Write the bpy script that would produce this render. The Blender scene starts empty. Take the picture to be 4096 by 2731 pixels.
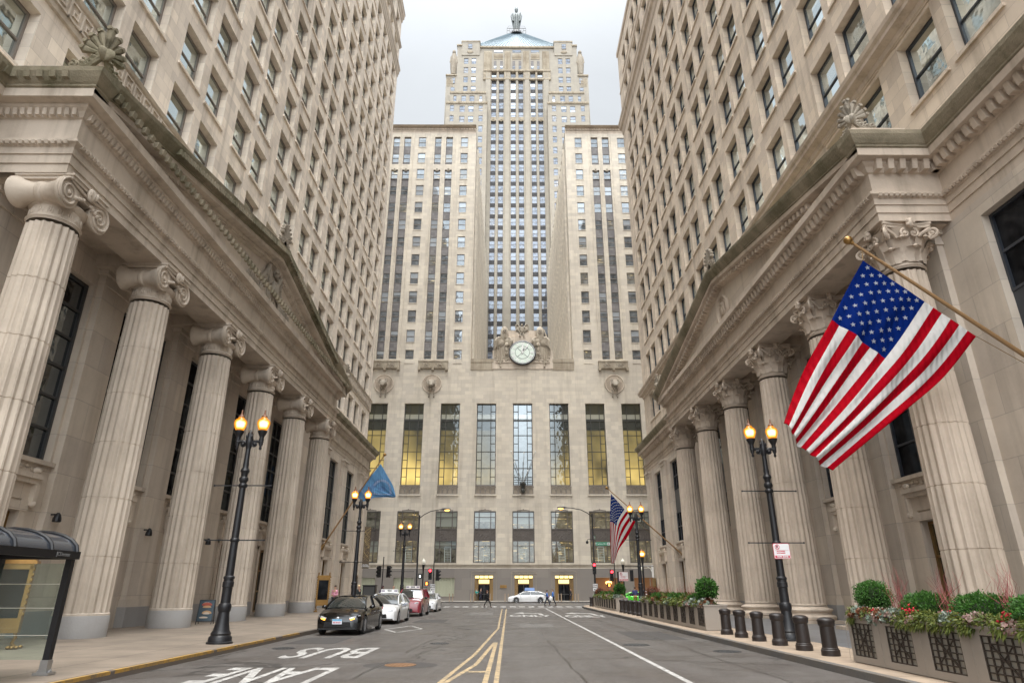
import bpy, bmesh, math, random
from mathutils import Vector, Matrix, Euler
R=math.radians; PI=math.pi
random.seed(7)
scene=bpy.context.scene
COL=bpy.data.collections.new('scene'); scene.collection.children.link(COL)

# ---------------------------------------------------------------- camera
CAM_F=2560.0; TILT=math.atan(991.5/CAM_F); YAW=math.atan(12*math.cos(TILT)/CAM_F); CH=1.7
cd=bpy.data.cameras.new('camera'); cam=bpy.data.objects.new('camera',cd); COL.objects.link(cam)
cam.location=(0,0,CH); cam.rotation_euler=(R(90)+TILT,0,-YAW)
cd.sensor_width=36; cd.lens=CAM_F/4096*36; cd.clip_end=3000; cd.clip_start=.1
scene.camera=cam
def proj(x,y,z):
    z-=CH; c,s=math.cos(YAW),math.sin(YAW); a=x*c-y*s; b=x*s+y*c
    d=b*math.cos(TILT)+z*math.sin(TILT); u=-b*math.sin(TILT)+z*math.cos(TILT)
    if d<.1: return (-9e9,-9e9,d)
    return (2048+CAM_F*a/d, 1365.5-CAM_F*u/d, d)

# ---------------------------------------------------------------- materials
def newmat(name):
    m=bpy.data.materials.new(name); m.use_nodes=True; nt=m.node_tree
    b=nt.nodes['Principled BSDF']; return m,nt,b
def N(nt,t,**k):
    n=nt.nodes.new(t)
    for a,v in k.items():
        if a.startswith('i_'):
            n.inputs[int(a[2:])].default_value=v
        else: setattr(n,a,v)
    return n
def L(nt,a,b): nt.links.new(a,b)
def c4(c): return (c[0],c[1],c[2],1)
def mixc(nt,fac,a,b,mode='MIX'):
    n=nt.nodes.new('ShaderNodeMix'); n.data_type='RGBA'; n.blend_type=mode
    for sock,v in ((n.inputs[0],fac),(n.inputs[6],a),(n.inputs[7],b)):
        if isinstance(v,bpy.types.NodeSocket): L(nt,v,sock)
        elif isinstance(v,(int,float)): sock.default_value=v
        else: sock.default_value=c4(v)
    return n.outputs[2]
def mth(nt,op,a,b=None,c=None):
    n=nt.nodes.new('ShaderNodeMath'); n.operation=op
    for i,v in enumerate((a,b,c)):
        if v is None: continue
        if isinstance(v,bpy.types.NodeSocket): L(nt,v,n.inputs[i])
        else: n.inputs[i].default_value=v
    return n.outputs[0]
def ramp(nt,fac,stops):
    n=nt.nodes.new('ShaderNodeValToRGB'); L(nt,fac,n.inputs[0]); cr=n.color_ramp
    while len(cr.elements)<len(stops): cr.elements.new(.5)
    for e,(p,c) in zip(cr.elements,stops):
        e.position=p; e.color=c4(c) if not isinstance(c,(int,float)) else (c,c,c,1)
    return n.outputs[0]
def noise(nt,vec,scale,detail=3,rough=.55,dist=0):
    n=nt.nodes.new('ShaderNodeTexNoise'); n.inputs['Scale'].default_value=scale; n.inputs['Detail'].default_value=detail
    n.inputs['Roughness'].default_value=rough; n.inputs['Distortion'].default_value=dist
    if vec is not None: L(nt,vec,n.inputs['Vector'])
    return n.outputs[0]
def wallvec(nt):
    """(horizontal along wall, z, 0) in metres for any upright wall"""
    g=nt.nodes.new('ShaderNodeNewGeometry'); sp=nt.nodes.new('ShaderNodeSeparateXYZ'); L(nt,g.outputs['Position'],sp.inputs[0])
    sn=nt.nodes.new('ShaderNodeSeparateXYZ'); L(nt,g.outputs['True Normal'],sn.inputs[0])
    ax=mth(nt,'ABSOLUTE',sn.outputs[0]); k=mth(nt,'GREATER_THAN',ax,.6)
    m=nt.nodes.new('ShaderNodeMix'); L(nt,k,m.inputs[0]); L(nt,sp.outputs[0],m.inputs[2]); L(nt,sp.outputs[1],m.inputs[3])
    c=nt.nodes.new('ShaderNodeCombineXYZ'); L(nt,m.outputs[0],c.inputs[0]); L(nt,sp.outputs[2],c.inputs[1])
    return c.outputs[0],g.outputs['Position']
def scalevec(nt,v,s):
    n=nt.nodes.new('ShaderNodeVectorMath'); n.operation='MULTIPLY'; L(nt,v,n.inputs[0]); n.inputs[1].default_value=s; return n.outputs[0]
def stone(name,base,bw=1.3,bh=.6,mort=.012,var=.10,dirt=.3,rough=.85,blocks=True,streak=.25,bumpd=.02,stainc=(.17,.13,.09)):
    m,nt,b=newmat(name); v,pos=wallvec(nt)
    lo=[c*(1-var) for c in base]; hi=[min(1,c*(1+var*.9)) for c in base]; hi[2]*=.97
    if blocks:
        t=nt.nodes.new('ShaderNodeTexBrick'); L(nt,v,t.inputs['Vector'])
        t.inputs['Color1'].default_value=c4(lo); t.inputs['Color2'].default_value=c4(hi)
        t.inputs['Mortar'].default_value=c4([c*.72 for c in base]); t.inputs['Scale'].default_value=1
        t.inputs['Mortar Size'].default_value=mort; t.inputs['Mortar Smooth'].default_value=.3
        t.inputs['Brick Width'].default_value=bw; t.inputs['Row Height'].default_value=bh; t.inputs['Bias'].default_value=0
        col=t.outputs[0]
    else: col=mixc(nt,noise(nt,pos,.9,4),lo,hi)
    n1=noise(nt,pos,.35,5,.65); col=mixc(nt,mth(nt,'MULTIPLY',ramp(nt,n1,[(.42,0),(.72,1)]),dirt),col,stainc)
    n2=noise(nt,scalevec(nt,pos,(1.4,1.4,.09)),1.0,4,.6); col=mixc(nt,mth(nt,'MULTIPLY',ramp(nt,n2,[(.5,0),(.75,1)]),streak),col,stainc)
    n3=noise(nt,pos,9,3); col=mixc(nt,mth(nt,'MULTIPLY',n3,.22),col,[min(1,c*1.25) for c in base])
    L(nt,col,b.inputs['Base Color']); b.inputs['Roughness'].default_value=rough; b.inputs['Specular IOR Level'].default_value=.25
    bp=nt.nodes.new('ShaderNodeBump'); bp.inputs['Distance'].default_value=bumpd; bp.inputs['Strength'].default_value=.5
    h=noise(nt,pos,14,4)
    if blocks: h=mth(nt,'SUBTRACT',mth(nt,'MULTIPLY',h,.3),mth(nt,'MULTIPLY',t.outputs[1],1.0))
    L(nt,h,bp.inputs['Height']); L(nt,bp.outputs[0],b.inputs['Normal'])
    return m
def plain(name,col,rough=.5,metal=0,spec=.5,emit=None,es=0,noisy=.0,nscale=6,coat=0,alpha=1,trans=0):
    m,nt,b=newmat(name)
    b.inputs['Base Color'].default_value=c4(col); b.inputs['Roughness'].default_value=rough; b.inputs['Metallic'].default_value=metal
    b.inputs['Specular IOR Level'].default_value=spec
    if coat: b.inputs['Coat Weight'].default_value=coat; b.inputs['Coat Roughness'].default_value=.03
    if emit: b.inputs['Emission Color'].default_value=c4(emit); b.inputs['Emission Strength'].default_value=es
    if trans: b.inputs['Transmission Weight'].default_value=trans; b.inputs['IOR'].default_value=1.02
    if noisy:
        tc=nt.nodes.new('ShaderNodeTexCoord'); n=noise(nt,tc.outputs['Object'],nscale,5,.6)
        L(nt,mixc(nt,n,[c*(1-noisy) for c in col],[min(1,c*(1+noisy)) for c in col]),b.inputs['Base Color'])
        bp=nt.nodes.new('ShaderNodeBump'); bp.inputs['Strength'].default_value=.25; bp.inputs['Distance'].default_value=.01; L(nt,n,bp.inputs['Height']); L(nt,bp.outputs[0],b.inputs['Normal'])
    return m
def glassmat(name,dark=(.03,.035,.04),blind=(.5,.52,.5),pb=.5,refl=.16,lit=.0,litc=(1,.75,.35),tint=(.8,.88,.92),fk=1.1):
    """window: dark room or drawn blind behind a reflecting pane; uv = (random, height in pane)"""
    m,nt,b=newmat(name); nt.nodes.remove(b)
    uv=nt.nodes.new('ShaderNodeUVMap'); uv.uv_map='UVMap'; s=nt.nodes.new('ShaderNodeSeparateXYZ'); L(nt,uv.outputs[0],s.inputs[0])
    oi=nt.nodes.new('ShaderNodeObjectInfo'); r=mth(nt,'FRACT',mth(nt,'ADD',s.outputs[0],oi.outputs['Random']))
    r2=mth(nt,'FRACT',mth(nt,'MULTIPLY',r,7.31)); r3=mth(nt,'FRACT',mth(nt,'MULTIPLY',r,23.7))
    isb=mth(nt,'LESS_THAN',r,pb); cut=mth(nt,'SUBTRACT',1.0,mth(nt,'MULTIPLY',mth(nt,'ADD',r2,.15),.85))
    k=mth(nt,'MULTIPLY',isb,mth(nt,'GREATER_THAN',s.outputs[1],cut))
    tc=nt.nodes.new('ShaderNodeTexCoord'); g=nt.nodes.new('ShaderNodeNewGeometry')
    room=mixc(nt,ramp(nt,noise(nt,g.outputs['Position'],1.3,3),[(.35,0),(.7,1)]),dark,[c*3.2+.01 for c in dark])
    bl=mixc(nt,r3,[c*.75 for c in blind],blind)
    col=mixc(nt,k,room,bl)
    d=nt.nodes.new('ShaderNodeBsdfDiffuse'); L(nt,col,d.inputs[0])
    base=d.outputs[0]
    if lit>0:
        em=nt.nodes.new('ShaderNodeEmission'); em.inputs[0].default_value=c4(litc)
        spots=ramp(nt,noise(nt,scalevec(nt,g.outputs['Position'],(.7,.7,5)),1.0,2),[(.60,0),(.70,1)])
        on=mth(nt,'MULTIPLY',mth(nt,'LESS_THAN',r3,lit),mth(nt,'SUBTRACT',1.0,k))
        L(nt,mth(nt,'MULTIPLY',on,mth(nt,'ADD',mth(nt,'MULTIPLY',spots,.55),.03)),em.inputs[1])
        a=nt.nodes.new('ShaderNodeAddShader'); L(nt,base,a.inputs[0]); L(nt,em.outputs[0],a.inputs[1]); base=a.outputs[0]
    gl=nt.nodes.new('ShaderNodeBsdfGlossy'); gl.inputs['Roughness'].default_value=.03; gl.inputs[0].default_value=c4(tint)
    bp=nt.nodes.new('ShaderNodeBump'); bp.inputs['Strength'].default_value=.12; bp.inputs['Distance'].default_value=.05
    L(nt,noise(nt,g.outputs['Position'],1.1,2),bp.inputs['Height']); L(nt,bp.outputs[0],gl.inputs['Normal'])
    fr=nt.nodes.new('ShaderNodeFresnel'); fr.inputs[0].default_value=1.5
    f=mth(nt,'MINIMUM',mth(nt,'ADD',mth(nt,'MULTIPLY',fr.outputs[0],fk),refl),.95)
    mx=nt.nodes.new('ShaderNodeMixShader'); L(nt,f,mx.inputs[0]); L(nt,base,mx.inputs[1]); L(nt,gl.outputs[0],mx.inputs[2])
    L(nt,mx.outputs[0],nt.nodes['Material Output'].inputs[0]); return m

LIME=(.52,.455,.375)
M={}
M['lime']=stone('limestone blocks',LIME,1.5,.62,.010,.10,.22)
M['towerL']=stone('pale tan limestone',(.79,.69,.59),1.15,.62,.010,.19,.28,streak=.55)
M['towerR']=stone('warm tan limestone',(.65,.545,.445),1.15,.62,.012,.14,.26,streak=.5)
M['smooth']=stone('smooth carved limestone',(.58,.50,.42),blocks=False,dirt=.42,streak=.6,var=.1,bumpd=.012)
M['smoothR']=stone('smooth warm limestone',(.58,.485,.40),blocks=False,dirt=.4,streak=.55,var=.1,bumpd=.012)
M['ash']=stone('ashlar inside the portico',(.60,.52,.44),2.1,1.45,.014,.10,.3,streak=.4)
M['moss']=stone('mossy weathered stone',(.31,.265,.195),blocks=False,dirt=.95,streak=.8,var=.35,stainc=(.075,.075,.035),bumpd=.06)
M['deco']=stone('grey buff limestone',(.56,.505,.43),1.25,.66,.010,.12,.18,streak=.35)
M['decoT']=stone('tower limestone',(.35,.32,.275),1.6,.95,.012,.07,.12,streak=.25)
M['relief']=stone('stained carved relief',(.33,.29,.24),blocks=False,dirt=.6,streak=.4,var=.25,bumpd=.08)
M['stained']=stone('soot stained coping',(.38,.33,.26),blocks=False,dirt=.8,streak=.8,var=.2)
M['granite']=stone('grey granite cladding',(.21,.19,.175),2.4,1.7,.008,.10,.1,streak=.1,rough=.45)
M['granb']=stone('pale grey granite',(.33,.32,.315),blocks=False,dirt=.25,streak=.1,var=.12,rough=.6)
M['span']=stone('dark slate spandrel',(.165,.155,.155),.62,.62,.02,.25,.0,streak=0,rough=.6)
M['spanD']=plain('bronze spandrel',(.10,.085,.075),.5,.3,noisy=.3,nscale=4)
M['frame']=plain('dark window frame',(.05,.05,.05),.5)
M['framet']=plain('taupe window frame',(.22,.19,.165),.6)
M['frameg']=plain('olive grey frame',(.035,.035,.03),.5)
M['frameb']=plain('blue black frame',(.035,.04,.05),.4)
M['glassL']=glassmat('grey green window glass',(.05,.06,.055),(.58,.62,.58),.5,.58,tint=(.86,.95,.94))
M['glassR']=glassmat('dark window glass',(.03,.035,.04),(.60,.64,.60),.5,.52,tint=(.86,.95,.96))
M['glassD']=glassmat('black window glass',(.006,.006,.007),(.3,.3,.3),.0,.0,fk=.22)
M['glassW']=glassmat('reflecting office glass',(.05,.055,.06),(.34,.37,.40),.45,.11,.25,tint=(.72,.80,.86),fk=.9)
M['glassT']=glassmat('tower office glass',(.09,.10,.12),(.30,.33,.38),.6,.08,.12,tint=(.62,.70,.80),fk=.7)
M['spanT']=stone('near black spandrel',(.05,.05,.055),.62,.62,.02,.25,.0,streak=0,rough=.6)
M['carved']=stone('weathered figure carving',(.44,.385,.315),blocks=False,dirt=.5,streak=.5,var=.2,bumpd=.05)
M['glassB']=glassmat('street level glass',(.06,.058,.045),(.3,.32,.28),.25,.12,.8,(1,.72,.3))
M['brass']=plain('polished brass',(.30,.17,.055),.32,.75,noisy=.3)
M['bronze']=plain('dull bronze',(.26,.16,.06),.4,.6,noisy=.3)
M['black']=plain('black painted iron',(.010,.010,.012),.42,.0,.45,noisy=.3,nscale=20)
M['iron']=plain('grey iron',(.08,.08,.08),.5,.5)
M['steel']=plain('bare steel',(.45,.45,.45),.35,.9)
M['bark']=plain('dark brown bollard paint',(.020,.014,.012),.45,.0,noisy=.2)
M['white']=plain('white paint',(.75,.75,.73),.5)
M['red']=plain('red signal',(.9,.02,.02),.4,emit=(1,.02,.03),es=7)
M['hand']=plain('orange hand signal',(.9,.2,.02),.4,emit=(1,.18,.03),es=5)
M['amber']=plain('amber lamp globe',(.95,.5,.1),.3,emit=(1,.42,.03),es=1.15)
M['ambin']=plain('glowing lamp core',(1,.8,.3),.3,emit=(1,.78,.28),es=5)
M['milk']=plain('milk glass globe',(.75,.72,.62),.2)
M['dark']=plain('dark interior',(.012,.012,.013),.8)

# ---------------------------------------------------------------- mesh builder
def chain(o):
    m=Matrix.Identity(4)
    while o is not None: m=o.matrix_basis@m; o=o.parent
    return m
class MB:
    def __init__(s): s.v=[]; s.f=[]; s.m=[]; s.uv={}
    def add(s,vs,fs,mi=0,uvs=None):
        o=len(s.v); s.v+= [tuple(p) for p in vs]
        for i,f in enumerate(fs):
            s.f.append(tuple(o+a for a in f)); s.m.append(mi)
            if uvs: s.uv[len(s.f)-1]=uvs[i]
    def box(s,x0,x1,y0,y1,z0,z1,mi=0,M4=None):
        vs=[(x,y,z) for z in (z0,z1) for y in (y0,y1) for x in (x0,x1)]
        if M4 is not None: vs=[M4@Vector(v) for v in vs]
        s.add(vs,[(0,2,3,1),(4,5,7,6),(0,1,5,4),(2,6,7,3),(0,4,6,2),(1,3,7,5)],mi)
    def bar(s,a,b,w,h=None,mi=0,up=(0,0,1)):
        h=h or w; a=Vector(a); b=Vector(b); d=(b-a).normalized(); u=Vector(up)
        if abs(d.dot(u))>.98: u=Vector((1,0,0))
        x=d.cross(u).normalized(); y=x.cross(d)
        vs=[p+x*(i*w/2)+y*(j*h/2) for p in (a,b) for j in (-1,1) for i in (-1,1)]
        s.add(vs,[(0,2,3,1),(4,5,7,6),(0,1,5,4),(2,6,7,3),(0,4,6,2),(1,3,7,5)],mi)
    def lathe(s,prof,n=16,c=(0,0,0),mi=0,T=None,sx=1,sy=1,fl=None,cap=True):
        vs=[]; fs=[]
        for (r,z) in prof:
            for i in range(n):
                a=2*PI*i/n; rr=r*(1-(fl(i) if fl else 0))
                p=Vector((rr*math.cos(a)*sx,rr*math.sin(a)*sy,z))
                if T is not None: p=T@p
                vs.append(p+Vector(c))
        for k in range(len(prof)-1):
            for i in range(n):
                j=(i+1)%n; fs.append((k*n+i,k*n+j,(k+1)*n+j,(k+1)*n+i))
        if cap:
            if prof[0][0]>1e-4: fs.append(tuple(range(n))[::-1])
            if prof[-1][0]>1e-4: fs.append(tuple((len(prof)-1)*n+i for i in range(n)))
        s.add(vs,fs,mi)
    def tube(s,pts,r,n=6,mi=0,cap=True,rs=None):
        pts=[Vector(p) for p in pts]; rings=[]; prev=None; vs=[]
        for i,p in enumerate(pts):
            d=(pts[min(i+1,len(pts)-1)]-pts[max(i-1,0)]).normalized()
            if prev is None:
                u=Vector((0,0,1)) if abs(d.z)<.9 else Vector((1,0,0)); x=d.cross(u).normalized()
            else: x=(prev-d*prev.dot(d)).normalized()
            prev=x; y=d.cross(x); rr=rs[i] if rs else r
            for k in range(n):
                a=2*PI*k/n; vs.append(p+x*math.cos(a)*rr+y*math.sin(a)*rr)
        fs=[]
        for i in range(len(pts)-1):
            for k in range(n):
                j=(k+1)%n; fs.append((i*n+k,i*n+j,(i+1)*n+j,(i+1)*n+k))
        if cap: fs.append(tuple(range(n))[::-1]); fs.append(tuple((len(pts)-1)*n+k for k in range(n)))
        s.add(vs,fs,mi)
    def ell(s,c,rx,ry,rz,n=10,k=6,mi=0,T=None):
        prof=[(max(1e-5,math.sin(PI*i/k)),-math.cos(PI*i/k)) for i in range(k+1)]
        Sc=Matrix.Diagonal((rx,ry,rz)); T=(T.to_3x3() if T is not None else Matrix.Identity(3))@Sc
        s.lathe(prof,n,c,mi,T=T,cap=False)
    def extr(s,poly,thick,T,mi=0):
        """poly (u,v) extruded along local w by +-thick/2; T maps (u,v,w)"""
        n=len(poly); vs=[T@Vector((u,v,w)) for w in (-thick/2,thick/2) for (u,v) in poly]
        fs=[tuple(range(n))[::-1],tuple(range(n,2*n))]+[(i,(i+1)%n,n+(i+1)%n,n+i) for i in range(n)]
        s.add(vs,fs,mi)
    def mat4(s,T): s.v=[tuple(T@Vector(p)) for p in s.v]; return s
    def build(s,name,mats,parent=None,smooth=None,world=False,recalc=True,loc=None):
        if not isinstance(mats,(list,tuple)): mats=[mats]
        me=bpy.data.meshes.new(name); vs=s.v
        if world and parent is not None:
            W=chain(parent).inverted(); vs=[tuple(W@Vector(p)) for p in vs]
        me.from_pydata(vs,[],s.f); me.update()
        for m in mats: me.materials.append(m)
        me.polygons.foreach_set('material_index',s.m)
        if s.uv:
            uvl=me.uv_layers.new(name='UVMap')
            for fi,uvs in s.uv.items():
                p=me.polygons[fi]
                for li,uvv in zip(p.loop_indices,uvs): uvl.data[li].uv=uvv
        if recalc:
            bm=bmesh.new(); bm.from_mesh(me); bmesh.ops.recalc_face_normals(bm,faces=bm.faces); bm.to_mesh(me); bm.free()
        if smooth:
            me.shade_smooth(); me.set_sharp_from_angle(angle=R(smooth))
        o=bpy.data.objects.new(name,me); COL.objects.link(o)
        if parent is not None: o.parent=parent
        if loc is not None: o.location=loc
        return o
def tag(o,label,cat,group=None,kind=None):
    if label: o['label']=label
    if cat: o['category']=cat
    if group: o['group']=group
    if kind: o['kind']=kind
    return o
def thing(name,label,cat,loc=(0,0,0),rz=0,group=None):
    o=bpy.data.objects.new(name,None); COL.objects.link(o); o.location=loc; o.rotation_euler=(0,0,rz)
    o.matrix_basis=Matrix.Translation(Vector(loc))@Matrix.Rotation(rz,4,'Z'); o.empty_display_size=.3
    return tag(o,label,cat,group)
def struct(o): o['kind']='structure'; return o
def dup(root,loc,rz,label=None,group=None,scale=None):
    r=root.copy(); COL.objects.link(r); r.location=loc; r.rotation_euler=(0,0,rz)
    if scale: r.scale=scale
    if label: r['label']=label
    if group: r['group']=group
    def rec(src,dst):
        for ch in list(src.children):
            c=ch.copy(); COL.objects.link(c); c.parent=dst; rec(ch,c)
    rec(root,r); return r
def textmb(txt,size,extrude=.004,align='CENTER',sx=1,bold=0):
    cu=bpy.data.curves.new('lettering','FONT'); cu.body=txt; cu.size=size; cu.extrude=extrude; cu.align_x=align; cu.align_y='CENTER'; cu.offset=bold
    cu.resolution_u=3
    o=bpy.data.objects.new('lettering',cu); COL.objects.link(o); bpy.context.view_layer.update()
    dg=bpy.context.evaluated_depsgraph_get(); me=bpy.data.meshes.new_from_object(o.evaluated_get(dg))
    mb=MB(); mb.v=[(v.co.x*sx,v.co.y,v.co.z) for v in me.vertices]
    for p in me.polygons: mb.f.append(tuple(p.vertices)); mb.m.append(0)
    bpy.data.objects.remove(o); bpy.data.curves.remove(cu); bpy.data.meshes.remove(me)
    return mb
def merge(a,b,mi=0,T=None):
    o=len(a.v); a.v+= [tuple(T@Vector(p)) if T is not None else p for p in b.v]
    for f,m in zip(b.f,b.m): a.f.append(tuple(o+i for i in f)); a.m.append(m+mi)
    k=len(a.f)-len(b.f)
    for fi,u in b.uv.items(): a.uv[fi+k]=u
TF=Matrix.Rotation(R(90),4,'X')      # text plane upright, facing -Y

# wall on plane: P(u,z)=O+U*u ; N outward
def gridwall(mb,O,U,Nn,u0,u1,z0,z1,ops,depth=.4,mi=0,mr=None,back=None):
    mr=mi if mr is None else mr
    O=Vector(O);U=Vector(U);Nn=Vector(Nn); P=lambda u,z,d=0: O+U*u+Vector((0,0,z))-Nn*d
    us=sorted(set([round(u0,3),round(u1,3)]+[round(min(max(a,u0),u1),3) for o in ops for a in (o[0],o[1])]))
    zs=sorted(set([round(z0,3),round(z1,3)]+[round(min(max(a,z0),z1),3) for o in ops for a in (o[2],o[3])]))
    for j in range(len(zs)-1):
        zc=(zs[j]+zs[j+1])/2; row=[o for o in ops if o[2]<zc<o[3]]; run=None
        for i in range(len(us)-1):
            uc=(us[i]+us[i+1])/2; hole=any(o[0]<uc<o[1] for o in row)
            if not hole:
                if run is None: run=us[i]
            if (hole or i==len(us)-2) and run is not None:
                e=us[i] if hole else us[i+1]
                mb.add([P(run,zs[j]),P(e,zs[j]),P(e,zs[j+1]),P(run,zs[j+1])],[(0,1,2,3)],mi); run=None
    for o in ops:
        a,b,c,d=o[:4]; dp=o[4] if len(o)>4 else depth
        for q in (((a,c),(a,d)),((a,d),(b,d)),((b,d),(b,c)),((b,c),(a,c))):
            (p1,p2)=q; mb.add([P(*p1),P(*p2),P(*p2,dp),P(*p1,dp)],[(0,1,2,3)],mr)
        if back is not None: mb.add([P(a,c,dp),P(b,c,dp),P(b,d,dp),P(a,d,dp)],[(0,1,2,3)],back)

# window units, local: x across, z up from sill, outside is -Y, origin at centre of sill line
_wc={}
def winmb(w,h,style,rnd=0.):
    mb=MB(); t=.07; f=0; g=1
    def pane(x0,x1,z0,z1,y,r=None):
        r=rnd if r is None else r
        mb.add([(x0,y,z0),(x1,y,z0),(x1,y,z1),(x0,y,z1)],[(0,1,2,3)],g,[[(r,z0/h),(r,z0/h),(r,z1/h),(r,z1/h)]])
    if style in('dh','dh2','dht'):
        if style=='dh2': t=.1
        mb.box(-w/2,-w/2+t,-.04,.1,0,h,f); mb.box(w/2-t,w/2,-.04,.1,0,h,f)
        mb.box(-w/2+t,w/2-t,-.04,.1,h-t,h,f); mb.box(-w/2+t,w/2-t,-.06,.1,0,t,f)
        mb.box(-w/2+t,w/2-t,.0,.1,h*.5-.04,h*.5+.04,f)
        pane(-w/2+t,w/2-t,h*.5+.04,h-t,.03); pane(-w/2+t,w/2-t,t,h*.5-.04,.07)
    elif style.startswith('grid'):
        nx,nz=[int(a) for a in style[4:].split('x')]; t=.1
        mb.box(-w/2,-w/2+t,-.08,.1,0,h,f); mb.box(w/2-t,w/2,-.08,.1,0,h,f)
        mb.box(-w/2+t,w/2-t,-.08,.1,h-t,h,f); mb.box(-w/2+t,w/2-t,-.08,.1,0,t,f)
        for i in range(1,nx): x=-w/2+w*i/nx; mb.box(x-.045,x+.045,-.06,.08,t,h-t,f)
        for i in range(1,nz): z=h*i/nz; mb.box(-w/2+t,w/2-t,-.05,.07,z-.05,z+.05,f)
        pane(-w/2+t,w/2-t,t,h-t,.03)
    return mb
class Wins:
    def __init__(s,parent,mats,limit=98,label=None,name='window'): s.p=parent; s.items=[]; s.mats=mats; s.lim=limit; s.n=name
    def add(s,pos,rz,w,h,style='dh'): s.items.append((Vector(pos),rz,round(w,3),round(h,3),style))
    def flush(s):
        sc=[]
        for it in s.items:
            pos,rz,w,h,st=it; dx=Vector((math.cos(rz),math.sin(rz),0))*w/2
            c=[proj(*p) for p in (pos-dx,pos+dx,pos+dx+Vector((0,0,h)),pos-dx+Vector((0,0,h)))]
            if min(q[2] for q in c)<.1: sc.append((0,it)); continue
            a=abs(sum(c[i][0]*c[(i+1)%4][1]-c[(i+1)%4][0]*c[i][1] for i in range(4)))/2
            mx=sum(q[0] for q in c)/4; my=sum(q[1] for q in c)/4
            if not(-60<mx<4156 and -60<my<2790): a*=.0001
            sc.append((a,it))
        sc.sort(key=lambda q:-q[0]); rest=MB(); W=chain(s.p).inverted(); nrest=0
        for k,(a,(pos,rz,w,h,st)) in enumerate(sc):
            if k<s.lim or len(sc)<=100:
                key=(w,h,st,tuple(m.name for m in s.mats))
                if key not in _wc:
                    o=winmb(w,h,st).build(s.n,s.mats[2:4] if (st=='dht' and len(s.mats)>3) else s.mats[:2],s.p); _wc[key]=o.data
                else:
                    o=bpy.data.objects.new(s.n,_wc[key]); COL.objects.link(o); o.parent=s.p
                o.location=W@pos; o.rotation_euler=(0,0,rz)
            else:
                merge(rest,winmb(w,h,st,random.random()),2 if (st=='dht' and len(s.mats)>3) else 0,Matrix.Translation(pos)@Matrix.Rotation(rz,4,'Z')); nrest+=1
        if nrest:
            o=rest.build(s.n,s.mats,s.p,world=True); o['kind']='stuff'

def sweep(mb,path,prof,mis=0,closed_prof=False,mit=True):
    """path: list of (x,y); outward = right-hand side given by sign of normals supplied via path order (left turn normal)"""
    n=len(path); offs=[]
    segn=[]
    for i in range(n-1):
        d=(Vector(path[i+1])-Vector(path[i])).normalized(); segn.append(Vector((-d.y,d.x)))
    for i in range(n):
        if i==0: o=segn[0]
        elif i==n-1: o=segn[-1]
        else:
            a,b=segn[i-1],segn[i]; o=(a+b)/(1+a.dot(b))
        offs.append(o)
    rings=[]
    for i,p in enumerate(path):
        rings.append([(p[0]+offs[i].x*o,p[1]+offs[i].y*o,z) for (o,z) in prof])
    m=len(prof)
    for i in range(n-1):
        for k in range(m-1):
            mi=mis[k] if isinstance(mis,(list,tuple)) else mis
            mb.add([rings[i][k],rings[i+1][k],rings[i+1][k+1],rings[i][k+1]],[(0,1,2,3)],mi)
# ================================================================ the two colonnaded bank towers
class MX(MB):
    """builder in 'left' coordinates; mirrored when the bank stands on the right"""
    def fin(s,name,mats,parent,s_,smooth=None):
        if s_>0: s.v=[(-x,y,z) for (x,y,z) in s.v]
        return s.build(name,mats,parent,smooth,world=True)

def fluted(nf,dep):
    k=5
    def f(i):
        q=i%k; return dep*(0,.72,1,.72,0)[q]
    return f,nf*k
def column_shaft(zb,zt,r0,r1):
    mb=MB(); f,n=fluted(20,.085); prof=[]; H_=zt-zb
    zs=[0,.03,.05]; joints=[H_*q for q in (.16,.33,.5,.66,.82)]
    for j in joints: zs+=[j-.02,j-.008,j+.008,j+.02]
    zs+=[H_*.985,H_]
    for z in sorted(zs):
        t=z/H_; r=r0-(r0-r1)*(t**1.6); jj=any(abs(z-j)<.012 for j in joints)
        prof.append((r*(.97 if jj else 1),zb+z))
    mb.lathe(prof[1:-1],n,fl=f,cap=False)
    mb.lathe([(r0*1.03,zb-.02),(r0*1.03,zb+.04),(r0*.99,zb+.07)],40,cap=False)
    mb.lathe([(r1*.99,zt-.08),(r1*1.03,zt-.03),(r1*1.08,zt),(r1*1.03,zt+.05),(r1*.96,zt+.08)],40,cap=False)
    return mb
def spiral(mb,T,r0,turns=2.3,w=.07,n=34,sgn=1,mi=0):
    pts=[];rs=[]
    for i in range(n+1):
        t=i/n; r=r0*(1-t)**1.15+.03; a=PI/2+sgn*t*turns*2*PI
        pts.append(T@Vector((math.cos(a)*r,math.sin(a)*r,0))); rs.append(w*(1-.6*t))
    mb.tube(pts,w,6,mi,rs=rs); mb.ell(T@Vector((0,0,0)),.07,.07,.07,8,5,mi)
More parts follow.
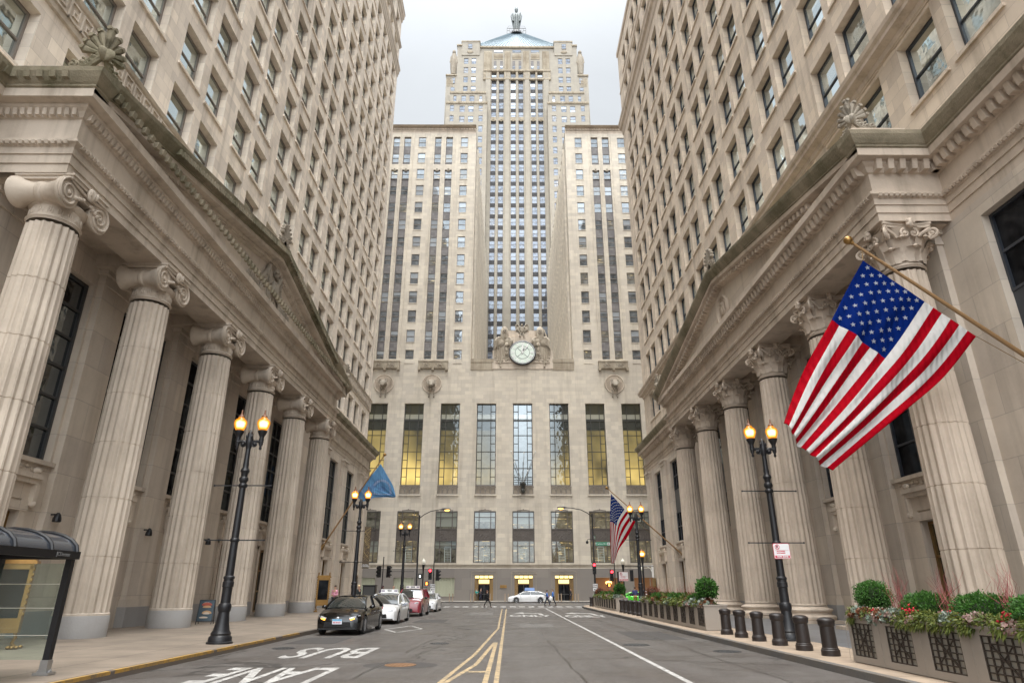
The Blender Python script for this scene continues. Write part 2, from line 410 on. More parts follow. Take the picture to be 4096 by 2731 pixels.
def ionic_capital(z0,z1,r):
    """faces +X / -X carry the spirals, rolls run along X"""
    mb=MB(); h=z1-z0; zc=z0+h*.55; vr=h*.36; vy=r*1.12
    mb.lathe([(r*.97,z0+.03),(r*.97,z0+h*.3),(r*1.08,z0+h*.34),(r*1.16,z0+h*.42),(r*1.0,z0+h*.5)],36)
    for i in range(16):                                   # palmettes round the necking
        a=2*PI*i/16; c=Vector((math.cos(a),math.sin(a),0))*r*.98
        for k in (-1,0,1):
            b=a+k*.09; mb.ell((math.cos(b)*r*.98,math.sin(b)*r*.98,z0+h*(.16+.03*(k==0))),.03,.03,.11,5,4)
    Tx=Matrix.Rotation(R(90),4,'Y')
    for sy in (-1,1):
        prof=[(vr,-.82),(vr*1.0,-.74),(vr*.82,-.6),(vr*.62,-.3),(vr*.58,-.1),(vr*.66,-.05),(vr*.66,.05),(vr*.58,.1),(vr*.62,.3),(vr*.82,.6),(vr,.74),(vr,.82)]
        mb.lathe(prof,20,(0,sy*vy,zc),0,T=Tx)
        for sx in (-1,1):
            T=Matrix.Translation((sx*.84,sy*vy,zc))@Matrix.Rotation(R(90)*sx,4,'Z')@Matrix.Rotation(R(90),4,'X')
            spiral(mb,T,vr*.9,2.4,.06,40,sgn=-sx*sy)
    mb.box(-.8,.8,-vy,vy,zc+vr*.25,zc+vr*.98)
    for sx in (-1,1):
        mb.tube([(sx*.84,-vy,zc+vr*.86),(sx*.86,-vy*.4,zc+vr*.7),(sx*.87,0,zc+vr*.62),(sx*.86,vy*.4,zc+vr*.7),(sx*.84,vy,zc+vr*.86)],.05,6)
        mb.ell((sx*.98,0,zc+vr*.8),.12,.2,.24,8,6)
        for a in (-.5,0,.5): mb.ell((sx*1.05,a*.3,zc+vr*.75+.1*abs(a)),.06,.07,.15,6,4)
        for q in (-1,1):
            for k in range(4): mb.ell((sx*.9,q*(.2+k*.12),zc+vr*.2-.05*k),.06,.09,.07,6,4)
    mb.box(-.92,.92,-.92,.92,z1-h*.13,z1-h*.05); mb.box(-.97,.97,-.97,.97,z1-h*.05,z1)
    return mb
def leaf(mb,a,r,z0,h,w,out,lobes=3):
    """acanthus leaf curling outward"""
    n=7; pts=[]
    for i in range(n):
        t=i/(n-1); rr=r+.05+out*(t**2.6); z=z0+h*(t if t<.85 else .85-(t-.85)*.55)
        ww=w*(.75+.35*math.sin(t*PI*.9))*(1-.45*t**3)
        row=[]
        for k in (-1,-.5,0,.5,1):
            jag=1+.14*((i%2)*2-1)*(abs(k)>.9); b=a+k*ww*jag/(r*1.15); bulge=.05*(1-abs(k)) - .02*(abs(k)==.5)
            row.append((math.cos(b)*(rr+bulge),math.sin(b)*(rr+bulge),z))
        pts.append(row)
    vs=[p for r_ in pts for p in r_]; fs=[]
    for i in range(n-1):
        for k in range(4): a0=i*5+k; fs.append((a0,a0+1,a0+6,a0+5))
    mb.add(vs,fs)
    mb.ell((math.cos(a)*(r+out*.93),math.sin(a)*(r+out*.93),z0+h*.80),.09,.09,.07,7,5)
def corinth_capital(z0,z1,r):
    mb=MB(); h=z1-z0; za=z1-h*.13
    mb.lathe([(r*1.0,z0),(r*.98,z0+h*.3),(r*1.0,z0+h*.6),(r*1.12,z0+h*.78),(r*1.3,za)],32)
    for i in range(8): leaf(mb,2*PI*i/8,r,z0+.05,h*.38,.30,.34)
    for i in range(8): leaf(mb,2*PI*(i+.5)/8,r,z0+.1,h*.62,.29,.42)
    for i in range(4):
        a=PI/4+i*PI/2; d=Vector((math.cos(a),math.sin(a),0)); 
        for sd in (-1,1):
            q=a+sd*.33; pts=[(math.cos(q)*r*1.04,math.sin(q)*r*1.04,z0+h*.52)]
            pts+= [tuple(Vector((math.cos(a+sd*.2),math.sin(a+sd*.2),0))*r*1.22+Vector((0,0,z0+h*.72))),tuple(d*r*1.62+Vector((0,0,za-.05)))]
            mb.tube(pts,.07,6)
        T=Matrix.Translation(d*r*1.68+Vector((0,0,za-.24)))@Matrix.Rotation(a,4,'Z')@Matrix.Rotation(R(90),4,'X')
        spiral(mb,T,.25,2.0,.075,26,1)
        mb.tube([tuple(d*(r*1.5)+Vector((0,0,z0+h*.6))),tuple(d*(r*1.66)+Vector((0,0,z0+h*.66)))],.09,6)
        b=i*PI/2; e=Vector((math.cos(b),math.sin(b),0)); s_=Vector((-e.y,e.x,0))
        for sd in (-1,1):
            T=Matrix.Translation(e*r*1.22+s_*sd*.17+Vector((0,0,za-.28)))@Matrix.Rotation(b+PI/2,4,'Z')@Matrix.Rotation(R(90),4,'X')
            spiral(mb,T,.15,1.7,.05,18,-sd)
        mb.ell(e*r*1.4+Vector((0,0,za+.08)),.12,.16,.2,8,6)
        for k in range(5): aa=k*2*PI/5; mb.ell(e*r*1.47+s_*math.cos(aa)*.13+Vector((0,0,za+.08+math.sin(aa)*.13)),.06,.08,.08,6,4)
    # concave abacus
    for zz0,zz1,g in ((za,za+h*.07,0),(za+h*.07,z1,.05)):
        ring=[]
        for i in range(4):
            a0=PI/4+i*PI/2
            for k in range(8):
                t=k/8; p0=Vector((math.cos(a0),math.sin(a0)))*(r*1.78+g); p1=Vector((math.cos(a0+PI/2),math.sin(a0+PI/2)))*(r*1.78+g)
                if k==0: t=.04
                p=p0.lerp(p1,t); m=Vector((math.cos(a0+PI/4),math.sin(a0+PI/4))); p=p-m*(.17*math.sin(t*PI)); ring.append((p.x,p.y))
                if k==7: 
                    t=.96; p=p0.lerp(p1,t)-m*(.17*math.sin(t*PI)); ring.append((p.x,p.y))
        mb.extr(ring,zz1-zz0,Matrix.Translation((0,0,(zz0+zz1)/2)))
    return mb
def palmette(w,h,corner=False,corner_sign=1):
    """shell shaped ornament standing on z=0, facing +Y and -Y"""
    mb=MB()
    def face(T,half=0):
        n=9
        for i in range(n):
            a=R(-72+144*i/(n-1))
            if half*a<-.01: continue
            L_=h*(.62-.16*abs(i-4)/4); c=Vector((0,0,h*.36))
            p0=c+Vector((math.sin(a),0,math.cos(a)))*h*.12; p1=c+Vector((math.sin(a),0,math.cos(a)))*L_; q=p1+Vector((math.sin(a)*.02,.10*h,math.cos(a)*.0))
            mb.tube([T@p0,T@p0.lerp(p1,.5),T@p1,T@(q)],.1,7,rs=[h*.03,h*.055,h*.085,h*.05])
        mb.ell(T@Vector((0,0,h*.36)),h*.2,.1,h*.15,12,6,T=T)
        for sd in ((-1,1) if not half else (half,)):
            pts=[];rs=[]
            for k in range(26):
                t=k/25
                x=sd*w*(.07+.38*t); z=h*(.24-.12*t+.06*math.sin(t*2*PI*1.3)); pts.append(T@Vector((x,.02,z))); rs.append(h*.05*(1-.4*t))
            mb.tube(pts,.05,6,rs=rs)
            for (px_,pz,rr) in ((.17,.19,.11),(.30,.15,.09),(.43,.10,.075)):
                Q=T@Matrix.Translation((sd*w*px_,.05,h*pz))@Matrix.Rotation(R(90),4,'X'); spiral(mb,Q,h*rr,1.5,h*.028,16,sd)
            mb.tube([T@Vector((sd*w*.04,0,h*.3)),T@Vector((sd*w*.2,0,h*.06)),T@Vector((sd*w*.46,0,h*.03))],.05,6,rs=[h*.06,h*.07,h*.03])
    if not corner:
        face(Matrix.Identity(4)); mb.box(-w*.3,w*.3,-.08,.06,0,h*.28)
        mb.lathe([(h*.36,-.06),(h*.36,.04)],18,(0,0,h*.42),T=Matrix.Rotation(R(90),4,'X'))
    else:
        face(Matrix.Identity(4),-1 if corner_sign>0 else -1); face(Matrix.Rotation(R(-90),4,'Z'),1)
    return mb

def bank(s,P):
    """s=-1 left bank, s=+1 right bank"""
    Xt,Xb,Xp,Xc,Y0,Y1,zA,cols,Yn,Yf=[P[k] for k in ('Xt','Xb','Xp','Xc','Y0','Y1','zA','cols','Yn','Yf')]
    root=thing(P['name'],P['label'],'building',(s*(Xt+8),(Yn+Yf)/2,.15))
    sm=P['sm']; W=Wins(root,[M['framet'] if s<0 else M['frameb'],M['glassL'] if s<0 else M['glassR']],97)
    def wp(x,y,z): return (-x if s>0 else x, y, z)
    rzf=R(90) if s<0 else R(-90)
    # ---- tower wall
    mb=MX(); ops=[]
    fars=sorted(set([round(a+P['per']*k,3) for a in P['fars'] for k in range(-6,10)])); fars=[f for f in fars if f<Yf-1.2 and f-P['ww']>Yn+1]
    for (zs,ze) in P['rows']:
        for f in fars:
            ops.append((f-P['ww'],f,zs,ze,.55))
            if zs>P['bandtop']-.1 or True:
                W.add(wp(-Xt-.44,f-P['ww']/2,zs+.03),rzf,P['ww']-.02,ze-zs-.05,'dh2')
            mb.box(-Xt-.05,-Xt+.10,f-P['ww']-.12,f+.12,zs-.16,zs-.001)
    gridwall(mb,(-Xt,0,0),(0,1,0),(1,0,0),Yn,Yf,zA+2.9,P['top'],ops,.38)
    mb.add([(-Xt,Yf,zA),(-Xt-30,Yf,zA),(-Xt-30,Yf,P['top']),(-Xt,Yf,P['top'])],[(0,1,2,3)])
    mb.add([(-Xt,Yn,.15),(-Xt-30,Yn,.15),(-Xt-30,Yn,P['top']),(-Xt,Yn,P['top'])],[(0,1,2,3)])
    mb.add([(-Xt,Yn,P['top']),(-Xt-30,Yn,P['top']),(-Xt-30,Yf,P['top']),(-Xt,Yf,P['top'])],[(0,1,2,3)])
    mb.fin('tower_wall',[P['tm']],root,s)
    # string courses and cornices of the tower
    mb=MX()
    for (z,pr) in P['courses']:
        sweep(mb,[(-Xt-20,Yf),(-Xt,Yf),(-Xt,Yn)][0:3],[(o,z+t) for o,t in pr])
    if s<0:
        # greek key meander
        z0,z1=23.02,23.88; X=-Xt+.12; u=.78; y=Yn+1
        sweep(mb,[(-Xt-20,Yf),(-Xt,Yf),(-Xt,Yn)],[(.0,22.7),(.1,22.75),(.12,22.9),(.12,24.0),(.2,24.05),(.26,24.2),(0,24.26)])
        while y<Yf-1:
            t=.075; hh=z1-z0
            for (a,b,c,d) in ((0,t,0,hh),(t,u*.78,hh-t,hh),(u*.7,u*.78,hh*.28,hh-t),(u*.3,u*.7,hh*.28,hh*.28+t),(u*.3,u*.38,hh*.28+t,hh*.62),(u*.38,u*.58,hh*.54,hh*.62),(0,u,0,t)):
                mb.box(X,X+.07,y+a,y+b,z0+c,z0+d)
            y+=u
    else:
        for f in fars:                                    # apron panels under the attic cornice
            mb.box(-Xt+.0,-Xt+.06,f-P['ww']-.1,f+.1,24.35,24.45)
    mb.fin('string_course',[sm],root,s)
    # ---- base wall
    mb=MX(); ops=[]; bays=[]
    for a,b in zip(cols[:-1],cols[1:]): bays.append((a+1.65,b-.32,1))
    for (a,b) in P['sidebays']: bays.append((a,b,0))
    for (a,b,kind) in bays:
        zt=zA-.75 if kind else zA-.62
        ops.append((a,b,6.15,zt,.5)); c=(a+b)/2; dw=1.05 if kind else .85
        ops.append((c-dw,c+dw,.25,4.3,.45))
        h=zt-6.15
        if s<0: W2.append((root,(wp(-Xb-.35,c,6.17)),rzf,b-a-.02,h-.04,'grid2x6'if kind else 'grid2x5',0))
        else:
            W2.append((root,(wp(-Xb-.35,c,6.17+h*.62)),rzf,b-a-.02,h*.38-.04,'grid3x2',1)); W2.append((root,(wp(-Xb-.35,c,6.17)),rzf,b-a-.02,h*.36,'grid3x2',1))
            mb.box(-Xb-.5,-Xb-.3,a,b,6.17+h*.36,6.17+h*.62,2)
            mb.box(-Xb-.3,-Xb-.26,a+.25,b-.25,6.17+h*.41,6.17+h*.57,2)
        W2.append((root,(wp(-Xb-.3,c,.27)),rzf,2*dw-.02,4.0,'grid2x3',2))
        # sill, carved panel, hood on brackets, door surround
        mb.box(-Xb,-Xb+.16,a-.1,b+.1,5.98,6.14); mb.box(-Xb,-Xb+.3,c-dw-.55,c+dw+.55,5.42,5.6); mb.box(-Xb,-Xb+.22,c-dw-.45,c+dw+.45,5.25,5.42)
        mb.box(-Xb,-Xb+.06,c-dw-.38,c+dw+.38,4.7,5.25)
        for q in (-1,1):
            mb.box(-Xb,-Xb+.09,c+q*(dw+.18)-.17,c+q*(dw+.18)+.17,.3,4.7); mb.box(-Xb,-Xb+.24,c+q*(dw+.42)-.1,c+q*(dw+.42)+.1,4.5,5.25)
            mb.ell((-Xb+.2,c+q*(dw+.42),4.55),.1,.11,.12,7,5)
            mb.ell((-Xb+.15,c+q*(dw+.3),5.72),.12,.2,.13,8,5)
        mb.box(-Xb,-Xb+.12,c-dw-.35,c+dw+.35,4.3,4.62)
        for k in range(14):
            yy=a+.3+(b-a-.6)*k/13
            mb.ell((-Xb+.02,yy,5.82+.05*math.sin(k*2.1)),.05,.11,.08,6,4)
    gridwall(mb,(-Xb,0,0),(0,1,0),(1,0,0),Yn,Yf,.15,zA+.0,ops,.5)
    mb.box(-Xb-.3,-Xb,Y0,Y1,zA+.0,zA+.6)
    mb.add([(-Xb,Yf,.15),(-Xb-20,Yf,.15),(-Xb-20,Yf,zA+3),(-Xb,Yf,zA+3)],[(0,1,2,3)])
    # pilasters
    pil=[c+.67 for c in cols]+P['pils']
    for c in pil:
        mb.box(-Xb,-Xb+.26,c-.86,c+.86,1.0,zA-.62); mb.box(-Xb,-Xb+.34,c-.94,c+.94,.98,1.3)
        mb.box(-Xb,-Xb+.33,c-.93,c+.93,zA-.62,zA-.5); mb.box(-Xb,-Xb+.28,c-.88,c+.88,zA-.5,zA-.2); mb.box(-Xb,-Xb+.42,c-1.02,c+1.02,zA-.2,zA-.003)
        mb.box(-Xb,-Xb+.4,c-.98,c+.98,.15,.98,1)
    mb.box(-Xb,-Xb+.12,Y1+.5,Yf,.15,.9,1); mb.box(-Xb,-Xb+.12,Yn,Y0,.15,.9,1)
    mb.fin('base_wall',[M['ash'],M['granb'],M['frameb']],root,s)
    # ---- entablature
    prof=[(-.02,0),(0,0),(0,.33),(.05,.33),(.05,.66),(.10,.66),(.10,.92),(.17,.98),(.27,1.03),(.27,1.14),(.03,1.2),(.03,2.08),(.10,2.12),(.2,2.3),(.34,2.4),(.34,2.5),(.66,2.52),(.66,2.84),(-.6,2.86)]
    cyma=[(-.6,2.86),(.66,2.85),(.72,2.88),(.72,2.95),(.78,3.0),(.88,3.14),(.96,3.3),(.98,3.46),(.94,3.5),(-.6,3.6)]
    # the wall cornices beyond the portico
    path=[(-Xt-12,Yf),(-Xb,Yf),(-Xb,Y1),(-Xp,Y1),(-Xp,Y0),(-Xb,Y0),(-Xb,Yn)]
    mb=MX(); sweep(mb,path,[(o,zA+t) for o,t in prof])
    ip=[(o,zA+t) for o,t in cyma]
    sweep(mb,[(-Xt-12,Yf),(-Xb,Yf),(-Xb,Y1),(-Xp,Y1),(-Xp,Y1-.03)],ip,1); sweep(mb,[(-Xp,Y0+.03),(-Xp,Y0),(-Xb,Y0),(-Xb,Yn)],ip,1)
    # beam and ceiling behind the front
    for (a,b) in ((Y0,Y1),): mb.box(-Xp-1.45,-Xp-.01,a+.01,b-.01,zA+.001,zA+1.2); mb.box(-Xb-.2,-Xp-1.4,a+.01,b-.01,zA+.55,zA+.7)
    for c in cols: mb.box(-Xb,-Xp-1.44,c-.7,c+.7,zA+.002,zA+.56)
    # dentils / egg and dart
    def blocks(p,q,n,o0,o1,z0,z1,wd,mi=0):
        p=Vector(p);q=Vector(q);d=(q-p).normalized(); nn=Vector((-d.y,d.x)); 
        for i in range(n):
            c=p.lerp(q,(i+.5)/n)
            vs=[]
            for zz in (z0,z1):
                for (a,b) in ((-wd/2,o0),(wd/2,o0),(wd/2,o1),(-wd/2,o1)):
                    k=.75 if (zz==z0 and b==o1) else 1
                    w_=c+d*a+nn*(o0+(b-o0)*k); vs.append((w_.x,w_.y,zA+zz))
            mb.add(vs,[(0,1,2,3),(4,5,6,7),(0,1,5,4),(1,2,6,5),(2,3,7,6),(3,0,4,7)],mi)
    segs=[(path[i],path[i+1]) for i in range(1,len(path)-1)]
    for (p,q) in segs:
        Ls=(Vector(p)-Vector(q)).length
        if s<0: blocks(p,q,max(2,int(Ls/.24)),.1,.3,2.12,2.36,.14)
        else: blocks(p,q,max(2,int(Ls/.42)),.1,.50,2.1,2.5,.22)
        blocks(p,q,max(2,int(Ls/.2)),.12,.3,.95,1.06,.12)
        if s<0: blocks(p,q,max(2,int(Ls/.42)),.8,1.0,3.06,3.3,.2,1)
    # pediment
    zc=zA+2.84; Ym=(Y0+Y1)/2; rise=P['rise']
    ln=lambda y: zc+rise*(1-abs(y-Ym)/(Ym-Y0))
    rprof=[(0,-.5),(.08,-.48),(.22,-.36),(.28,-.28),(.28,-.2),(.66,-.18),(.66,.04),(.72,.06),(.72,.12),(.78,.18),(.88,.32),(.96,.48),(.98,.62),(.94,.66),(-.6,.76)]
    rm=[0,0,0,0,0,0]+[1]*8
    for (ya,yb,sg) in ((Y0,Ym,-1),(Y1,Ym,1)):
        for k in range(len(rprof)-1):
            (o1,t1),(o2,t2)=rprof[k],rprof[k+1]
            e1,e2=max(o1,0),max(o2,0)
            mb.add([(-Xp+o1,ya+sg*e1,zc+t1),(-Xp+o1,yb,zc+rise+t1),(-Xp+o2,yb,zc+rise+t2),(-Xp+o2,ya+sg*e2,zc+t2)],[(0,1,2,3)],rm[k])
        mb.add([(-Xp-.6,ya,zc+.7),(-Xp-.6,yb,zc+rise+.74),(-Xt,yb,zc+rise+.74),(-Xt,ya,zc+.7)],[(0,1,2,3)],1)
        nb=40 if s>0 else 62
        for i in range(nb):
            t=(i+.5)/nb; y=ya+(yb-ya)*t; z=zc+rise*t
            if ln(y)-zc<.75 : continue
            mb.box(-Xp+.03,-Xp+(.5 if s>0 else .24),y-.09,y+.09,z-(.46 if s>0 else .42),z-(.2 if s>0 else .28))
            if s<0: mb.box(-Xp+.8,-Xp+1.0,y-.1,y+.1,z+.24,z+.5,1)
    mb.fin('entablature',[sm,M['moss']],root,s,None)
    mb=MX(); mb.add([(-Xp+.0,Y0+.1,zc-.02),(-Xp+.0,Y1-.1,zc-.02),(-Xp+.0,Ym,zc+rise-.02)],[(0,1,2)])
    mb.fin('tympanum',[P['tymp']],root,s)
    # tympanum carving
    mb=MX(); X=-Xp+.06
    if s<0:
        c=Vector((X,Ym+.2,zc+1.15))
        mb.ell(c,.22,.42,.75,12,8); mb.ell(c+Vector((.2,0,.85)),.18,.2,.24,10,7); mb.ell(c+Vector((.3,-.2,.82)),.08,.16,.07,7,5)
        mb.box(X,X+.34,c.y-.27,c.y+.27,c.z-.35,c.z+.3)
        for q in (-1,1):
            for k in range(9):
                a=R(12+k*13); b0=c+Vector((.05,q*.35,.35)); d=Vector((0,q*math.sin(a*.75),math.cos(a)*.9))
                b0=b0+Vector((0,q*.55*math.sin(k/8*1.5),.55*math.cos(k/8*2)))
                mb.tube([b0,b0+Vector((0,q*.35,-.25)),b0+Vector((0,q*(.5-.03*k),-.95-.05*(8-k)*.5))],.08,6,rs=[.07,.1,.05])
            mb.tube([c+Vector((.08,q*.35,.2)),c+Vector((.1,q*.8,.9)),c+Vector((.08,q*.95,.35))],.16,7,rs=[.14,.16,.1])
            for k in range(16):
                t=k/15; base=c+Vector((0,q*(1.2+1.5*t),-.7+.15*math.sin(t*3)))
                mb.ell(base+Vector((.02,0,.22*math.sin(k*2.2))),.07,.13,.2,6,4)
        for q in (-1,1): mb.tube([c+Vector((.1,q*.15,-.6)),c+Vector((.15,q*.3,-.95))],.1,6)
        for k in range(5): mb.tube([c+Vector((.05,-.25+k*.12,-.6)),c+Vector((.05,-.4+k*.2,-1.05))],.06,5)
    else:
        T=Matrix.Translation((X,Ym,zc+1.1))@Matrix.Rotation(R(90),4,'Y')
        mb.lathe([(1.0,-.05),(1.0,.12),(.93,.17),(.86,.12),(.84,.05),(.3,.05)],32,(X,Ym,zc+1.1),T=Matrix.Rotation(R(90),4,'Y'))
        mb.lathe([(.72,.04),(.7,.1),(.66,.04)],32,(X,Ym,zc+1.1),T=Matrix.Rotation(R(90),4,'Y'),cap=False)
        c=Vector((X+.08,Ym,zc+1.1)); mb.ell(c,.1,.2,.36,10,6); mb.ell(c+Vector((.05,0,.42)),.09,.1,.12,8,5)
        for q in (-1,1):
            for k in range(6): mb.tube([c+Vector((.03,q*.15,.2)),c+Vector((.03,q*(.35+.03*k),.4-.12*k)),c+Vector((.03,q*.45,-.05-.08*k))],.06,5,rs=[.05,.06,.03])
    cc=Vector((X,Ym+(.2 if s<0 else 0),zc+1.15)); mb.v=[(cc.x+(p[0]-cc.x)*1.2,cc.y+(p[1]-cc.y)*1.22,cc.z+.12+(p[2]-cc.z)*1.22) for p in mb.v] if s<0 else mb.v
    mb.fin('carved_eagle' if s<0 else 'carved_medallion',[M['relief'] if s<0 else sm],root,s,40)
    # acroteria: apex, near corner, far corner
    for (y,zz,w,h,cor) in ((Ym,zc+rise+.7,2.3,1.55,0),(Y0-.45,zc+.62,2.3 if s<0 else 1.9,1.75 if s<0 else 1.45,-1),(Y1+.45,zc+.62,2.2,1.5,1)):
        b=palmette(w,h,bool(cor)); mx=MX()
        if cor==0: T=Matrix.Translation((-Xp+.6,y,zz+.1))@Matrix.Rotation(R(-90),4,'Z')
        elif cor<0: T=Matrix.Translation((-Xp+.5,y,zz+.38))@Matrix.Rotation(R(180),4,'Z')@Matrix.Scale(-1,4,(1,0,0))
        else: T=Matrix.Translation((-Xp+.5,y,zz+.38))@Matrix.Rotation(R(-90),4,'Z')
        merge(mx,b,0,T)
        if cor: 
            yy=sorted((y,y-cor*2.3)); mx.box(-Xp-1.5,-Xp+.62,yy[0]-.1,yy[1]+.1,zz-.1,zz+.42,1)
        else: mx.box(-Xp-.4,-Xp+.66,y-1.1,y+1.1,zz-.55,zz+.12,1)
        mx.fin('acroterion',[M['moss'] if (cor<0 and s<0) else M['relief'],sm],root,s,50)
    # ---- columns
    zb=P['zb']; zt=P['zn']
    shaft=column_shaft(zb-.15,zt-.15,P['r0'],P['r1']); cap=ionic_capital(zt-.15,zA-.15,P['r1']) if s<0 else corinth_capital(zt-.10,zA-.15,P['r1'])
    base=MB(); r0=P['r0']
    if s<0: base.lathe([(r0*1.05,0),(r0*1.05,zb-.2),(r0*1.02,zb-.16)],48)
    else:
        zz=0
        base.box(-r0*1.4,r0*1.4,-r0*1.4,r0*1.4,-.02,.14,1)
        base.lathe([(r0*1.36,.14),(r0*1.42,.2),(r0*1.42,.3),(r0*1.34,.38),(r0*1.22,.4),(r0*1.18,.48),(r0*1.22,.53),(r0*1.28,.56),(r0*1.3,.62),(r0*1.24,.68),(r0*1.08,.7),(r0*1.04,.78)],48)
    o1=o2=o3=None
    for y in cols:
        if o1 is None:
            o1=shaft.build('column',[sm],root,35); o2=base.build('base',[M['granb'] if s<0 else sm,sm],o1,35); o3=cap.build('capital',[M['smooth'] if s<0 else sm],o1,35)
            a=o1
        else:
            a=bpy.data.objects.new('column',o1.data); COL.objects.link(a); a.parent=root
            for q,nm in ((o2,'base'),(o3,'capital')):
                b=bpy.data.objects.new(nm,q.data); COL.objects.link(b); b.parent=a
        a.location=Vector((s*Xc,y,.15))-root.location
    W.flush()
    return root
W2=[]
def flushW2():
    cache={}
    for (root,pos,rz,w,h,st,mk) in W2:
        mats={0:[M['frame'],M['glassD']],1:[M['frameb'],M['glassD']],2:[M['bronze'],M['glassD']]}[mk]
        nm='doorway' if mk==2 else 'tall_window'; key=(round(w,3),round(h,3),st,mk)
        if key not in cache: o=winmb(w,h,st).build(nm,mats,root); cache[key]=o.data
        else: o=bpy.data.objects.new(nm,cache[key]); COL.objects.link(o); o.parent=root
        o.location=Vector(pos)-root.location; o.rotation_euler=(0,0,rz)

c=[18.4]+[18.1+6.42*k for k in range(1,6)]
PL=dict(Xt=17.8,Xb=17.3,Xp=14.35,Xc=15.05,Y0=17.4,Y1=51.4,zA=14.28,cols=c,Yn=-6,Yf=79.3,per=6.93,fars=(22.15,25.2),ww=2.28,
  rows=[(19.3,22.05)]+[(24.05+4.15*k,26.9+4.15*k) for k in range(0,13)]+[(80.6,82.6),(84.4,87.4)],top=91.5,bandtop=24,
  name='ionic_bank_tower',label='pale stone bank with six scroll topped ionic columns and an eagle in its pediment',sm=M['smooth'],tm=M['towerL'],tymp=M['ash'],
  courses=[(77.2,[(0,0),(.1,.05),(.12,.5),(.22,.7),(.24,1.2),(.34,1.35),(.36,1.7),(0,1.9)]),(82.9,[(0,0),(.12,.1),(.2,.4),(.3,.6),(0,.8)]),(88.4,[(0,0),(.12,.2),(.2,.9),(.34,1.1),(.36,1.7),(.45,1.9),(.45,2.3),(0,2.6)]),(17.9,[(0,0),(.2,.02),(.2,.9),(0,.95)])],
  sidebays=[(61.9,64.95),(68.9,72.0),(54.9,58.0)],pils=[59.9,67.0,74.8,78.2],rise=3.2,zb=.88,zn=12.85,r0=.86,r1=.74)
c=[21.9+6.5*k for k in range(6)]
PR=dict(Xt=17.3,Xb=16.8,Xp=14.05,Xc=15.1,Y0=20.95,Y1=55.4,zA=14.75,cols=c,Yn=-6,Yf=79.3,per=6.8,fars=(25.8,28.75),ww=2.36,
  rows=[(20.85,24.15)]+[(25.95+5.03*k,29.35+5.03*k) for k in range(0,8)]+[(70.3,73.3),(75.4,78.9)],top=82,bandtop=25,
  name='corinthian_bank_tower',label='warm stone bank with six leafy corinthian columns and a round medallion in its pediment',sm=M['smoothR'],tm=M['towerR'],tymp=M['ash'],
  courses=[(24.4,[(0,0),(.12,.05),(.15,.3),(.5,.42),(.5,.62),(.62,.75),(.66,.95),(0,1.0)]),(65.9,[(0,0),(.12,.3),(.2,1.1),(.45,1.4),(.48,1.9),(.58,2.1),(.6,2.5),(0,2.7)]),(73.7,[(0,0),(.1,.1),(.1,.3),(0,.4)]),(81.2,[(0,0),(.15,.1),(.2,.8),(-.1,.85)]),(18.35,[(0,0),(.2,.02),(.2,.5),(.12,.6),(.12,1.1),(.16,1.2),(0,1.3)])],
  sidebays=[(64.2,67.1),(71.6,74.5),(57.5,59.9),(12.5,19.6)],pils=[61.9,69.3,77.2,10.9],rise=3.2,zb=.98,zn=13.0,r0=.88,r1=.74)
bankL=bank(-1,PL); bankR=bank(1,PR); flushW2()
# ================================================================ art deco tower closing the street
CX=2.24; FY=104.0; TY=168.0
cb=thing('art_deco_skyscraper','stepped art deco limestone skyscraper with a clock closing the end of the street','building',(CX,FY+20,.15))
Wc=Wins(cb,[M['framet'],M['glassW'],M['framet'],M['glassT']],97); Wt=[]
m=M['deco']
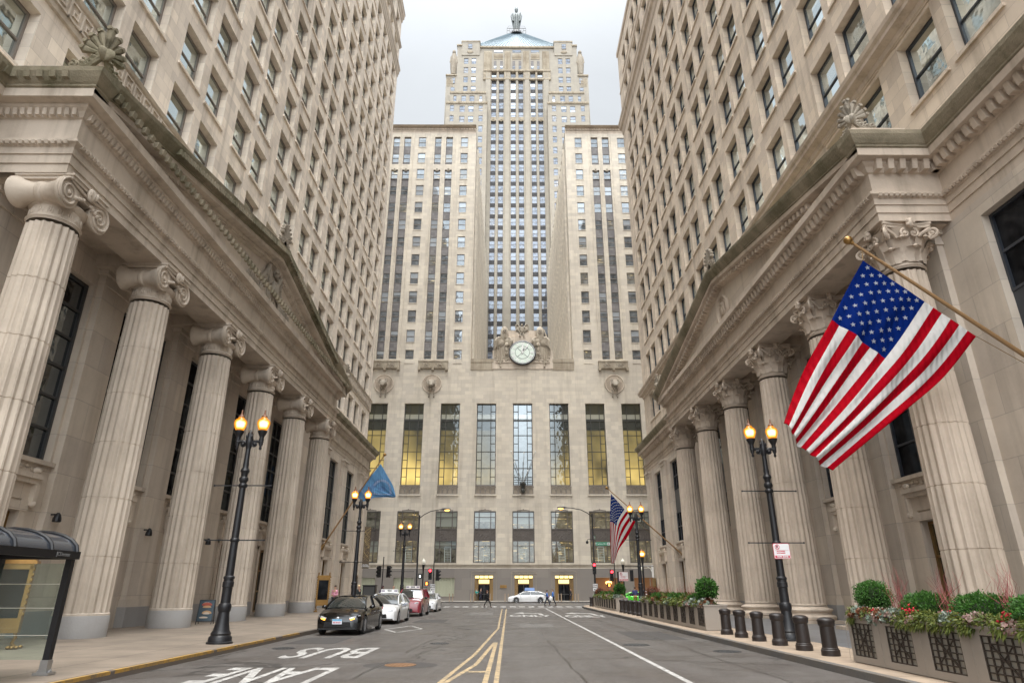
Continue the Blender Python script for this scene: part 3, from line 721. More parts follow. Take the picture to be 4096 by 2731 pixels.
# pane material for the tall hall windows: lit yellow room low down
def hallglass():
    mt,nt,b=newmat('tall hall window glass'); nt.nodes.remove(b)
    g=nt.nodes.new('ShaderNodeNewGeometry'); s=nt.nodes.new('ShaderNodeSeparateXYZ'); L(nt,g.outputs['Position'],s.inputs[0])
    oi=nt.nodes.new('ShaderNodeObjectInfo')
    n=noise(nt,scalevec(nt,g.outputs['Position'],(.22,.1,.16)),1.0,2)
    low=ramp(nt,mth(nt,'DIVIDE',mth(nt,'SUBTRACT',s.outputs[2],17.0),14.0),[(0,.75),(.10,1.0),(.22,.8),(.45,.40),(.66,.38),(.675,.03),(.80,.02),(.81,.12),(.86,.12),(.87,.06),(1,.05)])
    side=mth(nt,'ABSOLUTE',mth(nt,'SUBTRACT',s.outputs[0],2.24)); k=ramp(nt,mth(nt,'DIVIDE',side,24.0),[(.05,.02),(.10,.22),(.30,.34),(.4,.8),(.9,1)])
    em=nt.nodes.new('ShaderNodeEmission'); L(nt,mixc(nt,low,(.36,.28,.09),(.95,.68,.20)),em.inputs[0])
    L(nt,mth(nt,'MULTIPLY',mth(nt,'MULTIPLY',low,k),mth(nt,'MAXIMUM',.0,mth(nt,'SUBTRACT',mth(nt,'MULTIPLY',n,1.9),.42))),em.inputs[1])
    d=nt.nodes.new('ShaderNodeBsdfDiffuse'); band=ramp(nt,mth(nt,'DIVIDE',mth(nt,'SUBTRACT',s.outputs[2],17.0),14.0),[(.79,0),(.795,1),(.86,1),(.865,0)])
    L(nt,mixc(nt,band,(.035,.04,.04),(.30,.31,.28)),d.inputs[0]); d.inputs[0].default_value=(.04,.045,.045,1); a=nt.nodes.new('ShaderNodeAddShader'); L(nt,d.outputs[0],a.inputs[0]); L(nt,em.outputs[0],a.inputs[1])
    gl=nt.nodes.new('ShaderNodeBsdfGlossy'); gl.inputs[0].default_value=(.72,.8,.84,1); gl.inputs['Roughness'].default_value=.02
    bp=nt.nodes.new('ShaderNodeBump'); bp.inputs['Strength'].default_value=.35; bp.inputs['Distance'].default_value=.05; L(nt,noise(nt,g.outputs['Position'],.9,2),bp.inputs['Height']); L(nt,bp.outputs[0],gl.inputs['Normal'])
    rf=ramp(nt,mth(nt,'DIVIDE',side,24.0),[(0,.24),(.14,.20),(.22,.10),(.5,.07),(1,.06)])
    mx=nt.nodes.new('ShaderNodeMixShader'); L(nt,rf,mx.inputs[0]); L(nt,a.outputs[0],mx.inputs[1]); L(nt,gl.outputs[0],mx.inputs[2]); L(nt,mx.outputs[0],nt.nodes['Material Output'].inputs[0]); return mt
M['hall']=hallglass()
# ---- lower block
mb=MB(); ks=range(-4,5)
doors=[CX-6.06,CX,CX+6.15]
ops=[(d-1.41,d+1.41,.15,3.73,1.1) for d in doors]+[(-17.62,-14.4,.67,3.44,.25),(-11.37,-8.19,.67,3.44,.25),(-23.4,-20.26,.67,3.44,.25),(13.1,17.5,.67,3.4,.6),(18.97,24.0,.3,3.4,.6)]
gridwall(mb,(0,FY-.12,0),(1,0,0),(0,-1,0),-28,33,.15,4.72,ops,.3,2)
for d in doors:
    for (a,b,c,e) in ((d-1.9,d-1.86,.2,4.3),(d+1.86,d+1.9,.2,4.3),(d-1.9,d+1.9,4.26,4.3),(d-1.9,d+1.9,3.9,3.93)): mb.box(a,b,FY-.16,FY-.121,c,e,3)
mb.add([(-28,FY-.12,4.72),(33,FY-.12,4.72),(33,FY,4.72),(-28,FY,4.72)],[(0,1,2,3)],2)
ops=[(CX+6.05*k-1.73,CX+6.05*k+1.73,5.51,13.27,.3) for k in ks]
gridwall(mb,(0,FY,0),(1,0,0),(0,-1,0),-28,33,5.45,15.80,ops,.3,0)
ops=[(CX+6.05*k-1.6,CX+6.05*k+1.6,15.9,30.83,.75) for k in ks]
gridwall(mb,(0,FY,0),(1,0,0),(0,-1,0),-28,33,15.80,38.7,ops,.75,0)
for k in ks:
    x=CX+6.05*k; mb.box(x-1.75,x+1.75,FY-.22,FY-.001,15.62,15.86)
    mb.box(x-1.78,x+1.78,FY-.04,FY-.001,30.84,31.3)
mb.box(-28,33,FY-.05,FY+.0,4.725,4.86); mb.box(-28,33,FY-.05,FY+.0,5.3,5.45); mb.box(-28,33,FY-.02,FY+.5,4.86,5.3,1)
# carved frieze
x=-28
while x<33:
    mb.bar((x,FY-.05,4.88),(x+.42,FY-.05,5.28),.05,.05,1); mb.bar((x+.42,FY-.05,4.88),(x,FY-.05,5.28),.05,.05,1); mb.ell((x+.21,FY-.05,5.08),.09,.05,.09,6,4,1); x+=.55
mb.fin=None
mb.add([(-6.65,FY,38.7),(11,FY,38.7),(11,TY,38.7),(-6.65,TY,38.7)],[(0,1,2,3)],0)
mb.build('lower_block',[m,M['relief'],M['granite'],M['stained']],cb,world=True)
# coping blocks either side of the clock, with soot
mb=MB()
for (a,b) in ((-6.65,-2.7),(7.4,11.1)):
    mb=MB(); mb.box(a,b,FY-.14,FY+.9,38.1,38.72); mb.box(a,b,FY-.08,FY+.5,36.7,38.1); mb.build('parapet',[M['stained']],cb,world=True)
# ---- wings
for (a,b,nm) in ((-28,-6.65,'west'),(11.0,33,'east')):
    mb=MB(); ops=[]
    if a<0: pairs=[(-23.0,-21.7),(-20.88,-19.5)],[(-14.8,-13.5),(-12.6,-11.25)]; sing=[(-17.95,-16.6),(-9.6,-8.3)]
    else: pairs=[(16.07,17.42),(18.25,19.62)],[(24.4,25.7),(26.6,27.9)]; sing=[(12.92,14.2),(21.35,22.7)]
    for pr in pairs:
        for (p,q) in pr:
            ops.append((p,q,38.7,77.7,.42)); ops.append((p,q,78.95,85.5,.42))
            for k in range(13):
                zt=40.32+3.75*k; zb=zt-2.1
                Wc.add(((p+q)/2,FY+.3,zb+.05),0,q-p-.02,2.08,'dh')
                if k<12 and k!=9: mb.box(p,q,FY+.24,FY+.44,zt-.0+.03,zt+1.62,1)
    for (p,q) in sing:
        for k in range(13):
            zt=40.40+3.75*k; zb=zt-2.34; ops.append((p-.06,q+.06,zb,zt,.22)); Wc.add(((p+q)/2,FY+.14,zb+.02),0,q-p+.10,2.3,'dh')
            mb.box(p-.1,q+.1,FY-.07,FY-.001,zb-.14,zb-.001)
    gridwall(mb,(0,FY,0),(1,0,0),(0,-1,0),a,b,38.7,86.3,ops,.42,0,back=1)
    # continuous piers between the twin windows
    for pr in pairs:
        x0,x1=pr[0][0]-.45,pr[1][1]+.45
        for xx in (x0,x1,(pr[0][1]+pr[1][0])/2): mb.box(xx-.09,xx+.09,FY-.13,FY-.001,38.3,85.8)
        for (p,q) in pr:                                   # carved panel below the top storeys
            mb.box(p,q,FY+.05,FY+.42,77.7,78.95,2)
            for i in range(5): mb.ell(((p+q)/2,FY+.04,77.8),.08,.06,.5,6,5,2,T=Matrix.Rotation(R(-50+25*i),4,'Y'))
    # inner court wall
    xi=-6.65 if a<0 else 11.0; nn=(1,0,0) if a<0 else (-1,0,0); iops=[]
    ys=[FY+3.0+5.0*j for j in range(12)]
    for y in ys:
        for k in range(13):
            zt=40.32+3.75*k; iops.append((y,y+1.35,zt-2.1,zt,.25)); Wt.append(((xi+(-.2 if a<0 else .2),y+.675,zt-2.08),R(90) if a<0 else R(-90),1.33,2.05))
    gridwall(mb,(xi,0,0),(0,1,0),nn,FY,TY+3,38.7,86.3,iops,.25,0)
    for y in ys: 
        for dy in (-.5,1.8): mb.box(xi,xi+(.4 if a<0 else -.4),FY+dy+(y-FY),FY+dy+.3+(y-FY),38.7,84.5)
    mb.add([(a,FY,87),(b,FY,87),(b,TY,87),(a,TY,87)],[(0,1,2,3)],0)
    mb.build('wing',[m,M['span'],M['relief']],cb,world=True)
    mb=MB()
    p=[(33,FY),(11.0,FY)]
    if a<0: p=[(-6.65,FY),(-28,FY)]
    prof=[(0,86.3),(.08,86.35),(.08,86.75),(-.0,86.8),(.02,87.0),(.16,87.05),(.16,87.6),(.05,87.75),(-.9,87.78)]
    if a<0: sweep(mb,p,[(-o,z) for o,z in prof])
    else: sweep(mb,p,[(-o,z) for o,z in prof])
    n=40
    for i in range(n):
        xx=a+(b-a)*(i+.5)/n; mb.ell((xx,FY-.17,87.32),.2,.06,.2,6,4)
    mb.build('coping',[M['smooth']],cb,world=True)
    # carved balconies
    for pr in pairs:
        x0,x1=pr[0][0]-.75,pr[1][1]+.7; mb=MB(); mb.box(x0,x1,FY-.5,FY-.001,36.9,38.1); mb.box(x0-.06,x1+.06,FY-.56,FY+0,38.1,38.28)
        for j in range(3): xx=x0+.15+(x1-x0-.3)*j/2; mb.box(xx-.2,xx+.2,FY-.62,FY-.002,36.55,37.1)
        for q in range(2):
            cx_=x0+(x1-x0)*(.27+.46*q)
            for i in range(12): 
                a_=i*2.4; mb.ell((cx_+math.cos(a_)*.07*i,FY-.52,37.5+math.sin(a_)*.035*i),.12,.08,.1,6,4,1)
            mb.box(cx_-1.0,cx_+1.0,FY-.53,FY-.5,37.05,37.1,1); mb.box(cx_-1.0,cx_+1.0,FY-.53,FY-.5,37.9,37.95,1)
        mb.build('balcony',[M['stained'],M['relief']],cb,world=True)
# ---- round reliefs with beast heads
def medallion(x,horn):
    mb=MB(); T=Matrix.Rotation(R(90),4,'X'); c=(x,FY-.02,34.2)
    mb.lathe([(1.68,0),(1.68,.12),(1.58,.2),(1.5,.1),(1.42,.08),(.85,.08),(.8,.16),(.72,.1)],40,c,T=T)
    for i in range(30):
        a=2*PI*i/30; p=lambda r,d:(x+math.cos(a)*r,FY-.02-d,34.2+math.sin(a)*r); mb.bar(p(.86,.12),p(1.38,.12),.09,.07)
    o=mb.build('medallion',[M['smooth']],cb,30,world=True)
    mb=MB(); z=34.2
    mb.tube([(x,FY,z-.1),(x,FY-.75,z+.05),(x,FY-1.35,z-.45),(x,FY-1.5,z-.72)],.4,10,rs=[.6,.58,.38,.26])
    for q in (-1,1):
        mb.ell((x+q*.5,FY-.7,z+.35),.26,.16,.14,7,5); mb.ell((x+q*.22,FY-1.15,z+.12),.09,.12,.08,6,4)
        pts=[(x+q*.3,FY-.7,z+.5),(x+q*.62,FY-.85,z+.55),(x+q*.66,FY-1.0,z+.15),(x+q*.5,FY-1.1,z-.2)]
        mb.tube(pts if horn else [(a,b,c_-.2) for a,b,c_ in pts],.13,7,rs=[.16,.15,.12,.06])
        mb.box(x+q*.42-.13,x+q*.42+.13,FY-.16,FY-.001,z-2.25,z-1.0); mb.ell((x+q*.42,FY-.12,z-2.2),.16,.12,.2,7,5)
    for i in range(9): mb.ell((x+.32*math.sin(i*2.3),FY-.8,z-.7-.07*i),.13,.2,.12,6,4)
    mb.build('carved_head',[M['relief']],o,40,world=False if False else True)
for x,h in ((-21.3,1),(-13.15,0),(17.86,1)): medallion(x,h)
# ---- street level doors, shop windows, sign plate
M['litdoor']=plain('lit transom glass',(.9,.75,.4),.4,emit=(1,.74,.25),es=1.3)
M['litreed']=plain('lit reeded glass',(.7,.6,.3),.4,emit=(1,.80,.32),es=.75)
for d in doors:
    mb=MB()
    for i in range(7):
        for q in (-1,1): mb.box(d+q*(1.36-.09*i)-.04,d+q*(1.36-.09*i)+.04,FY+.0+.1*i,FY+.12+.1*i,.16,3.28,0)
    mb.box(d-1.4,d+1.4,FY+.05,FY+.3,3.68,3.73); mb.box(d-1.4,d+1.4,FY+.05,FY+.3,3.24,3.34)
    for i in range(5): x=d-1.4+.7*i; mb.box(x-.05,x+.05,FY+.05,FY+.3,3.3,3.7)
    mb.box(d-.9,d+.9,FY+.55,FY+.62,2.42,2.56); mb.box(d-.9,d+.9,FY+.55,FY+.7,3.15,3.25)
    mb.box(d-.04,d+.04,FY+.7,FY+.78,.16,2.42,1)
    for q in (-1,1): mb.box(d+q*.84-.06,d+q*.84+.06,FY+.6,FY+.78,.16,3.2)
    mb.box(d-.78,d+.78,FY+.68,FY+.72,1.0,1.1,1)
    fr=mb.build('doorway',[M['bronze'],M['iron']],cb,world=True)
    mb=MB(); mb.add([(d-1.35,FY+.2,3.32),(d+1.35,FY+.2,3.32),(d+1.35,FY+.2,3.7),(d-1.35,FY+.2,3.7)],[(0,1,2,3)]); mb.build('transom_light',[M['litdoor']],fr,world=True)
    mb=MB()
    for i in range(24):
        x=d-.82+1.64*i/24; mb.lathe([(.034,2.58),(.034,3.14)],6,(x+.03,FY+.62,0))
    mb.build('marquee_light',[M['litreed']],fr,world=True)
    mb=MB(); mb.add([(d-.8,FY+.74,.16),(d+.8,FY+.74,.16),(d+.8,FY+.74,2.42),(d-.8,FY+.74,2.42)],[(0,1,2,3)]); mb.build('door_glass',[M['glassD']],fr,world=True)
M['curtain']=plain('pale green curtain',(.42,.43,.33),.8,noisy=.1)
for (a,b) in ((-17.62,-14.4),(-11.37,-8.19),(-23.4,-20.26)):
    mb=MB()
    for (p,q,r,t) in ((a,b,.67,.75),(a,b,3.36,3.44),(a,a+.08,.75,3.36),(b-.08,b,.75,3.36)): mb.box(p,q,FY-.16,FY+.05,r,t)
    o=mb.build('shop_window',[M['framet']],cb,world=True)
    mb=MB(); n=60; vs=[];fs=[]
    for i in range(n+1):
        x=a+.08+(b-a-.16)*i/n; y=FY+.1+.035*math.sin(i*1.9)+.02*math.sin(i*.7)
        vs+= [(x,y,.7),(x,y,3.4)]
    fs=[(2*i,2*i+2,2*i+3,2*i+1) for i in range(n)]; mb.add(vs,fs); mb.build('curtain',[M['curtain']],o,60,world=True)
M['warm']=plain('warm shop interior',(.12,.06,.03),.7,emit=(.5,.22,.08),es=.12)
for (a,b,r0) in ((13.1,17.5,.67),(18.97,24.0,.3)):
    mb=MB(); 
    for (p,q,r,t) in ((a-.1,b+.1,3.4,3.5),(a,a+.08,r0,3.4),(b-.08,b,r0,3.4),((a+b)/2-.04,(a+b)/2+.04,r0,3.3)): mb.box(p,q,FY-.2,FY+.05,r,t)
    o=mb.build('shop_window',[M['framet']],cb,world=True)
    mb=MB(); mb.add([(a,FY+.45,r0),(b,FY+.45,r0),(b,FY+.45,3.4),(a,FY+.45,3.4)],[(0,1,2,3)]); mb.build('shop_interior',[M['warm']],o,world=True)
mb=MB(); mb.lathe([(.05,2.95),(.45,2.85),(.5,2.7),(.4,2.5),(.15,2.4)],14,(15.2,FY+.2,0)); mb.build('shop_lamp',[plain('shop lamp',(1,.6,.2),emit=(1,.55,.15),es=2)],cb,world=True)
mb=MB(); mb.box(-1.35,-.35,FY-.2,FY-.13,1.95,2.35); mb.build('name_plate',[M['brass']],cb,world=True)
t=textmb('CBOT\nCHICAGO BOARD OF TRADE BUILDING',.085); t=textmb('BOARD OF TRADE\nBUILDING',.12); t.mat4(Matrix.Translation((-.85,FY-.205,2.15))@TF); t.build('lettering',[M['dark']],cb,world=True)
t=textmb('141 WEST JACKSON BOULEVARD',.27,.03); t.mat4(Matrix.Translation((CX,FY-.14,4.07))@TF); t.build('lettering',[plain('pale letters',(.42,.38,.32),.5)],cb,world=True)
# ---- low paired office windows with spandrel, tall hall windows with balustrade
for k in ks:
    x=CX+6.05*k; y=FY+.22; mb=MB()
    def fr(a,b,c,e,d0=.0,d1=.12): mb.box(x+a,x+b,y-d1,y+d0,c,e,0)
    fr(-1.73,-1.6,5.51,13.2); fr(1.6,1.73,5.51,13.2); fr(-.98,-.86,5.51,13.25,0,.16); fr(.86,.98,5.51,13.25,0,.16)
    for z in (5.51,8.74,10.49,13.1): fr(-1.6,1.6,z,z+.13)
    for z in (8.0,12.3): fr(-1.6,1.6,z,z+.08,0,.08)
    fr(-1.6,1.6,8.87,10.49,.02,.03)
    for i in range(30): mb.ell((x-1.5+3*((i*.37)%1),y-.03,9.05+1.25*((i*.61)%1)),.16,.03,.1,6,4)
    mb.bar((x-1.7,y-.15,13.25),(x,y-.2,13.45),.1); mb.bar((x+1.7,y-.15,13.25),(x,y-.2,13.45),.1); mb.ell((x,y-.2,13.48),.12,.1,.12,7,5)
    if abs(k)<=2 or k==-3:
        xo=x+(.35 if k<0 else -.1)
        for (a,b,c,e) in ((-.5,-.42,5.64,7.9),(.42,.5,5.64,7.9),(-.5,.5,7.85,7.95)): mb.box(xo+a,xo+b,y+.04,y+.06,c,e,2)
        for i in range(1,4): mb.box(xo-.42+.21*i-.012,xo-.42+.21*i+.012,y+.04,y+.05,5.64,7.85,2)
        for i in range(1,6): mb.box(xo-.42,xo+.42,y+.04,y+.05,5.64+.37*i,5.665+.37*i,2)
    o=mb.build('office_window',[M['spanD'],M['spanD'],plain('pale inner sash',(.45,.52,.5),.5)],cb,world=True)
    mb=MB()
    for (z0,z1) in ((5.64,8.74),(10.6,13.1)):
        mb=MB(); mb.add([(x-1.6,y+.07,z0),(x+1.6,y+.07,z0),(x+1.6,y+.07,z1),(x-1.6,y+.07,z1)],[(0,1,2,3)],0,[[(.13*k+z0*.07,0),(.13*k+z0*.07,0),(.13*k+z0*.07,1),(.13*k+z0*.07,1)]]); mb.build('pane',[M['glassB']],o,world=True)
    mb=MB(); y=FY+.6
    for a in (-1.6,-.80,.68,1.48): mb.box(x+a,x+a+.12,y-.08,y,15.9,30.83)
    zz=[17.3+1.355*i for i in range(11)]
    for i,z in enumerate(zz):
        if i%2==0: mb.box(x-1.52,x+1.52,y-.06,y,z,z+.12)
        else:
            mb.box(x-1.52,x-.78,y-.06,y,z,z+.1); mb.box(x+.78,x+1.52,y-.06,y,z,z+.1)
    mb.box(x-1.6,x+1.6,y-.1,y+.03,27.9,28.05)
    o=mb.build('hall_window',[M['frameg']],cb,world=True)
    mb=MB(); 
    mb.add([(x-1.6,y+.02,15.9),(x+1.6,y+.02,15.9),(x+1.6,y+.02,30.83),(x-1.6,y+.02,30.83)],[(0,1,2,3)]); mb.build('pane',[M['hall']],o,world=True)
    mb=MB(); y=FY-.1; mb.box(x-1.62,x+1.62,y-.04,y+.04,17.15,17.27); mb.box(x-1.62,x+1.62,y-.04,y+.04,15.88,15.98)
    for i in range(17): mb.box(x-1.62+i*.2-.015,x-1.62+i*.2+.03,y-.02,y+.02,15.95,17.2)
    for i in range(4):
        cx_=x-1.2+.8*i; mb.tube([(cx_-.36,y-.04,16.0),(cx_-.33,y-.04,16.5),(cx_-.15,y-.04,16.85),(cx_,y-.04,16.95),(cx_+.15,y-.04,16.85),(cx_+.33,y-.04,16.5),(cx_+.36,y-.04,16.0)],.04,5)
        mb.ell((cx_+.4,y-.04,17.0),.13,.05,.12,6,4)
    mb.add([(x-1.6,y+.05,15.95),(x+1.6,y+.05,15.95),(x+1.6,y+.05,17.15),(x-1.6,y+.05,17.15)],[(0,1,2,3)],1)
    mb.build('balustrade',[M['framet'],M['stained']],cb,world=True)
# flagpole cluster above the middle door
mb=MB(); T=(CX-.05,FY-.7,0)
mb.lathe([(.12,16.0),(.3,16.1),(.34,16.4),(.24,16.6),(.3,17.0),(.5,17.35),(.52,17.5),(.2,17.5)],14,T)
mb.bar((CX-.05,FY-.1,16.2),(CX-.05,FY-.7,16.3),.3,.3)
for z in (17.7,18.05,18.4): mb.bar((CX-1.6,FY-.25,z),(CX+1.6,FY-.25,z),.05,.05)
o=mb.build('flagpole_bracket',[M['frameg']],cb,30,world=True)
for (ex,ey,ez) in ((-1.95,2.4,22.3),(1.95,2.4,22.2),(.1,3.4,21.8),(-1.4,5.5,20.0),(.6,5.8,18.6)):
    mb=MB(); a=Vector((CX-.05,FY-.7,17.3)); b=Vector((CX+ex,FY-ey,ez)); mb.tube([a,b],.05,7,rs=[.06,.035]); mb.ell(b,.11,.11,.11,8,6,1)
    mb.build('flagpole',[M['steel'],M['white']],cb,40,world=True)
# ---- clock with its carved frame
mb=MB(); y=FY
mb.box(-2.35,6.95,y-.25,y+1.2,38.0,41.55); mb.box(-.35,4.85,y-.35,y+1.2,41.55,42.75); mb.box(-1.2,5.7,y+.1,y+1.2,41.55,43.3)
mb.box(-.2,4.7,y+.2,y+1.0,42.75,44.1); mb.box(1.1,3.4,y-.3,y+.9,42.75,43.6); mb.box(-2.9,7.5,y-.12,y+1.2,36.9,40.3); mb.box(1.35,3.15,y-.42,y,41.6,43.0)
ck=mb.build('clock_frame',[M['smooth']],cb,world=True)
def hooded(x,q):
    mb=MB(); y=FY-.4
    mb.lathe([(.50,41.9),(.66,42.5),(.70,43.2),(.66,43.8),(.5,44.3),(.22,44.55),(1e-4,44.6)],16,(x,y,0),sy=.8)
    mb.ell((x,y-.32,43.35),.42,.34,.66,12,8,1); mb.tube([(x,y-.6,43.6),(x,y-.80,43.25)],.08,6,1,rs=[.06,.12])
    mb.bar((x-.26,y-.66,43.72),(x+.26,y-.66,43.72),.12,.11); mb.bar((x-.16,y-.70,43.0),(x+.16,y-.70,43.0),.09,.07)
    for e in (-1,1): mb.ell((x+e*.17,y-.66,43.58),.08,.05,.055,6,4,2); mb.ell((x+e*.24,y-.56,43.3),.12,.1,.14,6,4,1)
    if q<0: mb.lathe([(.30,43.0),(.28,42.6),(.12,42.2),(1e-4,42.1)],9,(x+.03,y-.5,0),sy=.7)
    else:
        for k in range(5): mb.tube([(x+.35+.1*k,y-.1,44.2-.15*k),(x+.75+.1*k,y,43.9-.3*k),(x+.9+.05*k,y,43.3-.3*k)],.1,6)
    # shoulders and sleeves as heavy drapery
    mb.ell((x+q*.75,y+.15,41.75),1.05,.6,1.05,14,9); mb.ell((x-q*.65,y+.0,41.85),.85,.55,.8,12,8)
    for k in range(7):
        mb.tube([(x+q*(.25+.05*k),y-.35,42.65-.2*k),(x+q*(1.1+.07*k),y-.42,42.35-.28*k),(x+q*(1.75),y-.1,41.7-.25*k)],.07,5)
        mb.tube([(x-q*(.25),y-.4,42.5-.2*k),(x-q*(.9),y-.48,42.3-.22*k),(x-q*(1.4-.05*k),y-.15,41.9-.2*k)],.07,5)
    mb.ell((x-q*.35,y-.5,41.05),.34,.28,.42,9,6)
    for k in range(4): mb.tube([(x-q*(.12+.13*k),y-.72,41.2),(x-q*(.15+.12*k),y-.76,40.85)],.065,5)
    mb.ell((x-q*.35,y-.45,40.2),.24,.2,.5,8,6)
    for k in range(6): mb.tube([(x-q*(.35),y-.45,40.0),(x-q*(.05+.12*k),y-.45,39.35)],.06,5)
    # hanging robe
    for k in range(9):
        xx=x+q*(1.55-.30*k) if k<6 else x+q*(1.55-.30*k); zb=38.9-.55*abs(math.sin(k*1.9))-(1.3 if k in(3,) else 0)-(.6 if k==2 else 0)
        mb.tube([(xx,y+.1,41.3),(xx+.03,y+.12,40),(xx,y+.2,zb)],.2,7,rs=[.23,.2,.14]); mb.ell((xx,y+.12,zb),.17,.14,.16,7,5)
    mb.build('hooded_figure',[M['carved'],M['relief'],M['dark']],ck,45,world=True)
hooded(-.85,-1); hooded(5.33,1)
mb=MB(); x=CX-.05; y=FY-.45
mb.ell((x,y,43.95),.36,.3,.75,10,8); mb.ell((x,y-.05,44.85),.2,.22,.26,9,7); mb.tube([(x,y-.2,44.85),(x,y-.38,44.72)],.06,5)
for q in (-1,1):
    for k in range(7): mb.tube([(x+q*(.3+.07*k),y+.1,44.75-.04*k),(x+q*(.55+.09*k),y,44.2-.05*k),(x+q*(.35+.06*k),y,43.5+.07*k)],.09,6,rs=[.1,.1,.05])
    mb.extr([(x+q*.2,44.4),(x+q*.75,45.05),(x+q*1.1,44.9),(x+q*1.05,43.9),(x+q*.5,43.3),(x+q*.2,43.5)],.16,Matrix.Translation((0,y+.2,0))@TF)
    mb.tube([(x+q*.25,y+.1,44.3),(x+q*.7,y+.1,45.0),(x+q*1.1,y+.1,44.9),(x+q*1.05,y+.1,44.2)],.13,6); mb.tube([(x+q*.2,y,43.4),(x+q*.35,y-.1,42.8)],.16,7)
    for k in (-1,0,1): mb.tube([(x+q*.35,y-.1,42.85),(x+q*.35+k*.12,y-.28,42.7)],.06,5)
mb.build('eagle_figure',[M['relief']],ck,45,world=True)
# clock dial
cz=39.71; sx=1.06; Tc=Matrix.Translation((CX,FY-.55,cz))@Matrix.Rotation(R(90),4,'X')@Matrix.Diagonal((sx,1,1,1))
M['dial']=plain('pale green glass dial',(.60,.68,.60),.35,emit=(.8,.9,.75),es=.02)
M['dialrim']=plain('blue black dial rim',(.03,.035,.045),.4); M['num']=plain('white numerals',(.78,.78,.76),.4)
mb=MB(); mb.lathe([(2.2,-.3),(2.2,.1),(2.12,.16),(1.93,.16),(1.9,.1)],64,T=Tc); 
def seg(a,r0,r1,w,h,mi,r=0):
    ca,sa=math.sin(a),math.cos(a); mb.bar(Tc@Vector((ca*r0,sa*r0,h)),Tc@Vector((ca*r1,sa*r1,h)),w,.03,mi,up=(0,1,0))
ring=MB(); ring.lathe([(1.18,.13),(1.18,.15),(1.13,.15),(1.13,.13)],48,T=Tc,cap=False); merge(mb,ring)
for i in range(4): seg(PI/4+i*PI/2,.1,1.15,.05,.14,0)
for i in range(60): seg(2*PI*i/60,1.96,2.09,.09 if i%5 else .11,.17,1)
rom=['XII','I','II','III','IIII','V','VI','VII','VIII','IX','X','XI']
dk=mb.build('dial_rim',[M['dialrim'],M['num']],ck,40,world=True)
mb=MB(); mb.lathe([(1e-4,.12),(1.91,.12)],64,T=Tc,cap=False); mb.build('dial',[M['dial']],dk,world=True)
nb=MB()
for i,t in enumerate(rom):
    a=2*PI*i/12; tm=textmb(t,.66,.02,bold=.012); T=Tc@Matrix.Translation((math.sin(a)*1.55,math.cos(a)*1.55,.15))@Matrix.Rotation(-a,4,'Z')@Matrix.Diagonal((.8,1.15,1,1)); merge(nb,tm,0,T)
nb.build('numerals',[M['num']],dk,world=True)
mb=MB()
for (a,l,w_) in ((R(33),1.95,.13),(R(2),1.35,.18)):
    d=Vector((math.sin(a),math.cos(a),0)); s_=Vector((d.y,-d.x,0)); P=[-d*.3+s_*.08,-s_*w_*.6,d*l*.75-s_*w_,d*l,d*l*.75+s_*w_,s_*w_*.6,-d*.3-s_*.08]
    mb.add([Tc@(p+Vector((0,0,.19))) for p in P]+[Tc@(p+Vector((0,0,.16))) for p in P],[(0,1,2,3,4,5,6),(7,8,9,10,11,12,13)],0)
mb.lathe([(.14,.15),(.14,.22)],14,T=Tc); mb.build('clock_hands',[M['white']],dk,world=True)

# ---- the tower behind the court
tw=M['decoT']; mb=MB(); ops=[]
def twin(x0,x1,z0,z1,st='dh',dp=.3):
    ops.append((x0,x1,z0,z1,dp)); Wt.append((((x0+x1)/2,TY+dp-.12,z0+.02),0,x1-x0-.02,z1-z0-.03))
cols6=[(-6.1,-4.47),(-3.6,-2.0),(.3,1.95),(2.85,4.5),(6.87,8.5),(9.3,10.95)]
tops=[159.25-3.96*i for i in range(4)]+[142.6-3.94*i for i in range(21)]
SP=[]
for (a,b) in cols6:
    ops.append((a,b,48.0,143.6,.55)); ops.append((a,b,145.1,160.3,.55)); ops.append((a,b,160.9,163.7,.5))
    for zt in tops: Wt.append((((a+b)/2,TY+.42,zt-2.62),0,b-a-.02,2.6)); SP.append((a,b,zt))
    Wt.append((((a+b)/2,TY+.42,161.0),0,b-a-.02,2.4)); 
for sd in (-1,1):
    f=lambda x: x if sd<0 else 2*2.45-x
    def tw2(x0,x1,z0,z1):
        a,b=sorted((f(x0),f(x1))); twin(a,b,z0,z1)
    for (a,b) in ((-15.55,-14.0),(-12.95,-11.4)):
        for i in range(4): tw2(a,b,167.3-4.0*i,169.8-4.0*i)
    tw2(-14.3,-12.75,173.6,175.9)
gridwall(mb,(0,TY,0),(1,0,0),(0,-1,0),-17.9,22.8,40,172.2,ops,.3,0,back=None)
Lc=2.45
for (xa,xb,za,zb_,y0) in ((-21.3,-17.9,40,162.4,TY),):
    for sd in (-1,1):
        a,b=(xa,xb) if sd<0 else (2*Lc-xb,2*Lc-xa); mb.box(a,b,TY,TY+22,za,zb_)
        a,b=(-19.8,-17.9) if sd<0 else (2*Lc+17.9,2*Lc+19.8); mb.box(a,b,TY+1.5,TY+18,162.4,171.5)
        a,b=(-17.9,-10.2) if sd<0 else (2*Lc+10.2,2*Lc+17.9); mb.box(a,b,TY+.01,TY+18,172.2,175.5)
        a,b=(-16.4,-10.3) if sd<0 else (2*Lc+10.3,2*Lc+16.4); mb.box(a,b,TY-.25,TY+16,170.9,177.1)
        for k in range(4):                                    # small side windows on the shoulders
            for (p,q) in ((-19.65,-18.3),):
                a,b=(p,q) if sd<0 else (2*Lc-q,2*Lc-p); Wt.append((((a+b)/2,TY-.12,158.8-4*k),0,1.35,2.4))
        x0=-14.3 if sd<0 else 2*Lc+12.75; Wt.append(((x0+.78,TY-.38,173.6),0,1.5,2.2))
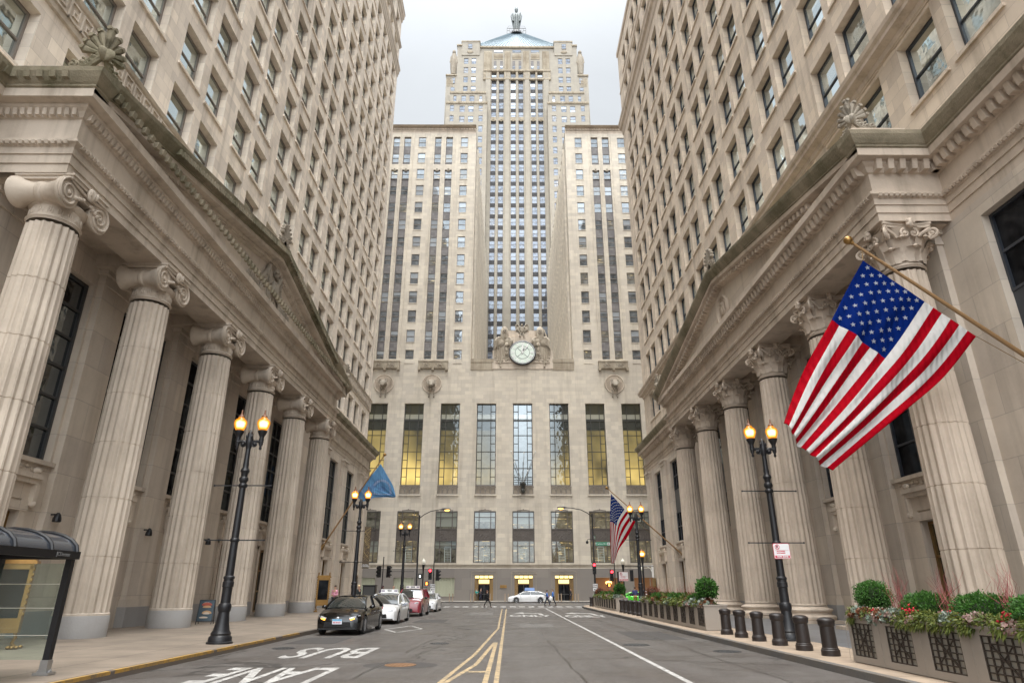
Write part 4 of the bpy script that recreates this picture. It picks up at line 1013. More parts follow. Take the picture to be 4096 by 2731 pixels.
mb.add([(-17.9,TY,40),(-17.9,TY+20,40),(-17.9,TY+20,172),(-17.9,TY,172)],[(0,1,2,3)])
for (a,b) in ((-10.2,15.1),): mb.box(a,b,TY+.8,TY+16,172.2,175.2)
# vertical piers that run up between the window pairs
for x in (-7.3,-8.9,-5.28+.72,-.85+.2,5.7,5.68-.9,12.2,13.8): pass
for x in (-4.03,2.4,8.9): mb.box(x-.22,x+.22,TY-.25,TY-.001,48,162)
for (a,b) in ((-8.1,-6.4),(-1.5,-.2),(5.0,6.4),(11.3,13.0)): mb.box(a,b,TY-.45,TY-.001,44,163.0)
mb.build('tower',[tw],cb,world=True)
SP.sort(key=lambda q:-q[2]); rest=MB(); sc={}
for i,(a,b,zt) in enumerate(SP):
    w_=round(b-a,2)
    if i<96:
        if w_ not in sc: q_=MB(); q_.box(-w_/2,w_/2,-.09,.09,0,1.27); o=q_.build('spandrel',[M['spanT']],cb); sc[w_]=o.data
        else: o=bpy.data.objects.new('spandrel',sc[w_]); COL.objects.link(o); o.parent=cb
        o.location=Vector(((a+b)/2,TY+.45,zt+.03))-cb.location
    else: rest.box(a,b,TY+.36,TY+.54,zt+.03,zt+1.30)
rest.build('spandrel',[M['spanT']],cb,world=True)['kind']='stuff'
# recess backs
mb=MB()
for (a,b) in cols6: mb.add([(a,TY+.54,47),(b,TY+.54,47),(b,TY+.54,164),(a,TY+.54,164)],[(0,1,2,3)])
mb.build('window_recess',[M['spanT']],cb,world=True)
# ornament bands and crown
mb=MB()
for (a,b) in cols6:
    mb=MB(); mb.box(a,b,TY-.02,TY+.55,143.6,145.1)
    for i in range(5): mb.ell(((a+b)/2,TY-.05,143.7),.1,.08,.6,6,5,T=Matrix.Rotation(R(-50+25*i),4,'Y'))
    mb.build('carved_panel',[M['stained']],cb,world=True)
mb=MB()
mb.box(-8.9,13.7,TY-.5,TY+.05,160.2,160.9); 
for i in range(46):
    x=-8.7+22.2*i/45; mb.ell((x,TY-.5,160.5),.2,.08,.2,6,4)
mb.build('carved_band',[M['stained']],cb,world=True); ed_=[-8.9]+[v for ab in cols6 for v in (ab[0]-.1,ab[1]+.1)]+[13.7]
for (a,b) in zip(ed_[::2],ed_[1::2]):
    mb=MB(); mb.box(a,b,TY-.40,TY-.002,160.95,163.65); n=max(1,int((b-a)/.5))
    for i in range(n): mb.ell((a+(b-a)*(i+.5)/n,TY-.42,162.2),.2,.1,1.1,6,5)
    mb.build('carved_panel',[M['stained']],cb,world=True)
mb=MB()
for i in range(46): mb.ell((-8.7+22.2*i/45,TY-.55,164.0),.24,.15,.35,6,4)
mb.box(-8.9,13.7,TY-.6,TY+.05,163.7,164.4); mb.build('carved_band',[M['stained']],cb,world=True)
for (a,b) in ((-8.8,-6.1),(-1.8,.2),(4.5,6.5),(11.0,13.3)):          # fluted pilasters of the crown
    n=int((b-a)/.42); mb=MB()
    for i in range(n): x=a+(b-a)*(i+.5)/n; mb.lathe([(.2,164.4),(.2,172.2),(.14,172.7)],8,(x,TY-.25,0))
    mb.box(a,b,TY-.3,TY+.05,164.4,172.5); mb.build('fluted_pilaster',[M['stained']],cb,world=True)
for (a,b) in ((-5.46,-2.35),(.85,3.9),(7.12,10.1)):
    mb=MB(); mb.box(a,b,TY-.12,TY+.05,169.3,171.6)
    for i in range(9): x=a+.2+(b-a-.4)*i/8; mb.ell((x,TY-.15,170.5),.16,.1,.8,6,5)
    mb.build('carved_panel',[M['stained']],cb,world=True)
mb=MB(); mb.box(-10.2,15.1,TY+.3,TY+1,174.9,175.6); mb.build('coping',[M['stained']],cb,world=True)
for sd in (-1,1):
    for (x0,x1,z) in ((-16.6,-10.1,176.7),(-18.1,-16.2,175.1),(-21.45,-17.8,162.0)):
        a,b=(x0,x1) if sd<0 else (2*Lc-x1,2*Lc-x0); mb=MB(); mb.box(a,b,TY-.4,TY+16,z,z+.5); mb.build('coping',[M['stained']],cb,world=True)
    a=-13.5 if sd<0 else 2*Lc+13.5; mb=MB(); mb.ell((a,TY-.35,172.2),1.1,.2,.6,8,6); mb.build('carved_panel',[M['stained']],cb,world=True); mb=MB()
    for i in range(7):
        x=(-20.9+.3*i) if sd<0 else (2*Lc+18.9+.3*i); mb.ell((x,TY-.05,159.5),.16,.1,2.2,6,5)
    mb.build('carved_panel',[M['stained']],cb,world=True)
# dark slots under the crown panels + their windows
mb=MB()
for (a,b) in ((-5.46,-2.35),(.85,3.9),(7.12,10.1)):
    for (p,q) in ((a,a+.95),(b-.95,b)):
        mb=MB(); mb.box(p,q,TY-.04,TY-.01,166.5,168.6); mb.build('crown_slot',[M['span']],cb,world=True); Wt.append((((p+q)/2,TY-.09,164.95),0,.95,1.5))
    Wt.append((((a+b)/2,TY+.75,172.25),0,b-a,2.0)) if False else Wt.append((((a+b)/2,TY+.72,172.3),0,b-a,1.9))
# shoulder sculptures
for sd in (-1,1):
    x=-19.0 if sd<0 else 2*Lc+19.0; mb=MB()
    mb.tube([(x,TY+.6,163),(x,TY+.4,167),(x,TY+.5,170),(x,TY+.7,172.3)],1,9,rs=[.9,1.25,1.1,.7]); mb.ell((x,TY+.3,172.6),.62,.7,.85,10,8)
    for q in (-1,1): mb.tube([(x+q*.9,TY+.3,170.6),(x+q*1.1,TY,168),(x+q*.4,TY-.4,166.6)],.3,7)
    mb.build('shoulder_figure',[M['relief']],cb,45,world=True)
# stepped masses in front of the tower shoulders
mb=MB(); 
for sd in (-1,1):
    f=lambda a,b:(a,b) if sd<0 else (2*Lc-b,2*Lc-a)
    o1=[];o2=[]
    for i,(p,q) in enumerate(((-19.25,-17.95),(-16.2,-14.45),(-13.35,-11.65),(-10.05,-8.65))):
        a,b=f(p,q)
        for k in range(16):
            z=144.75-4.08*k; dz=.3 if i in(1,2) else 0; o2.append((a,b,z-dz,z+2.45-dz,.25)); Wt.append((((a+b)/2,TY-3.05+.13-.0,z+.02-dz),0,b-a-.02,2.4))
    for i,(p,q) in enumerate(((-18.48,-17.4),(-15.85,-14.3),(-13.2,-11.55),(-9.95,-9.0))):
        a,b=f(p,q); o1.append((a,b,149.9,152.4,.25)); Wt.append((((a+b)/2,TY-1.55+.13,149.95),0,b-a-.02,2.4))
    a,b=f(-20.5,-7.3); gridwall(mb,(0,TY-3.05,0),(1,0,0),(0,-1,0),a,b,60,147.9,o2,.25); 
    for x in (a,b): mb.add([(x,TY-3.05,60),(x,TY+.5,60),(x,TY+.5,147.9),(x,TY-3.05,147.9)],[(0,1,2,3)])
    mb.add([(a,TY-3.05,147.9),(b,TY-3.05,147.9),(b,TY,147.9),(a,TY,147.9)],[(0,1,2,3)])
    a,b=f(-19.5,-7.9); gridwall(mb,(0,TY-1.55,0),(1,0,0),(0,-1,0),a,b,147.9,153.4,o1,.25)
    for x in (a,b): mb.add([(x,TY-1.55,147.9),(x,TY+.5,147.9),(x,TY+.5,153.4),(x,TY-1.55,153.4)],[(0,1,2,3)])
    mb.add([(a,TY-1.55,153.4),(b,TY-1.55,153.4),(b,TY,153.4),(a,TY,153.4)],[(0,1,2,3)])
mb.build('setback',[tw],cb,world=True)
mb=MB()
for sd in (-1,1):
    f=lambda a,b:(a,b) if sd<0 else (2*Lc-b,2*Lc-a)
    a,b=f(-20.6,-7.2); mb=MB(); mb.box(a,b,TY-3.25,TY-2.9,147.6,148.5); a2,b2=f(-19.6,-7.8); m2=MB(); m2.box(a2,b2,TY-1.7,TY-1.4,153.2,154.1)
    for i in range(26): x=a+(b-a)*(i+.5)/26; mb.ell((x,TY-3.3,148.1),.3,.12,.5,6,4); x=a2+(b2-a2)*(i+.5)/26; m2.ell((x,TY-1.75,153.6),.3,.12,.55,6,4)
    mb.build('setback_coping',[M['stained']],cb,world=True); m2.build('setback_coping',[M['stained']],cb,world=True)
# hipped metal roof
def roofmat():
    mt,nt,b=newmat('blue grey standing seam roof'); b.inputs['Base Color'].default_value=(.17,.225,.26,1); b.inputs['Roughness'].default_value=.6; return mt
mb=MB(); y0=TY+1.5; ya=TY+13; xa,xb=-16.2,21.1; xt0,xt1=-.6,5.5; zb0=175.4; zt0=194.6
mb.add([(xa,y0,zb0),(xb,y0,zb0),(xt1,ya,zt0),(xt0,ya,zt0),(xa,y0+25,zb0),(xb,y0+25,zb0),(xt1,ya+2,zt0),(xt0,ya+2,zt0)],[(0,1,2,3),(5,4,7,6),(4,0,3,7),(1,5,6,2),(3,2,6,7)])
for i in range(1,30):
    t=i/30; mb.bar((xa+(xb-xa)*t,y0-.05,zb0+.05),(xt0+(xt1-xt0)*t,ya-.05,zt0+.05),.1,.18)
mb.build('metal_roof',[roofmat()],cb,world=True)
for (p,rz,w,h) in Wt:
    Wc.add(p,rz,w,h,'dht')
Wc.flush()
# ---- statue on the roof
st=thing('statue','grey metal statue of a robed figure standing on the pyramid roof','statue',(2.45,TY+14,194.5)); z0=191.4; X,Y=2.45,TY+14
zz=lambda v:191.4+v
mb=MB(); mb.lathe([(2.6,0),(2.5,.9),(2.1,1.7),(1.5,2.2),(1.2,2.6)],20); 
for i in range(16):
    a=2*PI*i/16; mb.lathe([(.09,0),(.09,1.5)],5,(2.62*math.cos(a),2.62*math.sin(a),0))
o=mb.build('pedestal',[M['iron']],st,30)
mb=MB()
for (x,y) in ((-3.9,-1),(-2.8,-1),(3.9,-1),(2.8,-1),(-3.9,1),(3.9,1)):
    mb.bar((x,y,-.2),(x,y,3.0),.14)
for z in (.2,1.9,3.2):
    mb.bar((-3.9,-1,z),(-2.8,-1,z),.12); mb.bar((3.9,-1,z),(2.8,-1,z),.12); mb.bar((-3.9,-1,z),(-3.9,1,z),.1); mb.bar((3.9,-1,z),(3.9,1,z),.1)
mb.bar((-3.9,-1,3.2),(3.9,-1,3.2),.16); mb.bar((-3.2,-1,4.4),(3.2,-1,4.4),.05)
mb.bar((-3.9,-1,3.2),(-3.2,-1,4.4),.05); mb.bar((3.9,-1,3.2),(3.2,-1,4.4),.05)
mb.build('railing',[M['iron']],st)
mb=MB(); sm_=plain('weathered aluminium',(.12,.135,.135),.5,.3,noisy=.15)
f=lambda i:.14*(i%2)
mb.lathe([(1.15,2.6),(1.2,3.4),(1.35,6),(1.6,9),(1.75,10.6),(1.55,11.6),(.95,12.3),(.42,12.6),(.34,13.1)],28,fl=f,sy=.7)
mb.lathe([(.34,13.0),(.55,13.4),(.7,14.2),(.72,14.9),(.5,15.6),(.15,15.9)],14,sy=.9)
for q in (-1,1):
    mb.tube([(q*1.5,0,12.1),(q*1.95,-.1,11.0),(q*1.75,-.5,8.6),(q*1.2,-1.0,7.2)],.4,8,rs=[.5,.5,.42,.3])
    mb.tube([(q*1.7,0,11.2),(q*1.5,0,8),(q*.9,0,3.0)],.5,8,rs=[.45,.5,.25]); mb.ell((q*.3,0,15.9),.15,.15,.4,6,4)
mb.tube([(1.75,-.4,8.4),(1.75,-.4,12.6)],.14,6)
mb.build('figure',[sm_],st,40); st.scale=(.9,.9,.9)
# ================================================================ ground
def asphalt():
    m,nt,b=newmat('worn damp asphalt'); g=nt.nodes.new('ShaderNodeNewGeometry'); p=g.outputs['Position']
    n1=noise(nt,p,60,3); n2=noise(nt,scalevec(nt,p,(.9,.10,1)),1.0,5,.6); n3=noise(nt,p,.5,5,.65)
    col=mixc(nt,n1,(.062,.055,.050),(.122,.108,.099)); col=mixc(nt,ramp(nt,n2,[(.4,0),(.7,.55)]),col,(.05,.043,.038)); col=mixc(nt,ramp(nt,n3,[(.45,0),(.75,.5)]),col,(.13,.118,.105))
    s=nt.nodes.new('ShaderNodeSeparateXYZ'); L(nt,p,s.inputs[0])
    v=nt.nodes.new('ShaderNodeTexVoronoi'); v.feature='DISTANCE_TO_EDGE'; v.inputs['Scale'].default_value=.085; wv=nt.nodes.new('ShaderNodeVectorMath'); wv.operation='ADD'; L(nt,p,wv.inputs[0])
    nn=nt.nodes.new('ShaderNodeTexNoise'); nn.inputs['Scale'].default_value=.6; L(nt,p,nn.inputs['Vector']); L(nt,scalevec(nt,nn.outputs[1],(3,3,0)),wv.inputs[1]); L(nt,wv.outputs[0],v.inputs['Vector'])
    crack=mth(nt,'LESS_THAN',v.outputs['Distance'],.0038); col=mixc(nt,mth(nt,'MULTIPLY',crack,.7),col,(.022,.02,.018))
    L(nt,col,b.inputs['Base Color']); L(nt,ramp(nt,n3,[(.35,.38),(.65,.68)]),b.inputs['Roughness']); b.inputs['Specular IOR Level'].default_value=.45
    bp=nt.nodes.new('ShaderNodeBump'); bp.inputs['Strength'].default_value=.35; bp.inputs['Distance'].default_value=.01; L(nt,n1,bp.inputs['Height']); L(nt,bp.outputs[0],b.inputs['Normal']); return m
def paving(name,base,bw,bh,var=.1,stain=(.1,.08,.06),rough=.75,wet=0):
    m,nt,b=newmat(name); g=nt.nodes.new('ShaderNodeNewGeometry'); p=g.outputs['Position']
    t=nt.nodes.new('ShaderNodeTexBrick'); L(nt,p,t.inputs['Vector']); t.offset=0; t.inputs['Scale'].default_value=1; t.inputs['Brick Width'].default_value=bw; t.inputs['Row Height'].default_value=bh; t.inputs['Mortar Size'].default_value=.022
    t.inputs['Color1'].default_value=c4([c*(1-var) for c in base]); t.inputs['Color2'].default_value=c4([c*(1+var) for c in base]); t.inputs['Mortar'].default_value=c4([c*.45 for c in base])
    col=mixc(nt,mth(nt,'MULTIPLY',ramp(nt,noise(nt,p,.7,5,.65),[(.4,0),(.7,1)]),.55),t.outputs[0],stain); col=mixc(nt,mth(nt,'MULTIPLY',noise(nt,p,35,3),.3),col,[c*1.3 for c in base])
    L(nt,col,b.inputs['Base Color']); b.inputs['Roughness'].default_value=rough
    bp=nt.nodes.new('ShaderNodeBump'); bp.inputs['Strength'].default_value=.3; bp.inputs['Distance'].default_value=.008; L(nt,noise(nt,p,40,3),bp.inputs['Height']); L(nt,bp.outputs[0],b.inputs['Normal']); return m
M['asph']=asphalt(); M['walkL']=paving('brown concrete pavement',(.225,.18,.138),2.4,2.2,.14,(.06,.048,.038)); M['walkR']=paving('tan concrete pavement',(.36,.275,.20),3.0,1.25,.06)
M['walkG']=paving('blue grey granite paving',(.125,.13,.14),1.5,1.0,.12,rough=.4); M['walkF']=paving('pale far pavement',(.34,.31,.27),1.5,1.5)
M['kerb']=stone('dark kerb stone',(.15,.125,.11),blocks=False,dirt=.7,streak=.3,var=.25); M['kerbR']=stone('grey kerb stone',(.13,.125,.12),blocks=False,dirt=.5,streak=.3,var=.2)
def paint(name,c,wear=.8):
    m,nt,b=newmat(name); g=nt.nodes.new('ShaderNodeNewGeometry'); n=noise(nt,g.outputs['Position'],5,7,.8)
    L(nt,mixc(nt,mth(nt,'MAXIMUM',ramp(nt,n,[(.46,0),(.60,wear)]),mth(nt,'MULTIPLY',ramp(nt,noise(nt,g.outputs['Position'],.9,3),[(.45,0),(.7,1)]),wear*.6)),c,(.11,.1,.09)),b.inputs['Base Color']); b.inputs['Roughness'].default_value=.6; return m
M['pw']=paint('worn white road paint',(.50,.485,.46)); M['py']=paint('worn yellow road paint',(.47,.345,.19)); M['py2']=paint('yellow kerb paint',(.50,.28,.05),.8)
g=MB(); g.add([(-500,-200,0),(500,-200,0),(500,700,0),(-500,700,0)],[(0,1,2,3)]); struct(g.build('road',M['asph']))
M['tar']=plain('tar crack filler',(.025,.023,.022),.35,noisy=.3)
mb=MB(); random.seed(21)
for (x0,y0,x1,y1,w_) in ((-3.2,14.5,-2.2,45,.05),(-2.2,45,-2.6,66,.05),(-2.6,19,-1.5,30,.05),(1.6,8,1.2,40,.05),(5.6,12,5.3,50,.05),(-6.9,22.3,3.4,23.0,.05),(-3.4,32.6,6.8,33.4,.06),(-7.5,44,7,44.6,.06),(.2,55.2,6.9,55.0,.06),(3.7,18.5,6.9,17.2,.04)):
    n=26; pts=[]
    for i in range(n+1): t=i/n; pts.append((x0+(x1-x0)*t+random.gauss(0,.045),y0+(y1-y0)*t+random.gauss(0,.045)))
    for (a,b) in zip(pts[:-1],pts[1:]):
        if random.random()<.12: continue
        a=Vector(a);b=Vector(b);d=(b-a).normalized(); q=Vector((-d.y,d.x))*w_*random.uniform(.25,.6); mb.add([(*(a-q),.002),(*(b-q),.002),(*(b+q),.002),(*(a+q),.002)],[(0,1,2,3)])
o=struct(mb.build('road_tar_seam',M['tar']))
M['patch']=plain('darker asphalt patch',(.055,.05,.046),.75,noisy=.3,nscale=9); M['patch2']=plain('paler asphalt patch',(.13,.12,.11),.8,noisy=.2,nscale=9)
for (a,b,c_,d,m_) in ((-7.6,-5.9,23.6,27.0,0),(4.6,6.6,25.5,30.5,0),(.5,2.3,34,37.5,1),(-5.4,-3.6,38.5,42.5,0),(3.9,6.9,8.5,12.0,1),(-3.0,-1.2,50,56,1)):
    mb=MB(); mb.add([(a,c_,.0016),(b,c_+.1,.0016),(b-.05,d,.0016),(a+.04,d-.12,.0016)],[(0,1,2,3)]); struct(mb.build('road_patch',[M['patch'],M['patch2']][m_]))
def slab(name,poly,z,mat,kerb,kw=.16):
    """pavement polygon (counter clockwise) with a separate kerb course along its edge"""
    mb=MB(); n=len(poly); mb.add([(x,y,z) for x,y in poly],[tuple(range(n))]); struct(mb.build(name,mat))
def kerbline(name,pts,mat,side):
    """pts along road edge; kerb lies on `side` (+1 left of travel)"""
    mb=MB(); sweep(mb,pts,[(0,-.05),(0,.135),(side*.015,.154),(side*.17,.156),(side*.17,.1)]); return struct(mb.build(name,mat))
arcR=[(7.2+8*(1-math.cos(a)),70+8*math.sin(a)) for a in [R(8*i) for i in range(12)]]
arcR=[(7.2,-6)]+[(7.2,y) for y in (10,25,40,55,66)]+[(7.3,69),(7.6,72),(8.3,74.6),(9.6,76.6),(11.6,77.7),(14,78.0),(60,78.0)]
arcL=[(-x-.9,y) for x,y in arcR]
slab('pavement_right',arcR+[(60,-6)],.15,M['walkR'],0); kerbline('kerb_right',arcR,M['kerbR'],-1)
slab('pavement_left',arcL+[(-60,-6)],.15,M['walkL'],0); kerbline('kerb_left',arcL,M['kerb'],1)
slab('granite_paving',[(9.7,-6),(9.7,69),(16.9,69),(16.9,-6)],.154,M['walkG'],0)
slab('pavement_far',[(-60,96.5),(60,96.5),(60,104),(-60,104)],.15,M['walkF'],0); kerbline('kerb_far',[(-60,96.5),(60,96.5)],M['kerbR'],1)
mb=MB()
for (y0,y1) in ((4,14.6),(14.75,19.5),(19.7,24.5),(25.2,27.2)): mb.add([(-8.105,y0,.157),(-8.19,y0,.159),(-8.19,y1,.159),(-8.105,y1,.157)],[(0,1,2,3)]); mb.add([(-8.098,y0,.09),(-8.098,y0,.155),(-8.098,y1,.155),(-8.098,y1,.09)],[(0,1,2,3)])
struct(mb.build('kerb_paint',M['py2']))
# painted markings
def line(mb,pts,w,mi=0,z=.004):
    for (a,b) in zip(pts[:-1],pts[1:]):
        a=Vector(a);b=Vector(b);d=(b-a).normalized(); n=Vector((-d.y,d.x))*w/2; mb.add([(*(a-n),z),(*(b-n),z),(*(b+n),z),(*(a+n),z)],[(0,1,2,3)],mi)
mb=MB(); line(mb,[(3.55,3),(3.55,66.9)],.13); struct(mb.build('lane_line',M['pw']))
mb=MB(); line(mb,[(-.25,4),(-.25,65)],.10); struct(mb.build('centre_line',M['py']))
mb=MB(); line(mb,[(-2.0,5.5),(-1.36,14.0),(-.96,20.0),(-.60,30.2),(-.5,33),(-.58,48),(-.64,65)],.10); struct(mb.build('centre_line',M['py']))
mb=MB(); line(mb,[(-.50,24.3),(-.80,17.4),(-1.26,14),(-1.9,9)],.11); line(mb,[(-.44,24.35),(-.47,14),(-.5,9)],.11,z=.0045); line(mb,[(-.90,15.9),(-.51,15.9)],.26,z=.005); struct(mb.build('hatch_marking',M['py']))
mb=MB(); line(mb,[(-.2,68.4),(7.3,68.4)],.5); struct(mb.build('stop_line',M['pw']))
x=-7.6
for i in range(17): mb=MB(); line(mb,[(x,72.0),(x,75.4)],.62); struct(mb.build('crosswalk_bar',M['pw'])); x+=1.0
def roadtext(t,x,y,size,sy,rot,bold=.02):
    m=textmb(t,size,0,bold=bold); m.v=[(a,b*sy,0) for a,b,c_ in m.v]; m.mat4(Matrix.Translation((x,y,.005))@Matrix.Rotation(rot,4,'Z')); struct(m.build('road_lettering',M['pw'],recalc=False))
roadtext('BUS',-5.12,20.75,1.35,3.4,PI); roadtext('LANE',-5.15,15.5,1.05,3.6,PI); roadtext('ONLY',1.45,48.3,1.05,4.2,0,.035); roadtext('ONLY',5.25,47.6,1.05,4.6,0,.035)
for cx_,cy_ in ((1.5,52.6),(5.4,52.2)):
    mb=MB(); mb.add([(a+cx_,b+cy_,.005) for a,b in ((1.0,-2.6),(1.0,1.0),(-.35,2.0),(-.35,3.2),(-1.15,1.0),(-.35,-.6),(-.35,.9),(.7,.2),(.7,-2.6))],[(0,1,7,8),(1,2,6,7),(2,3,4,5,6)]); struct(mb.build('turn_arrow',M['pw'],recalc=False))
mb=MB(); line(mb,[(-5.7,32.2),(-4.9,35.2),(-4.05,32.6),(-4.8,29.9),(-5.7,32.2)],.12); struct(mb.build('diamond_marking',M['pw']))
# manhole covers and road patches
def manhole(x,y,r,rusty,lab):
    mb=MB(); mb.lathe([(r,.002),(r,.012),(r*.93,.014),(r*.92,.006),(r*.9,.006),(r*.89,.012),(1e-4,.012)],36,cap=False)
    for i in range(7):
        for j in range(7):
            a,b=(i-3)*r*.24,(j-3)*r*.24
            if a*a+b*b<(r*.8)**2: mb.box(a-r*.07,a+r*.07,b-r*.07,b+r*.07,.012,.02)
    o=mb.build('manhole_cover',M['rust'] if rusty else M['iron'],loc=(x,y,0)); tag(o,lab,'manhole cover','manhole covers set in the street')
M['rust']=plain('rusty cast iron',(.22,.12,.06),.6,.2,noisy=.4)
manhole(-2.62,17.25,.38,1,'rusty manhole cover ringed by patched asphalt, nearest the camera')
manhole(-2.35,23.9,.33,0,'dark manhole cover in the left lane beyond the bus lane lettering')
manhole(4.2,23.3,.45,0,'dark manhole cover in the right lane, right of the white line')
manhole(6.45,20.9,.4,0,'manhole cover by the right kerb near the bollards')
manhole(-7.0,22.0,.35,0,'dark cover by the left kerb near the nearest street lamp')
mb=MB(); mb.lathe([(.75,.0015),(1e-4,.0025)],24,(-2.62,17.25,0),cap=False,sx=1.2); struct(mb.build('road_patch',plain('dark patch',(.05,.045,.042),.7,noisy=.3)))
# ================================================================ street lamps
GL='twin globe street lamps lining the street'
def lamp_globe(parent,x,z,scale=1):
    mb=MB(); mb.lathe([(.02,-.42),(.05,-.38),(.035,-.3),(.075,-.22),(.06,-.14),(.085,-.08),(.07,.0),(.085,.06),(.12,.12),(.155,.2),(.16,.24),(.13,.26)],14,(x,0,z))
    o=mb.build('lamp_holder',M['black'],parent,50)
    mb=MB(); mb.lathe([(.125,.26),(.17,.34),(.205,.46),(.215,.53),(.20,.57),(.205,.585),(.17,.63),(.10,.68),(.095,.72)],18,(x,0,z),cap=False)
    g=mb.build('globe',M['amber'],o,60)
    mb=MB(); mb.ell((x,0,z+.43),.10,.10,.13,10,7)
    g2=MB(); 
    mb2=MB(); mb2.lathe([(.095,.71),(.105,.74),(.085,.78),(.05,.80),(.04,.86),(.025,.9),(.035,.93),(.02,.97),(.0001,1.0)],12,(x,0,z)); mb2.build('lamp_finial',M['ironrust'],o,50)
M['ironrust']=plain('brown iron cap',(.20,.10,.06),.45,.4)
def globemat():
    m,nt,b=newmat('glowing amber globe'); nt.nodes.remove(b); lw=nt.nodes.new('ShaderNodeLayerWeight'); lw.inputs[0].default_value=.5
    em=nt.nodes.new('ShaderNodeEmission'); g=nt.nodes.new('ShaderNodeTexCoord'); s=nt.nodes.new('ShaderNodeSeparateXYZ'); L(nt,g.outputs['Generated'],s.inputs[0])
    zc=mth(nt,'ABSOLUTE',mth(nt,'SUBTRACT',s.outputs[2],.40)); core=mth(nt,'MULTIPLY',ramp(nt,lw.outputs['Facing'],[(.10,1),(.42,0)]),ramp(nt,zc,[(.12,1),(.34,0)]))
    L(nt,mixc(nt,core,(1,.33,.015),(1,.80,.30)),em.inputs[0]); L(nt,mth(nt,'ADD',.62,mth(nt,'MULTIPLY',core,1.8)),em.inputs[1])
    gl=nt.nodes.new('ShaderNodeBsdfGlossy'); gl.inputs['Roughness'].default_value=.1; mx=nt.nodes.new('ShaderNodeMixShader'); mx.inputs[0].default_value=.06; L(nt,em.outputs[0],mx.inputs[1]); L(nt,gl.outputs[0],mx.inputs[2]); L(nt,mx.outputs[0],nt.nodes['Material Output'].inputs[0]); return m
M['amber']=globemat()
def twin_lamp(label,loc):
    t=thing('street_lamp',label,'street lamp',loc,0,GL)
    mb=MB(); fl=lambda i:.05*(i%2)
    mb.lathe([(.39,0),(.39,.05),(.35,.07),(.34,.18),(.29,.24),(.30,.29),(.245,.38),(.20,.58),(.17,.82),(.16,.92)],20)
    mb.build('base',[M['black']],t,40)
    mb=MB(); mb.lathe([(.17,.9),(.19,.95),(.2,1.05),(.19,1.12),(.15,1.16),(.145,1.5)],18); mb.lathe([(.145,1.5),(.15,1.62),(.17,1.64),(.17,1.78),(.15,1.8),(.15,1.86),(.17,1.88),(.17,1.93),(.13,1.97)],18)
    mb.lathe([(.128,1.95),(.10,5.0)],24,fl=fl); 
    for z in (3.05,4.8): mb.lathe([(.10,z-.08),(.14,z-.04),(.15,z),(.14,z+.04),(.10,z+.08)],14)
    mb.lathe([(.105,4.9),(.15,4.98),(.14,5.06),(.1,5.1),(.11,5.2),(.15,5.28),(.13,5.34),(.09,5.4),(.10,5.5),(.085,5.6),(.075,6.1)],16)
    mb.build('post',[M['black']],t,40)
    mb=MB(); mb.lathe([(.08,6.05),(.12,6.2),(.13,6.35),(.09,6.48),(.1,6.56),(.05,6.66),(.0001,6.7)],12)
    for q in (-1,1):
        mb.tube([(0,0,6.12),(q*.12,0,6.26),(q*.25,0,6.3),(q*.4,0,6.28)],.06,8,rs=[.075,.07,.05,.065]); mb.ell((q*.4,0,6.28),.085,.08,.075,8,6)
        T=Matrix.Translation((q*.2,-.02,6.2))@Matrix.Rotation(R(90),4,'X'); spiral(mb,T,.09,1.5,.03,14,q)
        mb.ell((q*.08,-.06,6.45),.05,.05,.08,6,4)
    arm=mb.build('arm',[M['black']],t,40)
    for q in (-1,1): lamp_globe(arm,q*.4,6.42)
    for z in (3.05,4.8):
        mb=MB(); mb.bar((-.95,0,z),(.95,0,z),.035,.035); mb.ell((-.95,0,z),.035,.035,.035,6,4); mb.ell((.95,0,z),.035,.035,.035,6,4); mb.build('banner_arm',[M['black']],t)
    return t
l0=twin_lamp('black twin globe lamp on the left pavement beside the nearest big columns',(-8.93,21.8,.15))
LB=[('black twin globe lamp behind the black sedan, with a gold banner',(-8.95,39.6,.15)),('black twin globe lamp farthest down the left pavement, behind the taxis',(-9.45,60.5,.15)),
 ('black twin globe lamp behind six bollards, with a tow zone sign',(9.2,23.0,.15)),('black twin globe lamp on the right, in front of the smaller flag',(9.0,46.8,.15))]
for lab,loc in LB: dup(l0,loc,0,lab)
# small warm lantern, pale globe lamps
def globe_lamp(label,loc,h,mat,group=None,r=.2):
    t=thing('street_lamp',label,'street lamp',loc,0,group); mb=MB(); mb.lathe([(.24,0),(.22,.3),(.13,.6),(.1,.9),(.075,1.1),(.07,h-.7),(.09,h-.6),(.14,h-.2),(.16,h-.1),(.12,h-.05)],14); mb.build('post',[M['black']],t,40)
    mb=MB(); mb.lathe([(r*.6,h-.05),(r,h+.1),(r*1.05,h+.25),(r*.8,h+.4),(r*.4,h+.46)],14); mb.build('globe',[mat],t,60); mb=MB(); mb.lathe([(r*.4,h+.45),(r*.3,h+.52),(.0001,h+.62)],10); mb.build('lamp_finial',[M['milk'] if mat is not M['amber'] else M['ironrust']],t,50); return t
globe_lamp('short post lamp with pale unlit globe near the left traffic lights',(-9.15,72.5,.15),4.1,M['milk'],'unlit pale globe lamps at the crossing',.22)
globe_lamp('short post lamp with pale unlit globe carrying a pink and white sign',(12.2,72.5,.15),4.1,M['milk'],'unlit pale globe lamps at the crossing',.22)
globe_lamp('single amber globe lamp glowing beside the post below the smaller flag',(11.55,58.5,.15),4.25,M['amber'],None,.26)
